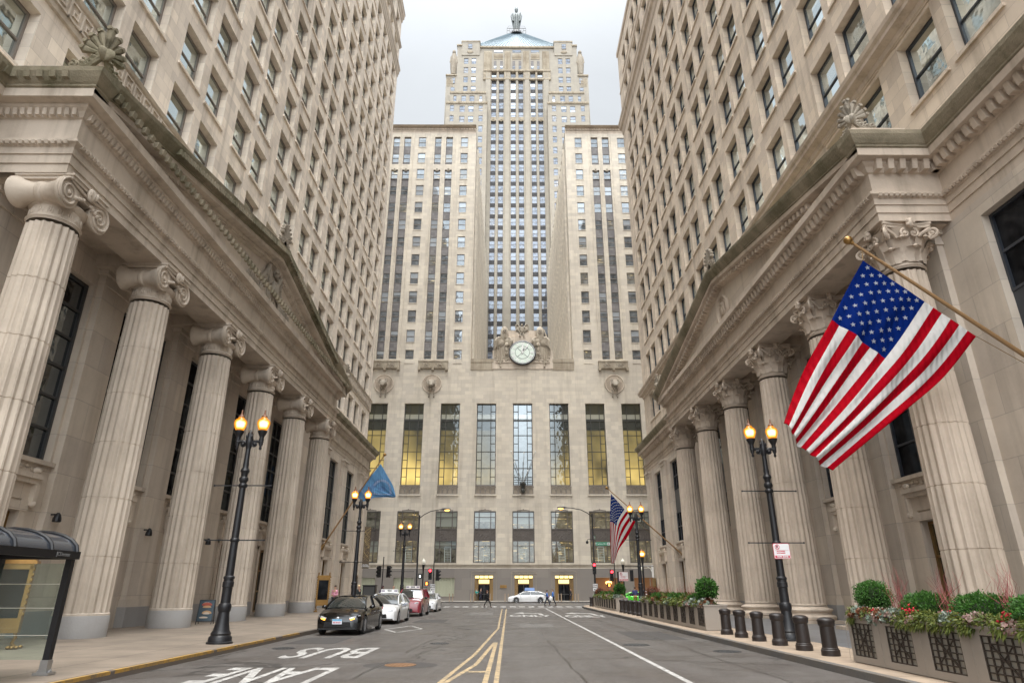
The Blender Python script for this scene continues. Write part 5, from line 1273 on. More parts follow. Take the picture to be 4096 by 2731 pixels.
def cobra(label,loc,q,h,arm_):
    t=thing('street_lamp',label,'street lamp',loc,0,'tall street lamps with curved arms'); mb=MB(); mb.lathe([(.14,0),(.13,1.2),(.1,1.25),(.07,h)],12); mb.ell((0,0,h),.09,.09,.12,8,5)
    mb.build('post',[M['black']],t,40); mb=MB(); mb.tube([(0,0,h-.25),(q*.5,0,h+.15),(q*1.2,0,h+.5),(q*2.2,0,h+.68),(q*arm_,0,h+.72)],.045,8); mb.build('arm',[M['black']],t,40)
    mb=MB(); x=q*(arm_+.35); mb.ell((x,0,h+.74),.55,.2,.12,12,6); hd=mb.build('lamp_head',[M['iron']],t,50); mb=MB(); mb.ell((x+q*.12,0,h+.64),.3,.16,.16,12,6); mb.build('lens',[M['cobra']],hd,60); return t
M['cobra']=plain('lit sodium lens',(1,.6,.2),.3,emit=(1,.55,.12),es=1.6)
cobL=cobra('tall curved arm street lamp on the left corner, lit orange',(-9.95,73.5,.15),1,9.2,2.55)
cobR=cobra('tall curved arm street lamp on the right corner with a red signal on its post',(9.0,71.5,.15),-1,9.15,2.9)
# security camera on the right arm post
mb=MB(); mb.bar((9.0,71.5,6.7),(8.45,71.5,6.75),.05); mb.bar((8.45,71.5,6.75),(8.35,71.5,6.55),.05); mb.ell((8.35,71.5,6.42),.15,.15,.17,8,6); o=mb.build('security_camera',[M['black']]); tag(o,'black dome security camera on an arm of the right corner lamp post','security camera')
# traffic signals
def signal(label,loc,parent_lit=None,hand=False,rz=0,group='traffic signal heads at the crossing'):
    t=thing('traffic_light',label,'traffic light',loc,rz,group); mb=MB(); mb.box(-.18,.18,-.12,.14,-.55,.6)
    for i in range(3):
        z=.38-.36*i
        for k in range(7):
            a=PI*k/6; b=PI*(k+1)/6
            mb.add([(math.cos(a)*.15,-.12,z+math.sin(a)*.15),(math.cos(b)*.15,-.12,z+math.sin(b)*.15),(math.cos(b)*.15,-.34,z+math.sin(b)*.15-.03),(math.cos(a)*.15,-.34,z+math.sin(a)*.15-.03)],[(0,1,2,3)])
    h=mb.build('housing',[M['black']],t,40)
    for i in range(3):
        z=.38-.36*i; mb=MB(); mb.lathe([(.13,0),(.09,.03),(1e-4,.04)],16,(0,-.125,z),T=Matrix.Rotation(R(90),4,'X')); mb.build('lens',[M['red'] if (parent_lit=='red' and i==0) else M['iron']],h,60)
    if hand:
        mb=MB(); mb.box(-.55,-.13,-.12,.14,-1.15,-.72); h2=mb.build('crossing_signal',[M['black']],t); mb=MB(); x=-.34
        mb.box(x-.08,x+.08,-.135,-.125,-1.07,-.93)
        for i in range(4): mb.box(x-.08+.043*i,x-.05+.043*i,-.135,-.125,-.925,-.80+.01*(i in(1,2)))
        mb.box(x+.085,x+.12,-.135,-.125,-1.0,-.9); mb.build('hand_symbol',[M['hand']],h2)
    return t
def pole(label,x,y,h,r=.06):
    mb=MB(); mb.lathe([(.16,0),(.15,.5),(r,.6),(r*.85,h),(r*1.2,h+.02),(1e-4,h+.1)],12); o=mb.build('signal_pole',[M['black']],None,40,loc=(x,y,.15)); return tag(o,label,'pole','slim signal poles')
pole('slim black signal pole on the left pavement behind the first white taxi',-13.35,72,4.75); pole('slim black signal pole beside the red light, left of the shop curtains',-8.2,74,4.4); pole('slim black signal pole behind the right planters with a red light',11.35,73,4.2)
signal('black unlit signal head on the right side of the left slim pole',(-12.75,72,3.45),rz=R(60)); signal('black unlit signal head on the left side of the left slim pole',(-13.75,72,3.45),rz=R(-20))
signal('red signal head with orange hand on the pole above the one way sign',(-8.55,73.9,3.25),'red',True,rz=R(0)); signal('black unlit signal head right of the left red signal',(-7.75,74,3.15),rz=R(75))
signal('red signal head on the right curved arm lamp post',(8.95,71.2,3.75),'red',False); signal('red signal head with orange hand on the slim pole behind the right planters',(11.0,72.9,3.1),'red',True); signal('black unlit signal head facing sideways on the right slim pole',(11.75,73,2.9),rz=R(75))
signal('black signal head beside the right lamp post seen from behind',(13.35,74,3.1),rz=R(160))
mb=MB(); mb.box(-.2,.2,-.1,.12,-.25,.25); o=mb.build('crossing_signal',[M['black']],loc=(-9.55,73.3,3.05)); mb=MB(); mb.box(-.09,.06,-.125,-.105,-.14,.12); mb.build('walk_symbol',[plain('white walk symbol',(1,1,1),emit=(.9,1,.95),es=.9)],o); tag(o,'small walk signal box on the left curved arm lamp post','crossing signal')
# signs
def sign(name,label,cat,loc,w,h,face,border=None,texts=(),rz=0,group=None,th=.02):
    t=thing(name,label,cat,loc,rz,group); mb=MB(); r=.04; pts=[]
    for (sx_,sz_) in ((1,1),(-1,1),(-1,-1),(1,-1)):
        a0={(1,1):0,(-1,1):90,(-1,-1):180,(1,-1):270}[(sx_,sz_)]
        for k in range(4): a=R(a0+30*k); pts.append((sx_*(w/2-r)+math.cos(a)*r,sz_*(h/2-r)+math.sin(a)*r))
    mb.extr(pts,th,TF); pl=mb.build('sign_plate',[border or face],t)
    mb=MB(); k=.93 if border else .0
    if border: mb.extr([(a*(1-.05*min(1,.5/w)),b*(1-.05*min(1,.5/h))) for a,b in pts],.004,Matrix.Translation((0,-th/2-.003,0))@TF); mb.build('sign_face',[face],t)
    for (txt,x,z,size,mat,bold) in texts:
        m_=textmb(txt,size,.002,bold=bold); m_.mat4(Matrix.Translation((x,-th/2-.008,z))@TF); m_.build('lettering',[mat],t)
    return t
M['signw']=plain('white sign face',(.72,.72,.73),.4); M['signr']=plain('red sign ink',(.55,.02,.05),.4); M['signb']=plain('black sign ink',(.02,.02,.02),.4); M['signg']=plain('green sign face',(.0,.22,.11),.4)
def noparking(label,loc,w,h,rz=0):
    t=sign('parking_sign',label,'sign',loc,w,h,M['signw'],M['signr'],[('R',-w*.25,h*.26,h*.22,M['signb'],.006),('NO STOPPING',-w*.06,-h*.02,h*.085,M['signr'],.002),('NO STANDING',-w*.06,-h*.135,h*.085,M['signr'],.002)],rz,'parking restriction signs')
    mb=MB(); T=Matrix.Translation((-w*.25,-.02,h*.26))@Matrix.Rotation(R(90),4,'X'); mb.lathe([(h*.16,-.002),(h*.16,.003),(h*.125,.003),(h*.125,-.002)],24,T=T,cap=False); mb.bar((-w*.25-h*.1,-.022,h*.36),(-w*.25+h*.1,-.022,h*.16),h*.03,.004,up=(0,1,0)); mb.box(-w*.4,w*.42,-.02,-.016,h*.045,h*.055); mb.box(-w*.44,w*.44,-.018,-.014,-h*.44,-h*.28); mb.build('sign_symbol',[M['signr']],t)
    m_=textmb('TOW ZONE',h*.14,.002,bold=.004); m_.mat4(Matrix.Translation((0,-.024,-h*.36))@TF); m_.build('lettering',[M['signw']],t); return t
noparking('white and red no stopping tow zone sign on the near right lamp post',(9.25,22.78,2.92),.56,.50)
noparking('small pale pink and white parking sign behind the far right planters',(12.1,72.0,3.0),.98,.9)
for lab,loc in (('one way sign under the red signal at the left corner',(-8.2,73.7,1.92)),('one way sign below the red signal on the right corner lamp post',(8.95,71.0,1.92))):
    t=sign('one_way_sign',lab,'sign',loc,.52,.72,M['signw'],M['signb'],[('ONE',0,.2,.22,M['signb'],.006),('WAY',0,-.0,.22,M['signb'],.006)],0,'one way signs')
    mb=MB(); mb.extr([(-.2,-.22),(-.07,-.14),(-.07,-.19),(.19,-.19),(.19,-.25),(-.07,-.25),(-.07,-.30)],.004,Matrix.Translation((0,-.02,0))@TF); mb.build('arrow',[M['signb']],t)
t=sign('street_sign','green street name sign on the right corner lamp post','sign',(10.0,71.3,6.05+.2),1.55,.36,M['signg'],M['signw'],[('W Jackson Blvd',-.22,0,.19,M['signw'],.003)])
mb=MB(); mb.box(.46,.74,-.022,-.012,-.13,.13); mb.build('sign_emblem',[M['signw']],t); mb=MB(); mb.lathe([(.06,0),(.06,.006)],10,(.6,-.02,0),T=Matrix.Rotation(R(90),4,'X')); mb.build('sign_emblem_mark',[M['signb']],t)
sign('street_sign','green street name sign seen nearly edge on above the other one','sign',(9.15,71.4,6.9),.9,.34,M['signg'],M['signw'],[('LaSalle St',0,0,.17,M['signw'],.003)],R(75))
# banner on the second left lamp
t=thing('banner','narrow black banner with tangled gold lines on the second left lamp','banner',(-8.6,39.55,0)); mb=MB(); mb.box(.02,.42,-.012,.012,2.85,5.2); mb.build('banner_cloth',[plain('dark brown cloth',(.07,.05,.03),.8)],t)
mb=MB(); random.seed(3)
for i in range(46):
    z=3.25+1.9*random.random(); mb.bar((.05,-.018,z),(.39,-.018,min(5.15,max(3.2,z+random.uniform(-.5,.5)))),.012,.003)
mb.build('gold_lines',[plain('gold ink',(.55,.40,.18),.6)],t); m_=textmb('CENTRAL\nSTANDARD',.085,.002); m_.mat4(Matrix.Translation((.22,-.02,3.0))@TF); m_.build('lettering',[M['signw']],t)
# ================================================================ vehicles (local: front at y=0 looking -Y, rear at y=length)
M['tyre']=plain('tyre rubber',(.02,.02,.02),.8); M['rim']=plain('alloy rim',(.45,.45,.46),.3,.8); M['rimd']=plain('dark gap',(.015,.015,.015),.6)
M['cglass']=plain('tinted car glass',(.02,.025,.025),.05,0,.8,coat=1); M['amberl']=plain('lit orange indicator',(1,.4,.05),emit=(1,.36,.03),es=2.4)
M['headl']=plain('clear headlamp',(.55,.57,.6),.12,.3,coat=1); M['plateb']=plain('number plate',(.62,.66,.72),.5); M['blackp']=plain('black car trim',(.015,.015,.016),.4)
M['seat']=plain('grey seats',(.08,.08,.08),.8)
def interp(tab,y,k):
    for a,b in zip(tab[:-1],tab[1:]):
        if a[0]<=y<=b[0]:
            t=(y-a[0])/(b[0]-a[0]); t=t*t*(3-2*t)*.5+t*.5; return a[k]+(b[k]-a[k])*t
    return tab[-1][k]
def car(label,loc,rz,S):
    Ln,W,H_=S['L'],S['W'],S['H']; t=thing('car',label,S.get('cat','car'),loc,rz,S.get('group')); paint_=S['paint']; wr=S['wr']; wy=S['wy']
    tab=S['body']   # (y, halfwidth, zbottom, ztop)
    ys=sorted(set([i*Ln/44 for i in range(45)]+[a[0] for a in tab])); rings=[]
    mb=MB()
    for y in ys:
        w=interp(tab,y,1); zb=interp(tab,y,2); zt=interp(tab,y,3); zm=zb+(zt-zb)*.55
        arch=0
        for q in wy:
            d=abs(y-q); 
            if d<wr+.07: arch=max(arch,math.sqrt((wr+.07)**2-d*d)+wr)
        zs=max(zb,arch) if arch else zb; zs=min(zs,zt-.12)
        half=[(0,zb),(w*.80,zb),(w*.80,zs),(w*.985,zs),(w*1.0,max(zs+.02,zm-.05)),(w*.995,max(zs+.03,zm+.08)),(w*.965,zt-.06),(w*.90,zt),(w*.55,zt+.035),(0,zt+.05)]
        ring=[(x,y,z) for x,z in half]+[(-x,y,z) for x,z in half[-2:0:-1]]; rings.append(ring)
    n=len(rings[0]); vs=[p for r in rings for p in r]; fs=[]
    for i in range(len(rings)-1):
        for k in range(n): j=(k+1)%n; fs.append((i*n+k,i*n+j,(i+1)*n+j,(i+1)*n+k))
    fs.append(tuple(range(n))); fs.append(tuple((len(rings)-1)*n+k for k in range(n))[::-1]); mb.add(vs,fs)
    body=mb.build('body',[paint_],t,38)
    # cabin
    y0,y1,y2,y3=S['cab']; wb=W/2*.92; wr_=W/2*.70; zb=S['belt']; zr=H_
    nseg=9; mb=MB(); gl=MB()
    def sec(y):
        if y<=y1: f=(y-y0)/(y1-y0); z=zb+.02+(zr-.04-zb-.02)*math.sin(f*PI/2)**.92; 
        elif y<=y2: z=zr-.04+.04*math.sin((y-y1)/(y2-y1)*PI)
        else: f=(y3-y)/(y3-y2); z=zb+.04+(zr-.04-zb-.04)*math.sin(max(0,f)*PI/2)**S.get('rearp',.9)
        k=(z-zb)/(zr-zb); return wb-(wb-wr_)*k, z
    yy=[y0+(y3-y0)*i/26 for i in range(27)]
    # glass hull
    vs=[];fs=[]
    for y in yy:
        w,z=sec(y); z=max(z,zb+.012); vs+=[(-wb*.985,y,zb-.03),(-w*.985,y,z-.03),(-w*.6,y,z),(0,y,z+.01),(w*.6,y,z),(w*.985,y,z-.03),(wb*.985,y,zb-.03)]
    for i in range(len(yy)-1):
        for k in range(6): a=i*7+k; fs.append((a,a+1,a+8,a+7))
    gl.add(vs,fs); gl.build('windows',[M['cglass']],body,50)
    # roof skin and pillars in body colour
    rv=[];rf=[]; ry=[y for y in yy if y1-.02<=y<=y2+.05]; ry=[y1]+ry+[y2+.06]
    for y in ry:
        w,z=sec(y); rv+=[(-w*1.0,y,z-.05),(-w*.93,y,z+.005),(-w*.5,y,z+.03),(0,y,z+.038),(w*.5,y,z+.03),(w*.93,y,z+.005),(w*1.0,y,z-.05)]
    for i in range(len(ry)-1):
        for k in range(6): a=i*7+k; rf.append((a,a+1,a+8,a+7))
    mb.add(rv,rf)
    for q in (-1,1):
        pts=[(q*sec(y)[0]*1.0,y,sec(y)[1]-.015) for y in yy if y<=y1+.05]; mb.tube([(q*wb,y0-.05,zb)]+pts,.038,6)
        pts=[(q*sec(y)[0]*1.0,y,sec(y)[1]-.015) for y in yy if y>=y2-.02]; mb.tube(pts+[(q*wb,y3,zb+.02)],.06,6)
        for yp in S['pillars']: w,z=sec(yp); mb.bar((q*wb*1.0,yp,zb-.02),(q*w*1.0,yp+.06,z-.02),.03,.09)
    mb.build('roof',[paint_],body,40)
    # wheels
    for q in (-1,1):
        for y in wy:
            mb=MB(); T=Matrix.Rotation(R(90)*q,4,'Y'); w_=.11
            mb.lathe([(wr*.62,-.1),(wr*.97,-.1),(wr,-.05),(wr,.05),(wr*.97,.1),(wr*.66,.1)],26,(q*(W/2-.10),y,wr),T=T,cap=False); mb.lathe([(1e-4,-.02),(wr*.66,-.02)],20,(q*(W/2-.10),y,wr),1,T=T,cap=False)
            o=mb.build('wheel',[M['tyre'],M['rimd']],t,40); mb=MB()
            for k in range(10): a=2*PI*k/10; mb.bar((q*(W/2-.02),y+math.sin(a)*.05,wr+math.cos(a)*.05),(q*(W/2-.02),y+math.sin(a)*wr*.62,wr+math.cos(a)*wr*.62),.02,.045,0,up=(1,0,0))
            mb.lathe([(wr*.58,.07),(wr*.66,.09),(wr*.66,.1)],24,(q*(W/2-.10),y,wr),T=T,cap=False); mb.ell((q*(W/2-.015),y,wr),.03,.07,.07,8,5); mb.build('rim',[M['rim']],o,40)
    # front details
    zf=interp(tab,.12,3)
    for q in (-1,1):
        mb=MB(); mb.tube([(q*W/2*.50,.02,zf-.10),(q*W/2*.72,.08,zf-.07),(q*W/2*.90,.28,zf-.0)],.06,7,rs=[.035,.07,.035]); mb.build('headlight',[M['headl']],t,50)
        if S.get('ind'): mb=MB(); mb.tube([(q*W/2*.55,-.01,zf-.13),(q*W/2*.72,.05,zf-.10)],.035,6); mb.build('indicator',[M['amberl']],t,50)
        mb=MB(); mb.ell((q*(W/2+.10),y0+.42,zb+.03),.12,.08,.075,8,6); mb.bar((q*(W/2-.06),y0+.45,zb-.0),(q*(W/2+.05),y0+.43,zb+.01),.03); mb.build('mirror',[S.get('mirror',paint_)],t,50)
        mb=MB(); 
        for yd in S['handles']: mb.bar((q*(W/2+.005),yd,zb-.18),(q*(W/2+.005),yd+.16,zb-.17),.02,.025)
        mb.build('door_handle',[M['rim']],t)
        mb=MB(); mb.box(q*W/2*.995-.004,q*W/2*.995+.004,S['handles'][0]+.28,S['handles'][0]+.29,.35,zb-.02); mb.box(q*W/2*.995-.004,q*W/2*.995+.004,y0+.5,y0+.51,.35,zb-.02); mb.build('door_gap',[M['blackp']],t)
        mb=MB(); mb.tube([(q*W/2*.6,Ln+.0,zb-.15),(q*W/2*.9,Ln-.18,zb-.08)],.07,6); mb.build('tail_light',[M['signr']],t,50)
    mb=MB(); gw=W/2*S.get('gw',.6); mb.add([(-gw,-.012,.30),(gw,-.012,.30),(gw*.9,-.03,.50),(-gw*.9,-.03,.50)],[(0,1,2,3)]); 
    for z in (.34,.38,.42,.46): mb.bar((-gw*.95,-.03,z),(gw*.95,-.03,z),.012)
    mb.build('grille',[M['blackp']],t); mb=MB(); mb.box(-W/2*.8,W/2*.8,-.04,.05,.22,.27); mb.build('bumper_lip',[S.get('lip',M['blackp'])],t)
    if S.get('plate'):
        mb=MB(); mb.box(-.19,.19,-.06,-.04,.42,.60); p=mb.build('number_plate',[M['plateb']],t); mb=MB(); mb.box(-.185,.185,-.064,-.0605,.545,.595); mb.build('plate_band',[plain('light blue plate band',(.08,.35,.6))],p)
        m_=textmb('BG 40 621',.07,.001,bold=.003); m_.mat4(Matrix.Translation((0,-.064,.48))@TF); m_.build('lettering',[M['signr']],p)
    mb=MB(); mb.ell((0,-.02,zf-.08),.075,.02,.05,12,6); mb.build('badge',[M['rim']],t,50)
    if S.get('sign'):
        mb=MB(); ys_=y1+.28; w_=.48; mb.box(-w_,w_,ys_,ys_+.12,zr+.035,zr+.20); mb.box(-w_-.03,w_+.03,ys_-.04,ys_+.16,zr+.02,zr+.045); o=mb.build('roof_sign',[M['white']],t); m_=textmb(S['sign'],.15,.002,bold=.004); m_.mat4(Matrix.Translation((0,ys_-.004,zr+.115))@TF); m_.build('lettering',[M['blackp']],o)
        mb=MB()
        for q in (-1,1): mb.box(q*.36-.09,q*.36+.09,ys_-.006,ys_-.001,zr+.07,zr+.16)
        mb.build('sign_panel',[plain('grey lilac panel',(.25,.22,.28))],o)
    if S.get('num'):
        m_=textmb(S['num'],.17,.001,bold=.004); yb=y0*.45; zt=interp(tab,yb,3); slope=math.atan2(interp(tab,yb+.2,3)-interp(tab,yb-.2,3),.4)
        m_.mat4(Matrix.Translation((0,yb,zt+.066))@Matrix.Rotation(slope,4,'X')); m_.build('lettering',[S.get('numm',M['blackp'])],t)
    return t
def paintcar(n,c,coat=1,rough=.3): return plain(n,c,rough,0,.5,coat=coat)
sedan=dict(L=5.2,W=1.84,H=1.46,wr=.345,wy=(.98,4.35),belt=.99,cab=(1.25,2.35,3.7,5.0),pillars=(3.05,),handles=(2.75,3.85),
  body=[(0,.66,.24,.60),(.06,.80,.20,.70),(.3,.89,.18,.80),(1.0,.92,.17,.93),(1.4,.92,.17,.98),(2.6,.92,.17,1.0),(4.2,.92,.18,1.02),(4.9,.88,.24,1.03),(5.15,.78,.32,.95),(5.2,.7,.4,.85)],paint=paintcar('glossy black car paint',(.002,.002,.0025),.2,.12),ind=1,plate=1)
car('black sedan with orange indicators lit and a blue topped plate, first in the kerb row',(-6.85,27.9,0),0,sedan)
wp_=paintcar('glossy white car paint',(.72,.72,.72))
TG='white taxis parked at the left kerb'
hat=dict(sedan); hat.update(L=5.2,W=1.82,H=1.52,wy=(1.0,4.4),belt=.98,cab=(1.0,2.45,3.3,5.1),paint=wp_,ind=0,plate=0,sign='924',num='924',group=TG,cat='taxi',rearp=.75,gw=.45)
car('white hatchback taxi numbered 924 parked behind the black sedan',(-6.85,36.7,0),0,hat)
suv=dict(L=5.2,W=1.9,H=1.76,wr=.38,wy=(1.0,4.35),belt=1.14,cab=(1.3,1.95,4.6,5.1),pillars=(2.9,3.9),handles=(2.6,3.6),rearp=.5,
  body=[(0,.72,.28,.78),(.06,.84,.24,.92),(.3,.92,.22,1.0),(1.2,.95,.22,1.08),(1.5,.95,.22,1.13),(2.6,.95,.22,1.15),(4.5,.95,.24,1.17),(5.1,.9,.3,1.17),(5.2,.85,.4,1.1)],
  paint=paintcar('maroon car paint',(.24,.008,.022)),sign='2848',num='2848',numm=M['white'],mirror=M['blackp'],cat='taxi',gw=.4,lip=M['rimd'])
sv=car('maroon sport utility taxi numbered 2848 parked between the two white taxis',(-6.9,47.0,0),0,suv)
mb=MB()
for q in (-1,1): mb.tube([(q*.72,2.1,1.84),(q*.74,2.3,1.88),(q*.74,4.3,1.88),(q*.72,4.5,1.83)],.025,6)
mb.build('roof_rail',[M['blackp']],sv); mb=MB(); mb.add([(.1,1.36,1.16),(.80,1.36,1.14),(.68,1.72,1.64),(-.05,1.72,1.66)],[(0,1,2,3)]); mb.build('sun_shade',[plain('white sun shade',(.75,.8,.85))],sv)
mb=MB(); mb.add([(.955,1.0,1.0),(.958,1.9,1.12),(.958,1.9,1.2),(.955,1.05,1.06)],[(0,1,2,3)]); mb.build('green_stripe',[plain('green stripe',(.02,.4,.06))],sv)
s2=dict(sedan); s2.update(L=5.1,W=1.8,H=1.42,paint=wp_,sign='3719',num='37',group=TG,cat='taxi',plate=0,ind=0)
car('white sedan taxi with headlamps on, last in the row before the crossing',(-6.85,56.2,0),0,s2)
cr=dict(sedan); cr.update(L=5.6,W=1.85,H=1.50,wy=(1.15,4.45),paint=wp_,plate=0,ind=0,cat='taxi',cab=(1.3,2.6,3.95,5.3),wr=.36)
c_=car('white taxi with a blue roof advert driving left along the cross street',(-.2,95.4,0),R(-90),cr)
c_.location=(-.15,94.9,0)
mb=MB(); mb.box(-.15,.15,2.3,3.7,1.56,1.62); mb.add([(-.12,2.3,1.6),(.12,2.3,1.6),(.12,3.7,1.6),(-.12,3.7,1.6),(-.04,2.35,1.95),(.04,2.35,1.95),(.04,3.65,1.95),(-.04,3.65,1.95)],[(4,5,6,7),(0,1,5,4),(1,2,6,5),(2,3,7,6),(3,0,4,7)]); mb.build('roof_advert',[plain('blue advert',(.16,.26,.5),.4)],c_)
mb=MB(); mb.lathe([(.26,0),(.2,.004),(.2,.0)],20,(-.936,3.6,.72),T=Matrix.Rotation(R(90),4,'Y'),cap=False); mb.build('door_emblem',[plain('grey emblem',(.3,.28,.3))],c_)
gn=dict(sedan); gn.update(L=5.0,paint=paintcar('bright green car paint',(.09,.72,.03)),plate=0,ind=0)
g_=car('bright green car half hidden behind the far right planters and lamp post',(12.5,82.2,0),R(-90),gn)

# ================================================================ people
SK=plain('skin',(.45,.27,.19),.5,spec=.3); SHOE=plain('dark shoes',(.02,.02,.02),.5)
def skinmesh(name,verts,edges,radii,mats,parent,root=0,sub=1):
    me=bpy.data.meshes.new(name); me.from_pydata(verts,edges,[]); o=bpy.data.objects.new(name,me); COL.objects.link(o)
    mod=o.modifiers.new('s','SKIN'); mod.use_smooth_shade=True
    for i,v in enumerate(me.skin_vertices[0].data):
        r=radii[i]; v.radius=(r,r) if not isinstance(r,tuple) else r; v.use_root=(i==root)
    if sub: s_=o.modifiers.new('u','SUBSURF'); s_.levels=sub; s_.render_levels=sub
    bpy.context.view_layer.update(); dg=bpy.context.evaluated_depsgraph_get(); m2=bpy.data.meshes.new_from_object(o.evaluated_get(dg))
    o.modifiers.clear(); o.data=m2; bpy.data.meshes.remove(me); m2.name=name
    for p in m2.polygons: p.use_smooth=True
    m2.materials.clear(); [m2.materials.append(m) for m in mats]; o.parent=parent; return o
def person(label,loc,rz,h=1.72,pose='stand',top=(.1,.1,.1),legs=(.02,.02,.03),hair=(.05,.03,.02),longhair=0,coat=0,arms='down',bald=0,group=None,skirt=0):
    t=thing('person',label,'person',loc,rz,group); k=h/1.75
    V=lambda x,y,z:(x*k,y*k,z*k)          # faces -Y
    st={'stand':((.09,.0,.0,.02),(-.09,.0,.0,-.02)),'walk':((.08,-.30,-.16,-.38),(-.08,.18,.10,.36)),'walk2':((.08,.20,.10,.30),(-.08,-.22,-.12,-.30))}[pose]
    P=[];Ed=[];Rr=[]
    def a(p,r,par=None):
        P.append(V(*p)); Rr.append(tuple(q*k for q in r) if isinstance(r,tuple) else r*k)
        if par is not None: Ed.append((par,len(P)-1))
        return len(P)-1
    pel=a((0,0,.93),(.155,.11)); wa=a((0,0,1.08),(.135,.10),pel); ch=a((0,.0,1.28),(.165,.115),wa); nb=a((0,.01,1.44),(.085,.07),ch); nk=a((0,.0,1.51),.055,nb); hd=a((0,-.015,1.60),(.075,.088),nk); ht=a((0,-.01,1.69),(.068,.08),hd)
    feet=[];hands=[];legp=[];armp=[]
    for (x,yk,_,yf),q in zip(st,(1,-1)):
        hip=a((q*.095,0,.90),.085,pel); kn=a((q*.10,(yk if pose!='stand' else -.01),.50),.058,hip); an=a((q*.10,yf,.09 if yf<.2 else .14),.037,kn); ft=a((q*.11,yf-.14,.03 if yf<.2 else .06),(.04,.028),an); legp.append((hip,kn,an,ft))
        sh=a((q*.185,.0,1.40),.058,ch)
        if arms=='down': e=(q*.24,.03,1.13); w=(q*.25,-.05,.89)
        elif arms=='front': e=(q*.24,.02,1.14); w=(q*.08,-.24,1.12)
        else: e=(q*.23,(.10 if q>0 else -.05),1.14); w=(q*.22,(.02 if q>0 else -.20),.93)
        el=a(e,.042,sh); wr_=a(w,.027,el); d=(Vector(w)-Vector(e)).normalized(); pm=Vector(w)+d*.05; pa=a(tuple(pm),(.034,.02),wr_); armp.append((sh,el,wr_))
        sd=Vector((0,1,0)) if arms!='front' else Vector((0,0,1))
        for i,fl_ in enumerate((.062,.072,.068,.052)):
            b=pm+sd*(-.027+.018*i)+d*.03; m1=a(tuple(b+d*.012),.0085,pa); m2=a(tuple(b+d*fl_+Vector((-q*.012,0,0))),.007,m1)
        th=a(tuple(pm-sd*.035+d*.005),.009,pa); a(tuple(pm-sd*.045+d*.04),.0075,th)
    body=skinmesh('body',P,Ed,Rr,[SK],t)
    # face added to the body mesh
    fm=MB(); hz=1.615
    fm.add([V(-.016,-.10,hz-.02),V(.016,-.10,hz-.02),V(0,-.098,hz+.03),V(0,-.128,hz-.018)],[(0,1,3),(1,2,3),(2,0,3)])
    for q in (-1,1): fm.ell(V(q*.082,.0,hz),.014*k,.028*k,.035*k,6,4)
    f=fm.build('face',[SK],body,50); 
    fm=MB()
    for q in (-1,1): fm.ell(V(q*.033,-.097,hz+.022),.013*k,.008*k,.008*k,6,4)
    fm.box(-.024*k,.024*k,-.103*k,-.09*k,(hz-.055)*k,(hz-.048)*k); fm.build('eyes_and_mouth',[M['dark']],body)
    if not bald:
        hm=MB(); hm.ell(V(0,.012,hz+.055),.088*k,.102*k,.085*k,12,8)
        if longhair: hm.tube([V(0,.05,hz+.06),V(0,.08,hz-.08),V(0,.075,hz-.24)],.07*k,8,rs=[.08*k,.075*k,.045*k])
        hm.build('hair',[plain('hair',hair,.7)],t,60)
    # clothes
    Q=[P[pel],P[wa],P[ch],P[nb]]; E2=[(0,1),(1,2),(2,3)]; R2=[(.168*k,.125*k),(.15*k,.118*k),(.18*k,.132*k),(.09*k,.075*k)]
    if coat: Q+= [V(0,.0,.72)]; E2.append((0,4)); R2.append((.19*k,.15*k)); Q+= [V(0,0,.60)]; E2.append((4,5)); R2.append((.20*k,.16*k))
    for (sh,el,wr_) in armp: i=len(Q); Q+=[P[sh],P[el],P[wr_]]; E2+=[(2,i),(i,i+1),(i+1,i+2)]; R2+=[.07*k,.055*k,.042*k]
    skinmesh('coat' if coat else 'shirt',Q,E2,R2,[plain('upper clothing',top,.8)],t)
    Q=[P[pel]];E2=[];R2=[(.16*k,.118*k)]
    for (hip,kn,an,ft) in legp: i=len(Q); Q+=[P[hip],P[kn],P[an]]; E2+=[(0,i),(i,i+1),(i+1,i+2)]; R2+=[.098*k,.07*k,.05*k]
    skinmesh('trousers',Q,E2,R2,[plain('lower clothing',legs,.8)],t)
    for (hip,kn,an,ft) in legp:
        mb=MB(); A=Vector(P[an]);B_=Vector(P[ft]); mb.ell((A+B_)/2+Vector((0,-.0,-.015*k)),.048*k,.135*k,.045*k,8,6); mb.build('shoe',[SHOE],t,60)
    return t
person('person in a pink shirt and dark trousers standing by the brass stand',(-12.75,50.4,.15),R(-25),1.86,'stand',(.62,.28,.36),(.015,.02,.03),arms='front')
person('blond person in a black jacket behind the black sedan roof',(-11.1,50.8,.15),R(60),1.9,'stand',(.015,.02,.02),(.02,.02,.02),(.6,.45,.25),arms='swing')
person('person with long dark hair and purple jacket behind the white hatchback taxi',(-9.35,50.8,.15),R(150),1.84,'stand',(.05,.03,.08),(.02,.02,.02),(.04,.015,.015),1,coat=1)
person('bald person in a navy suit behind the white hatchback taxi',(-8.75,52.0,.15),R(70),1.88,'walk',(.02,.025,.06),(.02,.02,.04),bald=1)
person('person in a long black coat striding over the crosswalk',(-2.22,70.7,0),R(-90+180),1.66,'walk',(.012,.012,.014),(.015,.015,.017),(.12,.05,.03),1,coat=1,arms='swing')
person('person in a teal jacket standing outside the left doorway',(-4.75,101.6,.15),R(30),1.72,'stand',(.0,.30,.28),(.08,.07,.06),(.05,.03,.02),arms='front')
person('person in dark clothes beside the teal jacket at the left doorway',(-4.15,101.9,.15),R(-40),1.78,'walk',(.02,.02,.03),(.02,.02,.04),arms='front')
person('person in a bright blue top crossing behind another, nearer the taxi',(4.25,76.8,0),R(90),1.66,'walk2',(.05,.15,.45),(.02,.03,.06),arms='swing')
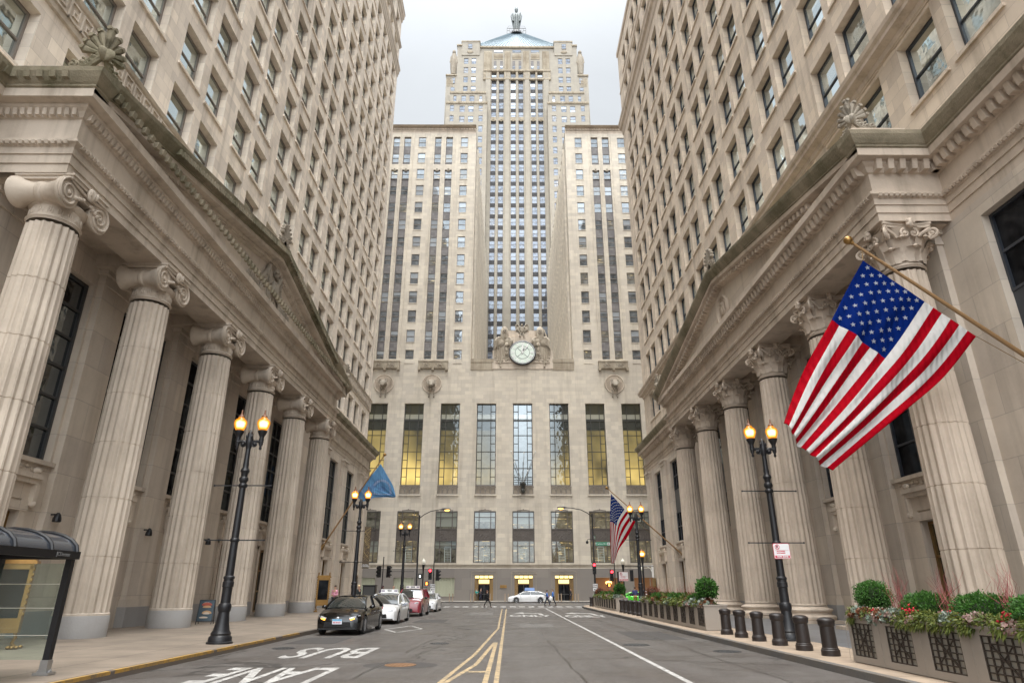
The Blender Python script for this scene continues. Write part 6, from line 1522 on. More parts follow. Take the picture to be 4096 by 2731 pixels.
person('balding person in a blue top carrying a white bag over the crossing',(4.85,76.3,0),R(-90),1.80,'walk',(.04,.16,.50),(.03,.035,.05),(.2,.15,.1),arms='down')
mb=MB(); mb.ell((4.62,76.0,.78),.2,.12,.24,10,7); mb.tube([(4.52,76,.98),(4.6,76.02,1.08),(4.7,76,.98)],.012,5); o=mb.build('shopping_bag',[M['white']],None,50); tag(o,'white shopping bag carried over the crossing beside the blue tops','bag')
person('person in a black coat standing right of the right doorway',(8.95,99.7,.15),R(60),1.80,'stand',(.02,.02,.022),(.02,.025,.04),coat=1)
person('person in a navy shirt and tan trousers behind the right bollards',(12.3,67.0,.15),R(170),1.82,'stand',(.05,.06,.17),(.35,.22,.08),arms='front')
person('person in a white shirt among the group near the green car',(14.3,71.2,.15),R(20),1.70,'stand',(.7,.68,.68),(.1,.1,.1),arms='front')
person('person in a blue cap and dark jacket near the green car',(13.6,70.4,.15),R(-160),1.86,'stand',(.03,.04,.06),(.03,.03,.03),(.05,.2,.5),arms='down')

# ================================================================ bollards, planters
GB='dark brown bollards along the right kerb'
def bollard(label,loc):
    t=thing('bollard',label,'bollard',loc,0,GB); mb=MB(); mb.lathe([(.225,0),(.225,.13),(.205,.15),(.205,.17),(.185,.19),(.175,.68),(.195,.70),(.205,.74),(.205,.79),(.19,.80)],24); mb.build('post',[M['bark']],t,40)
    mb=MB(); mb.lathe([(.215,.79),(.22,.82),(.2,.85),(.13,.885),(.05,.895),(1e-4,.897)],24); mb.build('cap',[M['bark']],t,50); return t
names=['nearest','second nearest','third nearest','fourth nearest','fifth nearest','farthest']
b0=None
for i,y in enumerate((17.85,19.4,21.1,22.8,24.5,26.1)):
    lab='dark brown bollard, %s of the six between the two nearest planters'%names[i]
    if b0 is None: b0=bollard(lab,(8.12,y,.15))
    else: dup(b0,(8.12,y,.15),0,lab)
for i,y in enumerate((42.6,44.0,45.6,47.3,49.0,50.7)): dup(b0,(8.3,y,.15),0,'dark brown bollard, %s of the six before the farthest planter'%names[i])
for i,(x,y) in enumerate(((8.25,68.9),(8.5,70.3),(9.5,71.3))): dup(b0,(x,y,.15),0,'dark brown bollard, %s of the three at the far right corner'%['nearest','middle','last'][i])
M['tanb']=plain('tan post paint',(.33,.25,.18),.6)
tb=thing('bollard','tan metal double post bollards before the far doorways','bollard',(-5.4,97.4,.15),0,'tan twin posts on the far pavement')
mb=MB(); mb.box(-.07,.07,-.07,.07,0,1.0); mb.build('post',[M['tanb']],tb); mb=MB(); mb.box(-.08,.08,-.08,.08,1.0,1.04); mb.build('cap',[M['tanb']],tb)
for x in (-5.0,-2.65,-.55,-.1,7.0,7.4,9.4,9.8,-8.4,-7.95,12.1): dup(tb,(x,97.4,.15),0)
M['plant']=plain('taupe planter metal',(.30,.262,.225),.55,noisy=.06,nscale=2); M['lat']=plain('dark bronze lattice',(.05,.038,.03),.5,.3); M['soil']=plain('soil',(.03,.022,.015),.95)
def planter(label,x0,x1,y0,y1,first):
    t=thing('planter',label,'planter',((x0+x1)/2,(y0+y1)/2,.15),0,'long taupe street planters with lattice panels'); mb=MB(); W_=lambda a: a
    py_=[]; y=y1-.13 if first else y0+.13
    while (y-.95>y0 if first else y+.95<y1): py_.append((y-.92,y) if first else (y,y+.92)); y+= -1.46 if first else 1.46
    ops=[(a,b,.30,.99,.045) for a,b in py_]
    gridwall(mb,(x0,0,0),(0,1,0),(-1,0,0),y0,y1,.17,1.08,ops,.045,0); gridwall(mb,(x1,0,0),(0,1,0),(1,0,0),y0,y1,.17,1.08,[],.05,0)
    for y in (y0,y1): mb.add([(x0,y,.17),(x1,y,.17),(x1,y,1.08),(x0,y,1.08)],[(0,1,2,3)])
    for (a,b,c_,d) in ((x0-.03,x0+.06,y0-.03,y1+.03),(x1-.06,x1+.03,y0-.03,y1+.03),(x0+.06,x1-.06,y0-.03,y0+.06),(x0+.06,x1-.06,y1-.06,y1+.03)): mb.box(a,b,c_,d,1.081,1.13)
    mb.box(x0+.02,x1-.02,y0+.02,y1-.02,.155,.17)
    for (a,b) in py_:   # centre seam between panels
        mb.box(x0-.004,x0,b+.26,b+.268,.18,1.07)
    mb.build('trough',[M['plant']],t,world=True)
    mb=MB(); mb.box(x0+.05,x1-.05,y0+.05,y1-.05,1.0,1.09); mb.build('soil',[M['soil']],t,world=True)
    for (a,b) in py_:
        m2=MB(); m2.add([(x0+.045,a,.3),(x0+.045,b,.3),(x0+.045,b,.99),(x0+.045,a,.99)],[(0,1,2,3)],1); X=x0+.018
        for i in range(6): yy=a+.012+(b-a-.024)*i/5; m2.box(X-.012,X+.012,yy-.012,yy+.012,.3,.99)
        for i in range(7): z=.312+.666*i/6; m2.box(X-.0125,X+.0125,a,b,z-.01,z+.01)
        c_=(a+b)/2; m2.bar((X-.004,a+.19,.42),(X-.004,b-.19,.87),.03,.02,0,up=(1,0,0)); m2.bar((X-.008,a+.19,.87),(X-.008,b-.19,.42),.012,.02,0,up=(1,0,0)); m2.box(X-.02,X+.01,c_-.02,c_+.02,.62,.67)
        m2.build('lattice_panel',[M['lat'],plain('pale panel backing',(.36,.33,.28),.7)],t,world=True)
    return t
planter('long taupe planter nearest the camera at the right edge',7.95,8.9,3.5,16.36,True)
planter('long taupe planter in the middle of the right kerb row',7.98,8.93,28.3,41.6,False)
planter('taupe planter farthest away near the crossing',8.25,9.2,53.2,67.3,False)
def leafmat(n,a,b):
    m,nt,bb=newmat(n); g=nt.nodes.new('ShaderNodeNewGeometry'); c_=mixc(nt,g.outputs['Random Per Island'],a,b); L(nt,c_,bb.inputs['Base Color']); bb.inputs['Roughness'].default_value=.6
    tr=nt.nodes.new('ShaderNodeBsdfTranslucent'); L(nt,c_,tr.inputs[0]); mx=nt.nodes.new('ShaderNodeMixShader'); mx.inputs[0].default_value=.25; L(nt,bb.outputs[0],mx.inputs[1]); L(nt,tr.outputs[0],mx.inputs[2]); L(nt,mx.outputs[0],nt.nodes['Material Output'].inputs[0]); return m
LG=leafmat('deep green leaves',(.022,.075,.010),(.07,.19,.025)); LO=leafmat('olive cypress sprays',(.05,.08,.012),(.17,.19,.035)); LS=leafmat('silver grey leaves',(.10,.14,.10),(.32,.36,.30)); LR=leafmat('rusty leaves',(.12,.035,.015),(.24,.10,.045)); LB_=leafmat('red berries',(.45,.01,.02),(.7,.03,.06)); TW=plain('red twigs',(.27,.07,.065),.6); LP=leafmat('pinkish heather',(.24,.13,.11),(.40,.30,.26))
def clump(mb,c,rx,ry,rz,n,s,asp=2.2,droop=0,mi=0,up=.0):
    for _ in range(n):
        u=random.uniform(-1,1); a=random.uniform(0,2*PI); q=math.sqrt(1-u*u); d=Vector((q*math.cos(a),q*math.sin(a),u)); 
        if d.z<-.8: continue
        lump=1+.10*math.sin(7*d.x+3*c[1])*math.sin(6*d.y+c[0])+.09*math.sin(11*d.z+9*d.y+c[1])+random.gauss(0,.03); r=random.uniform(.55,1.03)**.6*lump; p=Vector((c[0]+d.x*rx*r,c[1]+d.y*ry*r,c[2]+d.z*rz*r))
        ax=(d+Vector((random.gauss(0,.5),random.gauss(0,.5),random.gauss(0,.4)+up-droop))).normalized(); sd=ax.cross(Vector((random.gauss(0,1),random.gauss(0,1),random.gauss(0,1)))).normalized()*s/asp; ln_=s*random.uniform(.7,1.3)
        mb.add([p-sd*.5,p+ax*ln_*.5-sd,p+ax*ln_,p+ax*ln_*.5+sd,p+sd*.5],[(0,1,2,3,4)],mi)
def shrub(name,label,cat,c,rx,ry,rz,n,s,mat,core=1,droop=0,group=None,up=0,asp=2.2):
    mb=MB(); clump(mb,(0,0,0),rx,ry,rz,n,s,asp,droop,0,up)
    o=mb.build(name,[mat],None,recalc=False,loc=c); tag(o,label,cat,group)
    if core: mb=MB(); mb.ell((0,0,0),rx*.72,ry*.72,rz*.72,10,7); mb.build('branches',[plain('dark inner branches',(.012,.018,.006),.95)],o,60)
    return o
random.seed(11)
shrub('round_shrub','round clipped green shrub at the far end of the nearest planter','shrub',(8.40,15.85,1.56),.37,.44,.33,5600,.034,LG,asp=2.8)
for i,(y,rx) in enumerate(((14.0,.40),(12.35,.46),(10.9,.5),(9.3,.5),(7.6,.5))):
    shrub('leafy_shrub','bushy green conifer shrub, number %s from the far end of the nearest planter'%['one','two','three','four','five'][i],'shrub',(8.5,y,1.33),rx,.62,.31,6500,.045,LG,up=.3,asp=4,group='bushy conifers in the nearest planter')
TWG='bunches of bare red twigs in the planters'
def twigs(label,x,y,h,n,sp):
    mb=MB()
    for _ in range(n):
        a=random.uniform(0,2*PI); r=random.uniform(.1,1)*sp; dx,dy=math.cos(a)*r*.5,math.sin(a)*r; hh=h*random.uniform(.55,1)
        qx,qy=random.gauss(0,.05),random.gauss(0,.07); mb.tube([(x+dx*.3,y+dy*.3,1.05),(x+dx*.6+qx,y+dy*.55-qy,1.05+hh*.4),(x+dx*.9-qx*.4,y+dy*.85+qy,1.05+hh*.75),(x+dx+random.uniform(-.09,.09),y+dy*1.1+random.uniform(-.1,.1),1.05+hh)],.006,4,rs=[.0065,.005,.0035,.002])
        if random.random()<.5: b0=(x+dx*.6+qx,y+dy*.55-qy,1.05+hh*.4); mb.tube([b0,(b0[0]+random.gauss(0,.06),b0[1]+random.gauss(0,.12),b0[2]+hh*.35)],.003,3,rs=[.0035,.0018])
    o=mb.build('twig_bunch',[TW],None); tag(o,label,'twigs',TWG)
for i,(y,l) in enumerate(((15.0,'just behind the round shrub of the nearest planter'),(13.35,'between first and second conifers of the nearest planter'),(11.7,'between second and third conifers of the nearest planter'),(10.1,'fourth bunch from the far end of the nearest planter'))):
    twigs('bare red twigs '+l,8.5,y,1.15,26,.42)
def mixbed(label,x0,x1,y0,y1,n,dense,s):
    """low mixed winter planting: cypress sprays, silver leaf, rusty leaf and heather, one mass"""
    mb=MB()
    for i in range(n):
        y=random.uniform(y0+.1,y1-.1); side=random.random(); x=x0+.05 if side<.7 else random.uniform(x0+.1,x1-.1)
        k=random.choice([0,0,0,0,1,0,0,1,2,3]); 
        clump(mb,(x,y,1.12+random.uniform(-.02,.1)),.16,.24,.11,dense,s*(1.5 if k==0 else 1),(5 if k==0 else 1.6),.5 if k==0 else .2,k)
        if k==0 and side<.7 and random.random()<.5:
            for _ in range(dense//5):
                p=Vector((x0-.04-random.random()*.05,y+random.gauss(0,.08),1.1)); d=Vector((-.06+random.gauss(0,.03),random.gauss(0,.05),-random.uniform(.05,.2))); sd=Vector((0,.012,0)); mb.add([p-sd,p+d*.5-sd*1.6,p+d,p+d*.5+sd*1.6,p+sd],[(0,1,2,3,4)],0)
    o=mb.build('planting',[LO,LS,LR,LP],None,recalc=False); tag(o,label,'planting',None,'stuff')
mixbed('low mixed winter planting spilling over the nearest planter',7.98,8.85,4,16.2,85,210,.048)
def berries(label,x,y,z,n,r):
    mb=MB()
    for _ in range(n):
        d=Vector((random.gauss(0,1),random.gauss(0,1.3),random.gauss(0,.8)))*r*.5; mb.ell((d.x,d.y,d.z),.022,.022,.022,6,4)
    o=mb.build('berry_cluster',[LB_],None,60,loc=(x,y,z)); tag(o,label,'berries','clusters of red berries in the nearest planter')
for i,(y,z,l) in enumerate(((15.35,1.2,'left under the round shrub'),(13.95,1.3,'below the first conifer'),(12.75,1.25,'below the second conifer'),(12.45,1.17,'lowest, on the rim below the second conifer'),(11.3,1.27,'between second and third conifers'),(9.6,1.25,'near the right picture edge'))):
    berries('red berries in the nearest planter, '+l,8.12,y,z,46,.13)
for (x0,y0,y1,nm) in ((7.98,28.4,41.5,'middle'),(8.25,53.3,67.2,'farthest')):
    mixbed('low mixed winter planting spilling over the %s planter'%nm,x0+.03,x0+.9,y0,y1,70,46,.10)
    shrub('round_shrub','round clipped green shrub at the near end of the %s planter'%nm,'shrub',(x0+.5,y0+1.0,1.72),.42,.46,.44,1100,.09,LG)
    for i in range(7):
        y=y0+2.8+i*1.35; shrub('leafy_shrub','feathery green tuft in the %s planter, number %s from its near end'%(nm,['one','two','three','four','five','six','seven'][i]),'shrub',(x0+.5,y,1.3),.34,.5,.22,420,.12,[LG,LO][i%3==1],group='feathery tufts in the %s planter'%nm,up=.8,asp=5)
    for i in range(4): twigs('bare red twigs in the %s planter, the %s bunch from its near end'%(nm,['first','second','third','fourth'][i]),x0+.5,y0+3.2+i*2.6,1.0,26,.9)
    shrub('rusty_shrub','rust brown shrub at the far end of the %s planter'%nm,'shrub',(x0+.5,y1-.9,1.5),.4,.6,.36,1100,.07,LR,up=.6,asp=4)

# ================================================================ flags
def flag(name,label,ctrl,colf,mats,nu,nv,rip,group=None,stars=None,pole_=None,rp=.045,plabel=None):
    import itertools
    def bz(t,p):  # smooth Catmull through 4 values
        x=t*(len(p)-1); i=min(int(x),len(p)-2); f=x-i; g=lambda k:Vector(p[max(0,min(len(p)-1,k))])
        a,b,c_,d=g(i-1),g(i),g(i+1),g(i+2); return .5*((2*b)+(-a+c_)*f+(2*a-5*b+4*c_-d)*f*f+(-a+3*b-3*c_+d)*f**3)
    def S(u,v):
        rows=[bz(u,r) for r in ctrl]; p=rows[0]*(2*(v-.5)*(v-1))+rows[1]*(-4*v*(v-1))+rows[2]*(2*v*(v-.5))
        w=rip*(math.sin(v*13+u*3.2+math.sin(u*4))+.6*math.sin(v*29-u*5+1.5*math.sin(u*7))+.35*math.sin(u*11+v*4)+.22*math.sin(v*57+u*9))*(.25+.75*u)*(.2+math.sin(min(1,u*6)*PI/2)*.8); return p+Vector((.0,w,.0))
    mb=MB(); vs=[S(i/nu,j/nv) for j in range(nv+1) for i in range(nu+1)]
    for j in range(nv):
        for i in range(nu):
            a=j*(nu+1)+i; mb.add([vs[a],vs[a+1],vs[a+nu+2],vs[a+nu+1]],[(0,1,2,3)],colf((i+.5)/nu,(j+.5)/nv))
    t=thing(name,label,'flag',tuple(ctrl[0][0]),0,group)
    bm=MB()
    # weld grid into one cloth
    bm.v=[tuple(v) for v in vs]; 
    for j in range(nv):
        for i in range(nu): a=j*(nu+1)+i; bm.f.append((a,a+1,a+nu+2,a+nu+1)); bm.m.append(colf((i+.5)/nu,(j+.5)/nv))
    o=bm.build('cloth',mats,t,180,world=True,recalc=False)
    sd=o.modifiers.new('thick','SOLIDIFY'); sd.thickness=.006
    if stars:
        sm=MB()
        for (u,v,r) in stars:
            c_=S(u,v); du=(S(u+.01,v)-c_).normalized(); dv=(S(u,v+.01)-c_); dv=(dv-du*dv.dot(du)).normalized(); n=du.cross(dv)
            pts=[c_+n*sg*.012+(du*math.cos(2*PI*k/10)+dv*math.sin(2*PI*k/10))*(r if k%2==0 else r*.42) for sg in (-1,1) for k in range(10)]
            sm=MB(); sm.add(pts,[tuple(range(10)),tuple(range(10,20))]+[(k,(k+1)%10,10+(k+1)%10,10+k) for k in range(10)]); sm.build('star',[M['starc']],o,world=True)
    a,b=Vector(pole_[0]),Vector(pole_[1]); d=(b-a).normalized()
    p=thing('flagpole',plabel,'flagpole',tuple(b),0,'angled wooden flagpoles on the banks'); mb=MB(); mb.tube([b,a.lerp(b,.6),a],rp,12,rs=[rp,rp*.9,rp*.6]); mb.build('pole',[M['polew']],p,50,world=True)
    mb=MB(); mb.tube([a+d*.02,a-d*.06],rp*.9,10); mb.ell(a-d*.18,rp*2,rp*2,rp*2,12,8); mb.tube([a-d*.05,a-d*.1],rp*1.4,10); mb.build('finial',[M['brass']],p,50,world=True)
    mb=MB(); mb.lathe([(rp*3,-.1),(rp*2.2,.1),(rp*1.6,.35)],12,tuple(b),T=(a-b).normalized().to_track_quat('Z','Y').to_matrix().to_4x4()); mb.tube([a.lerp(b,.05),ctrl[0][0]],.01,5); mb.tube([a.lerp(b,.97)+Vector((0,0,-.25)),ctrl[2][0]],.01,5); mb.build('bracket',[M['bronze']],p,50,world=True)
    return t
def clothm(n,c,tr=.25):
    m,nt,b=newmat(n); b.inputs['Base Color'].default_value=c4(c); b.inputs['Roughness'].default_value=.9; b.inputs['Specular IOR Level'].default_value=.1; t=nt.nodes.new('ShaderNodeBsdfTranslucent'); t.inputs[0].default_value=c4(c); mx=nt.nodes.new('ShaderNodeMixShader'); mx.inputs[0].default_value=tr; L(nt,b.outputs[0],mx.inputs[1]); L(nt,t.outputs[0],mx.inputs[2]); L(nt,mx.outputs[0],nt.nodes['Material Output'].inputs[0])
    tc=nt.nodes.new('ShaderNodeTexCoord'); w_=nt.nodes.new('ShaderNodeTexWave'); w_.inputs['Scale'].default_value=1.6; w_.inputs['Distortion'].default_value=4; L(nt,tc.outputs['Object'],w_.inputs[0]); bp=nt.nodes.new('ShaderNodeBump'); bp.inputs['Strength'].default_value=.35; bp.inputs['Distance'].default_value=.08; L(nt,w_.outputs[1],bp.inputs['Height']); L(nt,bp.outputs[0],b.inputs['Normal']); L(nt,bp.outputs[0],t.inputs['Normal']); return m
M['polew']=plain('varnished tan pole',(.27,.155,.065),.4,coat=.2,noisy=.15)
M['starc']=plain('off white stars',(.22,.24,.30),.8)
FM=[clothm('red flag cloth',(.36,.0,.008)),clothm('white flag cloth',(.62,.60,.58)),clothm('blue flag cloth',(.0,.014,.13))]
def usa(u,v):
    if u<.4 and v<7/13: return 2
    return int(v*13)%2
stars=[]
for r in range(9):
    for q in range(6 if r%2==0 else 5): stars.append((.033+.0665*q+(.033 if r%2 else 0),(r+1)*(7/13)/10,.085))
F1=[[(11.74,18.8,11.88),(10.65,18.95,10.19),(9.37,19.1,8.23),(8.49,19.25,6.49)],[(13.33,18.8,10.49),(12.09,18.95,8.94),(10.53,19.1,7.25),(8.94,19.25,5.68)],[(14.8,18.8,9.18),(13.44,18.95,7.77),(11.65,19.1,6.46),(9.73,19.25,5.04)]]
flag('flag','large stars and stripes flag flying over the right pavement',F1,usa,FM,90,78,.12,'stars and stripes flags',stars,((11.52,18.8,12.53),(16.75,18.8,8.03)),.075,'thick tan pole carrying the large near flag')
F2=[[(10.09,64.6,10.56),(9.93,64.9,8.28),(9.89,65.2,6.21),(9.92,65.5,4.04)],[(11.26,64.6,9.17),(10.55,64.9,7.93),(10.26,65.2,6.04),(10.07,65.5,4.03)],[(12.35,64.6,7.9),(11.45,64.9,6.36),(10.67,65.2,5.35),(10.25,65.5,4.21)]]
flag('flag','smaller stars and stripes flag hanging beyond the last right column',F2,usa,FM,40,39,.06,'stars and stripes flags',[(u,v,.10) for u,v,_ in stars],((9.83,64.6,11.02),(16.78,64.6,4.72)),.07,'tan pole carrying the smaller distant flag')
F3=[[(-12.42,62.0,13.03),(-11.74,62.3,11.93),(-11.19,62.6,10.99),(-10.9,62.9,9.9)],[(-13.47,62.0,11.61),(-12.92,62.3,10.95),(-12.01,62.6,10.41),(-10.93,62.9,10.03)],[(-14.49,62.0,10.23),(-13.98,62.3,9.53),(-12.76,62.6,9.92),(-11.08,62.9,9.96)]]
def civic(u,v):
    r=math.hypot((u-.55)*1.2,(v-.42)*1.0)
    if abs(r-.30)<.035 and not(u<.45 and v>.5): return 1
    if r<.12: return 2
    if abs(u-.32)<.06 and v>.3 and v<.9: return 2
    if v>.82 and v<.86 and u<.55: return 1
    return 0
flag('flag','light blue flag with a pale ring emblem on the left bank',F3,civic,[clothm('light blue cloth',(.15,.34,.58)),clothm('pale emblem cloth',(.32,.42,.62)),clothm('mid blue emblem cloth',(.14,.27,.50))],48,48,.07,None,None,((-12.18,62,13.76),(-17.3,62,5.28)),.08,'tan pole slanting up from the left bank wall')

# ================================================================ street furniture left
t=thing('bus_shelter','black bus shelter with a ribbed barrel roof at the left edge','bus shelter',(-9.8,12.0,.15)); mb=MB()
n=10
def arc(y,r=.0): return [(-9.72+(.82+r)*math.cos(PI*i/n),y,2.42+(.38+r)*math.sin(PI*i/n)) for i in range(n+1)]
A,B_=arc(8.0),arc(13.9); vs=A+B_; mb.add(vs,[(i,i+1,n+2+i,n+1+i) for i in range(n)]); mb.add(B_,[tuple(range(n+1))])
mb.build('roof_panel',[plain('dark smoked roof panel',(.035,.04,.05),.25,coat=.5)],t,60,world=True)
for y in (8.2,9.2,10.2,11.15,12.1,13.1,13.88):
    mb=MB(); mb.tube(arc(y,.02),.035,6); mb.build('roof_rib',[M['black']],t,50,world=True)
mb=MB(); mb.box(-8.96,-8.88,8,14.0,2.28,2.43); mb.box(-10.65,-10.55,8,14.0,2.28,2.43); mb.box(-10.55,-8.96,13.92,14.0,2.28,2.42); mb.build('roof_beam',[M['black']],t,world=True)
for x in (-9.06,-10.5):
    for y in (14.0,8.6):
        mb=MB(); mb.box(x-.06,x+.06,y-.06,y+.06,.3,2.3); p=mb.build('post',[M['black']],t,world=True)
        mb=MB(); mb.box(x-.075,x+.075,y-.075,y+.075,.17,.42); mb.box(x-.15,x+.15,y-.12,y+.12,.155,.2); 
        for q in (-1,1): mb.ell((x+q*.11,y,.21),.04,.04,.04,6,4)
        mb.build('post_fitting',[M['steel']],p,world=True)
def clearglass():
    m,nt,b=newmat('clear shelter glass'); nt.nodes.remove(b); tr=nt.nodes.new('ShaderNodeBsdfTransparent'); tr.inputs[0].default_value=(.86,.93,.90,1); gl=nt.nodes.new('ShaderNodeBsdfGlossy'); gl.inputs['Roughness'].default_value=.05; df=nt.nodes.new('ShaderNodeBsdfDiffuse'); df.inputs[0].default_value=(.45,.55,.5,1)
    m1=nt.nodes.new('ShaderNodeMixShader'); m1.inputs[0].default_value=.05; L(nt,tr.outputs[0],m1.inputs[1]); L(nt,df.outputs[0],m1.inputs[2]); m2=nt.nodes.new('ShaderNodeMixShader'); m2.inputs[0].default_value=.07; L(nt,m1.outputs[0],m2.inputs[1]); L(nt,gl.outputs[0],m2.inputs[2]); L(nt,m2.outputs[0],nt.nodes['Material Output'].inputs[0]); return m
mb=MB(); mb.box(-10.44,-9.14,13.995,14.005,.42,2.2); mb.build('glass_panel',[clearglass()],t,world=True)
mb=MB(); 
for z in (.85,1.35,1.8): mb.box(-10.44,-9.14,13.985,13.99,z,z+.012)
mb.build('etched_line',[M['milk']],t,world=True)
m_=textmb('JCDecaux',.10,.004,bold=.002); m_.mat4(Matrix.Translation((-8.87,13.45,2.355))@Matrix.Rotation(R(90),4,'Z')@TF); m_.build('lettering',[plain('silver letters',(.16,.16,.16),.4)],t,world=True)
# brass display cases
def brasscase(label,loc):
    t=thing('display_case',label,'display case',loc,R(20),'tall brass display cases outside the left bank'); mb=MB()
    mb.box(-.45,.45,-.12,.12,.42,.55); mb.box(-.45,-.36,-.12,.12,.55,2.2); mb.box(.36,.45,-.12,.12,.55,2.2); mb.box(-.45,.45,-.12,.12,2.1,2.25); mb.box(-.52,.52,-.18,.18,2.25,2.33); mb.box(-.47,.47,-.14,.14,2.33,2.42); mb.box(-.36,.36,-.06,.06,.55,.8); mb.build('frame',[M['brass']],t)
    mb=MB(); mb.box(-.36,.36,-.05,.05,.8,2.1); g=mb.build('board',[M['glassD']],t)
    for k,tx in enumerate(('BANK','HOURS','MON - FRI','8:30 - 4:00')): pass
    for q in (-1,1):
        mb=MB(); mb.tube([(q*.36,0,.45),(q*.4,0,.3),(q*.34,0,.16),(q*.44,0,.05)],.05,8); 
        for (a,b) in ((-.1,-.14),(.1,-.14),(0,-.18),(.12,.12),(-.12,.12)): mb.ell((q*.42+a,b,.05),.07,.08,.05,8,5)
        mb.build('lion_foot',[M['brass']],t,50)
        mb=MB(); mb.lathe([(.03,2.42),(.05,2.46),(.035,2.5),(.055,2.56),(.02,2.62),(1e-4,2.64)],10,(q*.4,0,0)); mb.build('finial',[M['brass']],t,50)
        mb=MB(); [mb.ell((q*.47,-.1,.9+.15*i),.03,.04,.06,6,4) for i in range(9)]; mb.build('side_ornament',[M['brass']],t,50)
    return t
brasscase('tall brass display case seen through the bus shelter glass',(-14.25,19.7,.15)); o=brasscase('tall brass display case beside the last ionic column',(-14.0,51.7,.15)); o.scale=(1,1,1.06)
# menu board
t=thing('sandwich_board','dark sandwich board with a food picture between the ionic columns','sandwich board',(-14.75,33.9,.15),R(12)); mb=MB()
for q in (-1,1):
    T=Matrix.Translation((0,q*.28,0))@Matrix.Rotation(R(-q*-14),4,'X'); 
    for (a,b,c_,d) in ((-.36,-.33,0,1.12),(.33,.36,0,1.12),(-.33,.33,1.09,1.12),(-.33,.33,.12,.15)): mb.box(a,b,-.012,.012,c_,d,0,M4=T)
mb.build('frame',[M['black']],t); T=Matrix.Translation((0,-.28,0))@Matrix.Rotation(R(-14),4,'X'); mb=MB(); mb.box(-.33,.33,-.014,-.002,.15,1.09,0,M4=T); pb=mb.build('poster',[plain('dark poster',(.035,.06,.08),.4)],t)
mb=MB()
for (x,z,rx,rz_,mi) in ((0,.88,.24,.11,0),(.02,.78,.2,.07,1),(-.02,.95,.16,.05,2),(.06,.5,.22,.12,1),(.05,.48,.15,.07,2),(-.05,.3,.2,.05,2)): mb.ell(T@Vector((x,-.018,z)),rx,.004,rz_,14,6,mi)
mb.build('food_picture',[plain('red food',(.4,.08,.05)),plain('tan food',(.5,.3,.15)),plain('cream food',(.6,.5,.4))],pb,50)
mb=MB(); mb.box(-.6,.6,-.35,.35,.1,1.9); mb.box(-.64,.64,-.39,.39,1.9,1.97); mb.box(-.55,.55,-.3,.3,0,.1); o=mb.build('steel_cabinet',[M['black']],None,loc=(-13.35,65.8,.15)); tag(o,'black boxy cabinet standing behind the black sedan and first taxi','cabinet'); mb=MB(); mb.box(-.5,.5,-.37,-.352,.3,1.8); mb.build('door',[M['iron']],o)
for i,(x,y) in enumerate(((-17.0,24.6),(-17.0,31.1),(-17.0,37.4))):
    mb=MB(); mb.bar((x-.2,y,4.3),(x+.18,y,4.3),.05); mb.lathe([(.04,.12),(.1,.05),(.14,-.08),(.15,-.2),(.11,-.22)],12,(x+.22,y,4.25)); o=mb.build('wall_lamp',[M['black']],None,40); tag(o,'small black wall lamp on the pilaster behind the %s ionic column'%['second','third','fourth'][i],'wall lamp','small black wall lamps')
mb=MB(); mb.box(-17.25,-17.15,77.0,78.6,.9,3.2); o=mb.build('bronze_plaque',[M['bronze']]); tag(o,'dark bronze framed plaque on the left bank corner','plaque'); mb=MB(); mb.box(-17.15,-17.12,77.15,78.45,1.05,3.05); mb.build('plaque_face',[M['dark']],o)
mb=MB(); mb.box(16.3,16.4,76.2,77.6,.9,2.9); o=mb.build('bronze_plaque',[M['bronze']]); tag(o,'brown bronze plaque on the right bank corner above the planter','plaque')
t=thing('wall_lantern','white bracket lamp with a globe on the right bank corner','wall lamp',(16.5,77.5,4.2)); mb=MB(); mb.box(-.2,0,-.1,.1,-1.2,.1); mb.bar((-.1,0,.05),(-1.5,0,.05),.07); mb.tube([(-.1,0,-.8),(-.35,0,-.25),(-.8,0,0)],.04,6); mb.build('bracket',[M['white']],t); mb=MB(); mb.ell((-1.3,0,-.28),.2,.2,.2,12,8); mb.build('globe',[M['milk']],t,60)
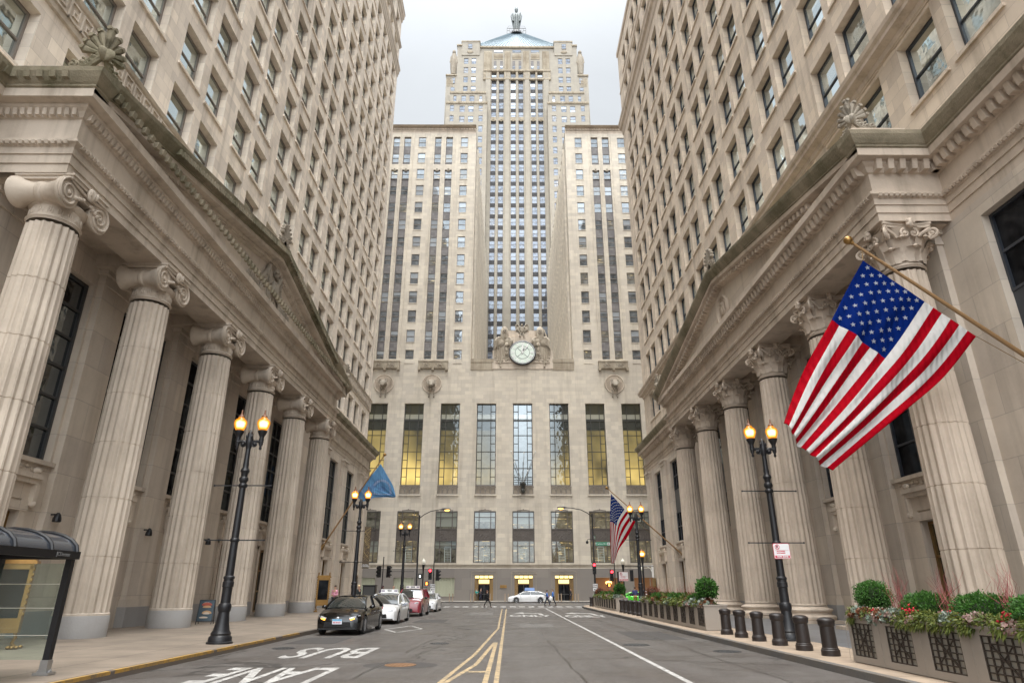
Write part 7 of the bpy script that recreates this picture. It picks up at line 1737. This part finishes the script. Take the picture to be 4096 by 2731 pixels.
# ---------------------------------------------------------------- light
w=bpy.data.worlds.new('World'); scene.world=w; w.use_nodes=True; nt=w.node_tree
bg=nt.nodes['Background']; sky=nt.nodes.new('ShaderNodeTexSky'); sky.sky_type='NISHITA'; sky.sun_disc=False
SE,SR=R(66),R(205); sky.sun_elevation=SE; sky.sun_rotation=SR; sky.air_density=1.5; sky.dust_density=3
tc=nt.nodes.new('ShaderNodeTexCoord'); sp=nt.nodes.new('ShaderNodeSeparateXYZ'); L(nt,tc.outputs['Generated'],sp.inputs[0])
# overcast cloud: brighter overhead and towards the hidden sun behind the camera
up=mth(nt,'MAXIMUM',sp.outputs[2],0.0)
back=mth(nt,'MAXIMUM',mth(nt,'MULTIPLY',sp.outputs[1],-1.0),0.0)
top=mth(nt,'POWER',up,13.0)
lum=mth(nt,'ADD',mth(nt,'ADD',3.6,mth(nt,'MULTIPLY',top,62.0)),mth(nt,'MULTIPLY',mth(nt,'POWER',back,2.6),27.0))
lum=mth(nt,'MULTIPLY',lum,ramp(nt,sp.outputs[2],[(.02,.22),(.16,.5),(.34,1)]))
cl=noise(nt,tc.outputs['Generated'],2.6,6,.6,.6); lum=mth(nt,'MULTIPLY',lum,mth(nt,'ADD',.84,mth(nt,'MULTIPLY',cl,.30)))
cloud=nt.nodes.new('ShaderNodeMix'); cloud.data_type='RGBA'; cloud.blend_type='MULTIPLY'; cloud.inputs[0].default_value=1; cloud.inputs[6].default_value=(.925,.965,1.0,1)
cmb=nt.nodes.new('ShaderNodeCombineXYZ'); [L(nt,lum,cmb.inputs[i]) for i in range(3)]; L(nt,cmb.outputs[0],cloud.inputs[7])
L(nt,mixc(nt,.94,sky.outputs[0],cloud.outputs[2]),bg.inputs[0]); bg.inputs[1].default_value=.11
sl=bpy.data.lights.new('sun','SUN'); sl.energy=1.1; sl.angle=R(25); sl.color=(1,.95,.87); so=bpy.data.objects.new('sun',sl); COL.objects.link(so)
# travel direction of light: from behind-left of the camera, high
so.rotation_euler=Vector((.05,.44,-1.0)).to_track_quat('-Z','Y').to_euler()
vs=scene.view_settings; vs.view_transform='Standard'; vs.look='None'; vs.gamma=1; vs.use_curve_mapping=False; vs.exposure=1.03
scene.render.engine='CYCLES'; scene.cycles.max_bounces=7; scene.cycles.diffuse_bounces=4
scene.render.resolution_x=1024; scene.render.resolution_y=682
